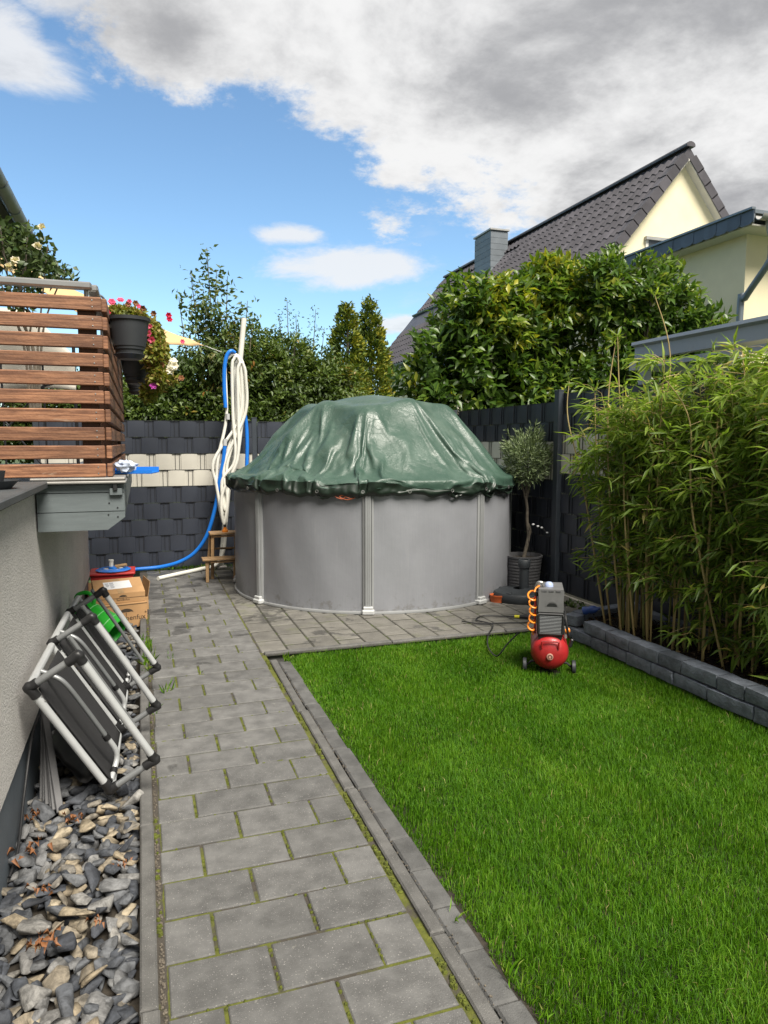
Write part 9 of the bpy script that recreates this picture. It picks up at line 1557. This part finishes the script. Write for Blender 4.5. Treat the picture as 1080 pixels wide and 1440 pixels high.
# local tile frame: x -> world -Y?  length runs up the slope
def tile_pos(y, d):   # lower left corner, d = distance up the slope from the eave
    return np.array((EX + sd_.x * d, y, EZ + sd_.z * d))
bx_ = np.array((0, 1., 0)); by_ = np.array(sd_[:]); bz_ = np.cross(bx_, by_); bz_ = bz_ * np.sign(bz_[2])
B3 = np.c_[bx_, by_, bz_]
tme = bpy.data.meshes.new('roof_tile'); tme.from_pydata((tv @ B3.T).tolist(), [], tf); tme.materials.append(M_tile); shade(tme, 30)
tiles = []; nrow = int(L_sl / .335)
for r in range(nrow):
    for c in range(int((YE - YG - .3) / TW)):
        tiles.append((YG + .15 + c * TW, r * .335 + .02))
def in_dormer(y, d):
    x = EX + sd_.x * d; return 20.3 < y < 27.0 and 9.95 < x < 11.5
tiles = [q for q in tiles if not in_dormer(*q)]
tiles.sort(key=lambda q: q[0] * 1.0 + abs(q[1] - 3.6) * .9)
mbt = MB()
for k, (y, d) in enumerate(tiles):
    p = tile_pos(y, d)
    if k < 296: link('roof_tile', tme, ro_, tuple(p - ORG[ro_.name]))
    else: mbt.add(tv @ B3.T + p, tf)
mbt.build('roof_tiles', M_tile, ro_, True, kind='stuff')
for r in range(nrow):   # verge tiles, left and right slope
    for s_ in (1, -1):
        d = r * .335 + .02; p0 = tile_pos(YG, d); 
        if s_ < 0: p0 = np.array((2 * AX - p0[0], p0[1], p0[2]))
        u_ = np.array((sd_.x * s_, 0, sd_.z)); nrm = np.array((-sd_.z * s_, 0, sd_.x))
        m_ = MB(); m_.prism([(0, -.155), (.36, -.17), (.36, .035), (0, .055)], p0, u_, nrm, (0, .022, 0)); m_.prism([(0, .02), (.36, .008), (.36, .040), (0, .060)], p0 + (0, .023, 0), u_, nrm, (0, .17, 0)); m_.build('verge_tile', M_tile, ro_)
y = YG - .03
while y < YE - .2:
    m_ = MB(); m_.prism([(.12 * math.cos(a), .085 * math.sin(a)) for a in np.linspace(-.3, math.pi + .3, 9)], (AX, y, AZ + .02), (1, 0, 0), (0, 0, 1), (0, .39, 0)); m_.build('ridge_tile', M_tile, ro_); y += .40
hg = lambda x, z, y0_, y1_, r=.07: MB().prism([(r * math.cos(a), r * math.sin(a)) for a in np.linspace(math.pi, 2 * math.pi, 9)] + [(r * .88 * math.cos(a), r * .88 * math.sin(a)) for a in np.linspace(2 * math.pi, math.pi, 9)], (x, y0_, z), (1, 0, 0), (0, 0, 1), (0, y1_ - y0_, 0))
hg(EX - .05, EZ - .02, YG, YE + .05).build('gutter', M_zinc, nh)
m_ = MB(); m_.box((EX + .18, (YG + YE) / 2, EZ - .20), (.36, YE - YG - .1, .03)); m_.build('eaves_soffit', M_soffit, nh)
MB().tube(smooth_path([(EX - .05, YE - .15, EZ - .08), (EX + .0, YE - .15, EZ - .30), (EX + .22, YE - .15, EZ - .62), (EX + .24, YE - .15, EZ - .9), (EX + .24, YE - .15, .1)], 5), .05, 10).build('downpipe', M_zinc, nh, True)
# shed dormer
dx0, dz0 = 10.60, 6.66
dor = MB(); x_top, z_top = 12.0 - .35, AZ - SLP * (.35 + .12) + .18
dor.prism([(dx0, dz0), (x_top, z_top), (x_top, z_top - .16), (dx0, dz0 - .16)], (0, 20.2, 0), (1, 0, 0), (0, 0, 1), (0, 7.0, 0)); dob = dor.build('dormer_roof', M_tile, nh)
dl_ = math.hypot(x_top - dx0, z_top - dz0); du = np.array(((x_top - dx0) / dl_, 0, (z_top - dz0) / dl_)); dn = np.array((-du[2], 0, du[0])); DB = np.c_[(0, 1., 0), du, dn]
mbt = MB()
for r in range(int(dl_ / .335) + 1):
    for c in range(28): mbt.add(tv @ DB.T + np.array((dx0, 20.22 + c * TW, dz0)) + du * min(r * .335, dl_ - .34), tf)
mbt.build('dormer_tiles', M_tile, dob, True, kind='stuff')
MB().prism([(dx0 + .22, dz0 - .15), (x_top, z_top - .15), (x_top, z_top - 1.1), (dx0 + .22, dz0 - 1.3)], (0, 20.4, 0), (1, 0, 0), (0, 0, 1), (0, 6.6, 0)).build('dormer_cheek', M_clad, nh)
hg(dx0 - .05, dz0 - .03, 20.15, 27.25).build('dormer_gutter', M_zinc, nh)
MB().tube(smooth_path([(dx0 - .05, 27.1, dz0 - .1), (dx0 + .02, 27.1, dz0 - .45), (dx0 - .3, 27.1, dz0 - .9)], 5), .04, 8).build('dormer_downpipe', M_zinc, nh, True)
ch = MB(); cx_, cy_ = 11.28, 22.0; ch.box((cx_, cy_, 7.67), (.60, 1.15, 1.50)); cho = ch.build('chimney', M_clad, nh)
for r in range(7):
    for (c, d) in (((cx_, cy_ - .582, 7.16 + r * .186), (.62, .014, .178)), ((cx_ - .307, cy_, 7.16 + r * .186), (.014, 1.17, .178))): m_ = MB(); m_.box(c, d); m_.build('cladding_panel', M_clad, cho)
m_ = MB(); m_.box((cx_, cy_, 8.44), (.70, 1.26, .05)); m_.build('chimney_cap', M_zincl, cho); m_ = MB(); m_.tube([(cx_ + .02, cy_, 8.46), (cx_ + .02, cy_, 8.66)], .03, 8); m_.build('vent_tip', M_steel, cho)
wn = MB(); wn.box((11.40, YG + .215, 5.55), (.95, .05, 1.25)); wo = wn.build('window', M_soffit, nh)
m_ = MB(); m_.box((11.40, YG + .187, 5.55), (.80, .012, 1.10)); m_.build('pane', M_glass, wo); m_ = MB(); m_.box((11.40, YG + .17, 6.13), (1.02, .09, .07)); m_.build('roller_box', M_zincl, wo)

# flat roofed annex in front of the house
an = thing('house_annex', 'cream annex with slate clad roof edge and zinc downpipe at the right', 'annex', (10.5, 10.5, 0))
NX, NY, NZ = 8.45, 8.30, 4.90
MB().box((NX + .34 + 2.5, (NY + .45 + 13.6) / 2, 2.33), (5.0, 13.6 - NY - .45, 4.84)).build('wall', M_cream, an)
MB().box((NX + 2.9, (NY + 13.5) / 2, NZ - .03), (5.76, 13.5 - NY, .05)).build('roof', M_zinc, an)
MB().box((NX + 2.9, (NY + 13.5) / 2 + .02, NZ - .195), (5.70, 13.4 - NY, .02)).build('soffit', M_soffit, an)
MB().box((NX + .02, (NY + 13.5) / 2, NZ - .12), (.03, 13.5 - NY - .02, .13)).build('fascia', M_clad, an)
y = NY
k = 0
while y < 13.2:   # overlapping slates on the roof edge
    poly = [(0, .03), (.25, .03), (.25, -.155), (.20, -.175), (.06, -.170), (0, -.13)]
    m_ = MB(); m_.prism(poly, (NX - .004 - .006 * (k % 2), y, NZ - .03), (0, 1, 0), (0, 0, 1), (.008, 0, 0)); m_.build('edge_slate', M_shing, an); y += .235; k += 1
m_ = MB(); m_.box((NX - .005, (NY + 13.5) / 2, NZ + .012), (.07, 13.5 - NY, .03)); m_.build('edge_flashing', M_zinc, an)
g = MB(); g.prism([(.075 * math.cos(a), .075 * math.sin(a)) for a in np.linspace(math.pi, 2 * math.pi, 9)] + [(.066 * math.cos(a), .066 * math.sin(a)) for a in np.linspace(2 * math.pi, math.pi, 9)], (NX + .02, NY - .08, NZ - .10), (0, 1, 0), (0, 0, 1), (5.7, 0, 0)); g.build('gutter', M_zincl, an, True)
hx, hy = NX + .27, NY - .08
MB().lathe([(.045, -.42), (.045, -.30), (.062, -.26), (.10, -.06), (.10, .02), (0, .02)], 16, (hx, hy, NZ - .10)).build('hopper', M_zincl, an, True)
MB().tube(smooth_path([(hx, hy, NZ - .50), (hx, hy, NZ - .66), (hx - .02, hy + .04, NZ - .78), (hx - .02, hy + .42, NZ - 1.18), (hx - .02, hy + .50, NZ - 1.4), (hx - .02, hy + .50, .2)], 6), .05, 12).build('downpipe', M_zinc, an, True)

# ------------------------------------------------------------------ planting beyond the fences
def clump_crown(ells, nclump, per, lsize, lw, rc, up=.2, tshift=None, seed=1, droop=.25, rich=True, surf=.55):
    rg = np.random.default_rng(seed); data = []; tot = sum(e[2] for e in ells)
    for (c, r, wt) in ells:
        m = max(1, int(nclump * wt / tot)); d = unit(rg.normal(size=(m, 3))); rad = rg.random(m) ** (1 - surf) * .95
        rad = rad * (1 + .22 * fbm(d * 1.8 + seed, 3, seed))
        cc = d * rad[:, None] * r + c
        cen = np.repeat(cc, per, 0); n = len(cen); q = cen + unit(rg.normal(size=(n, 3))) * (rg.random((n, 1)) ** .5) * rc * (1, 1, .8)
        out = np.repeat(d, per, 0); dr = out * .75 + unit(rg.normal(size=(n, 3))) * .8 + (0, 0, up)
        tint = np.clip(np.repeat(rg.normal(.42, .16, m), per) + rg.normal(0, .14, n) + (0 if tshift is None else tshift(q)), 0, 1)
        data.append(leaves(q, dr, out * .6 + (0, 0, .7) + rg.normal(0, .4, (n, 3)), lsize * rg.uniform(.65, 1.2, n), lw, tint, .15, droop, rich))
    return data
def branches(root, base, tips, r0, name='trunk', m=None, fork=.35):
    mb = MB(); base = np.array(base, float)
    for k, tp_ in enumerate(tips):
        tp_ = np.array(tp_, float); f = base + (tp_ - base) * fork * (.7, .7, 1) ; mb.tube(smooth_path([base, f, base + (tp_ - base) * .7 + RNG.normal(0, .04, 3), tp_], 4), np.linspace(r0, r0 * .18, 13), 7)
    mb.build(name, m or M_bark, root, True)
def bush(name, label, cat, base, ells, nclump, per, ls, lw, rc, m, group=None, r0=.04, **kw):
    t = thing(name, label, cat, base, 0, group)
    rg = random.Random(int(abs(base[0] * 100))); tips = []
    for (c, r, wt) in ells:
        for k in range(5): a = rg.uniform(0, 6.28); tips.append((c[0] + r[0] * .6 * math.cos(a), c[1] + r[1] * .6 * math.sin(a), c[2] + r[2] * rg.uniform(-.3, .75)))
    branches(t, base, tips, r0)
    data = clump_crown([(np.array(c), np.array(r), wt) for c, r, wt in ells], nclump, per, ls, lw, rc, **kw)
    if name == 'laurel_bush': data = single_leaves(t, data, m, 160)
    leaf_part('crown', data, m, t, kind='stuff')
    return t
topy = lambda z0_, k: (lambda q: (q[:, 2] - z0_) * k)
GL = 'laurel bushes beyond the side fence'
bush('laurel_bush', 'broad dark green laurel bush left of the others, leaves tinted sunlit yellow at its upper right', 'bush', (4.75, 9.6, -.05), [((4.55, 9.65, 2.55), (1.0, .8, .85), 1.1), ((4.80, 9.5, 3.30), (.80, .7, .74), .9), ((4.2, 9.7, 2.1), (.62, .6, .5), .4), ((5.1, 9.5, 2.2), (.7, .6, .8), .6)], 620, 17, .175, .072, .18, L_mag, GL, .05,
     tshift=lambda q: np.where((q[:, 0] > 4.65) & (q[:, 2] > 2.9), .28, 0) + (q[:, 2] - 2.7) * .07, seed=3)  # sunlight on the upper right put into the leaf tint
bush('laurel_bush', 'upright laurel bush in the middle with its top tinted sunlit yellow green', 'bush', (5.75, 9.5, -.05), [((5.62, 9.5, 3.35), (.62, .55, .80), 1), ((5.90, 9.5, 3.75), (.5, .5, .62), .6), ((5.75, 9.4, 2.4), (.75, .6, .9), .9)], 540, 17, .165, .068, .17, L_mag, GL, .05,
     tshift=lambda q: np.where((np.abs(q[:, 0] - 5.85) < .33) & (q[:, 2] > 3.2), .26, 0) + (q[:, 2] - 2.9) * .06, seed=4)  # leaf tint raised at the top to look sunlit
bush('laurel_bush', 'dense fresh green laurel bush at the right below the annex roof', 'bush', (6.9, 8.8, -.05), [((6.45, 8.9, 3.62), (.75, .6, .66), 1), ((7.05, 8.7, 3.45), (.75, .6, .72), 1), ((7.55, 8.3, 3.0), (.45, .4, .5), .45), ((6.7, 8.7, 2.4), (1.1, .6, .85), 1)], 740, 18, .145, .058, .16, L_mag, GL, .05,
     tshift=lambda q: (q[:, 2] - 3.0) * .08, seed=5)
# low white blossoms under the laurel
wf = thing('white_blossom_shrub', 'small shrub with white blossoms at the foot of the laurel behind the fence', 'shrub', (4.25, 9.3, -.05))
branches(wf, (4.25, 9.3, -.05), [(4.2, 9.25, 2.0), (4.35, 9.2, 1.95), (4.1, 9.3, 1.9)], .015, 'stems')
k = 60; P = np.c_[RNG.normal(4.22, .12, k), RNG.normal(9.12, .06, k), RNG.normal(1.98, .07, k)]; leaf_part('blossoms', [leaves(P, rdir(k) + (0, -.5, 0), rdir(k), .035, .03, RNG.random(k), .2, .1)], F_white, wf, kind='stuff')

GH = 'hedge bushes behind the back fence'
bush('hedge_bush', 'large dense rounded bush behind the back fence left of the pool dome', 'bush', (2.3, 11.9, -.05), [((2.15, 11.9, 2.55), (.95, .8, .95), 1.2), ((2.85, 11.9, 2.35), (.85, .8, .75), .9), ((1.6, 11.9, 2.0), (.8, .7, .7), .7), ((2.9, 11.6, 1.8), (.95, .6, .6), .7), ((2.05, 11.5, 1.8), (.9, .5, .6), .8)], 1900, 26, .085, .042, .15, L_hedge, GH, .06,
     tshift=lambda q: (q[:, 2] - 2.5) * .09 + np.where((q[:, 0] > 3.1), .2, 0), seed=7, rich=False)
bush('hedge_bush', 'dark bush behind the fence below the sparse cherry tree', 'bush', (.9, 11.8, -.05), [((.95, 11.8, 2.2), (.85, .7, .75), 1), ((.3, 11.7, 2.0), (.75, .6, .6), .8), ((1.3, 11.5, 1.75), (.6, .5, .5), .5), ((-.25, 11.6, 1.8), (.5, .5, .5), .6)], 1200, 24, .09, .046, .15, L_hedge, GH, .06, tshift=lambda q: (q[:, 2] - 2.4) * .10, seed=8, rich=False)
bush('hedge_bush', 'shadowed bush behind the flower pots and slat screen', 'bush', (-.6, 12.2, -.05), [((-.5, 12.2, 2.0), (.8, .6, .8), 1), ((-1.5, 12.4, 1.9), (.9, .6, .8), 1)], 700, 20, .10, .05, .17, L_hedge, GH, .06, seed=9, rich=False)
ct = thing('cherry_tree', 'young cherry tree with thin sparse top above the left bush', 'tree', (1.15, 11.4, -.05))
tps = [(1.05, 11.4, 4.50), (.80, 11.4, 4.15), (1.35, 11.4, 4.10), (1.65, 11.4, 3.75), (.62, 11.4, 3.75), (1.0, 11.3, 3.7), (1.45, 11.4, 3.4), (.85, 11.4, 3.35), (1.2, 11.5, 4.2), (1.72, 11.4, 3.45)]
branches(ct, (1.15, 11.4, -.05), tps, .022)
data = clump_crown([(np.array((1.08, 11.4, 2.95)), np.array((.55, .5, .72)), 1), (np.array((1.35, 11.4, 2.75)), np.array((.45, .4, .6)), .6)], 260, 13, .10, .036, .16, up=-.35, seed=12, tshift=lambda q: q[:, 2] * 0 + .12)
for tp_ in tps:
    b0 = np.array((1.1, 11.4, 3.0)); k = 80; s_ = RNG.uniform(.2, 1.02, k)[:, None]; data.append(leaves(b0 + (np.array(tp_) - b0) * s_ + RNG.normal(0, .075, (k, 3)), rdir(k) * (1, 1, .6) + (0, 0, .1), rdir(k), .10, .045, RNG.uniform(.2, .85, k), .15, .2))
leaf_part('crown', data, L_tree, ct, kind='stuff')
GT = 'thuja trees beyond the hedge'
def thuja(label, x, y, h, r, seed):
    t = thing('thuja_tree', label, 'conifer', (x, y, -.05), 0, GT); MB().tube([(x, y, -.05), (x, y, h * .6), (x + .03, y, h)], [.12, .06, .01], 8).build('trunk', M_bark, t)
    rg = np.random.default_rng(seed); m = 900; zz = h * (1 - rg.random(m) ** .75 * .85); rr = r * np.clip((h - zz) / h * 1.7, .02, 1) ** .75 * (.75 + .35 * rg.random(m)); a = rg.uniform(0, 6.28, m)
    rr *= 1 + .28 * pnoise(np.c_[np.cos(a) * 1.7, np.sin(a) * 1.7, zz * 2.6], seed)
    cc = np.c_[x + rr * np.cos(a), y + rr * np.sin(a), zz]; per = 14; cen = np.repeat(cc, per, 0); n = len(cen); out = np.repeat(np.c_[np.cos(a), np.sin(a), np.full(m, .7)], per, 0)
    q = cen + rg.normal(0, .055, (n, 3)); tint = np.clip(np.repeat(rg.normal(.38, .17, m) + .22 * np.maximum(0, np.cos(a - R(-35))), per) + rg.normal(0, .12, n), 0, 1)  # right front side tinted yellower, sunlight painted into the sprays
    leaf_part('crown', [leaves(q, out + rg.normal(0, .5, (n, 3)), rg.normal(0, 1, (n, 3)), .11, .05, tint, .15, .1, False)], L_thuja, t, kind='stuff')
thuja('pointed yellow green thuja tree, left of the pair, beside the house', 4.62, 16.2, 4.72, .62, 1)
thuja('pointed yellow green thuja tree, right of the pair, next to the roof', 5.28, 16.5, 4.92, .60, 2)
wsh = thing('arching_shrub', 'thin arching twigs with sparse leaves rising above the dense bush', 'shrub', (2.7, 12.3, -.05))
tps = [(2.45, 12.3, 3.98), (2.6, 12.3, 3.75), (2.95, 12.3, 3.85), (3.1, 12.3, 3.55), (2.3, 12.3, 3.7)]
branches(wsh, (2.6, 12.3, 1.0), tps, .02, 'twigs'); data = []
for tp_ in tps:
    b0 = np.array((2.6, 12.3, 2.8)); k = 60; s_ = RNG.uniform(.3, 1.02, k)[:, None]; data.append(leaves(b0 + (np.array(tp_) - b0) * s_ + RNG.normal(0, .05, (k, 3)), rdir(k) + (0, 0, .2), rdir(k), .055, .022, RNG.uniform(.2, .7, k), .15, .2, False))
leaf_part('foliage', data, L_tree, wsh, kind='stuff')
# distant greenery so that no bare horizon shows
bush('far_hedge', 'dark hedge far behind at the foot of the thuja trees', 'hedge', (4.5, 17.5, -.05), [((3.2, 17.5, 1.6), (1.6, .7, 1.3), 1), ((5.4, 17.8, 1.5), (1.5, .7, 1.2), 1)], 420, 16, .14, .07, .25, L_hedge, None, .08, seed=15, rich=False)
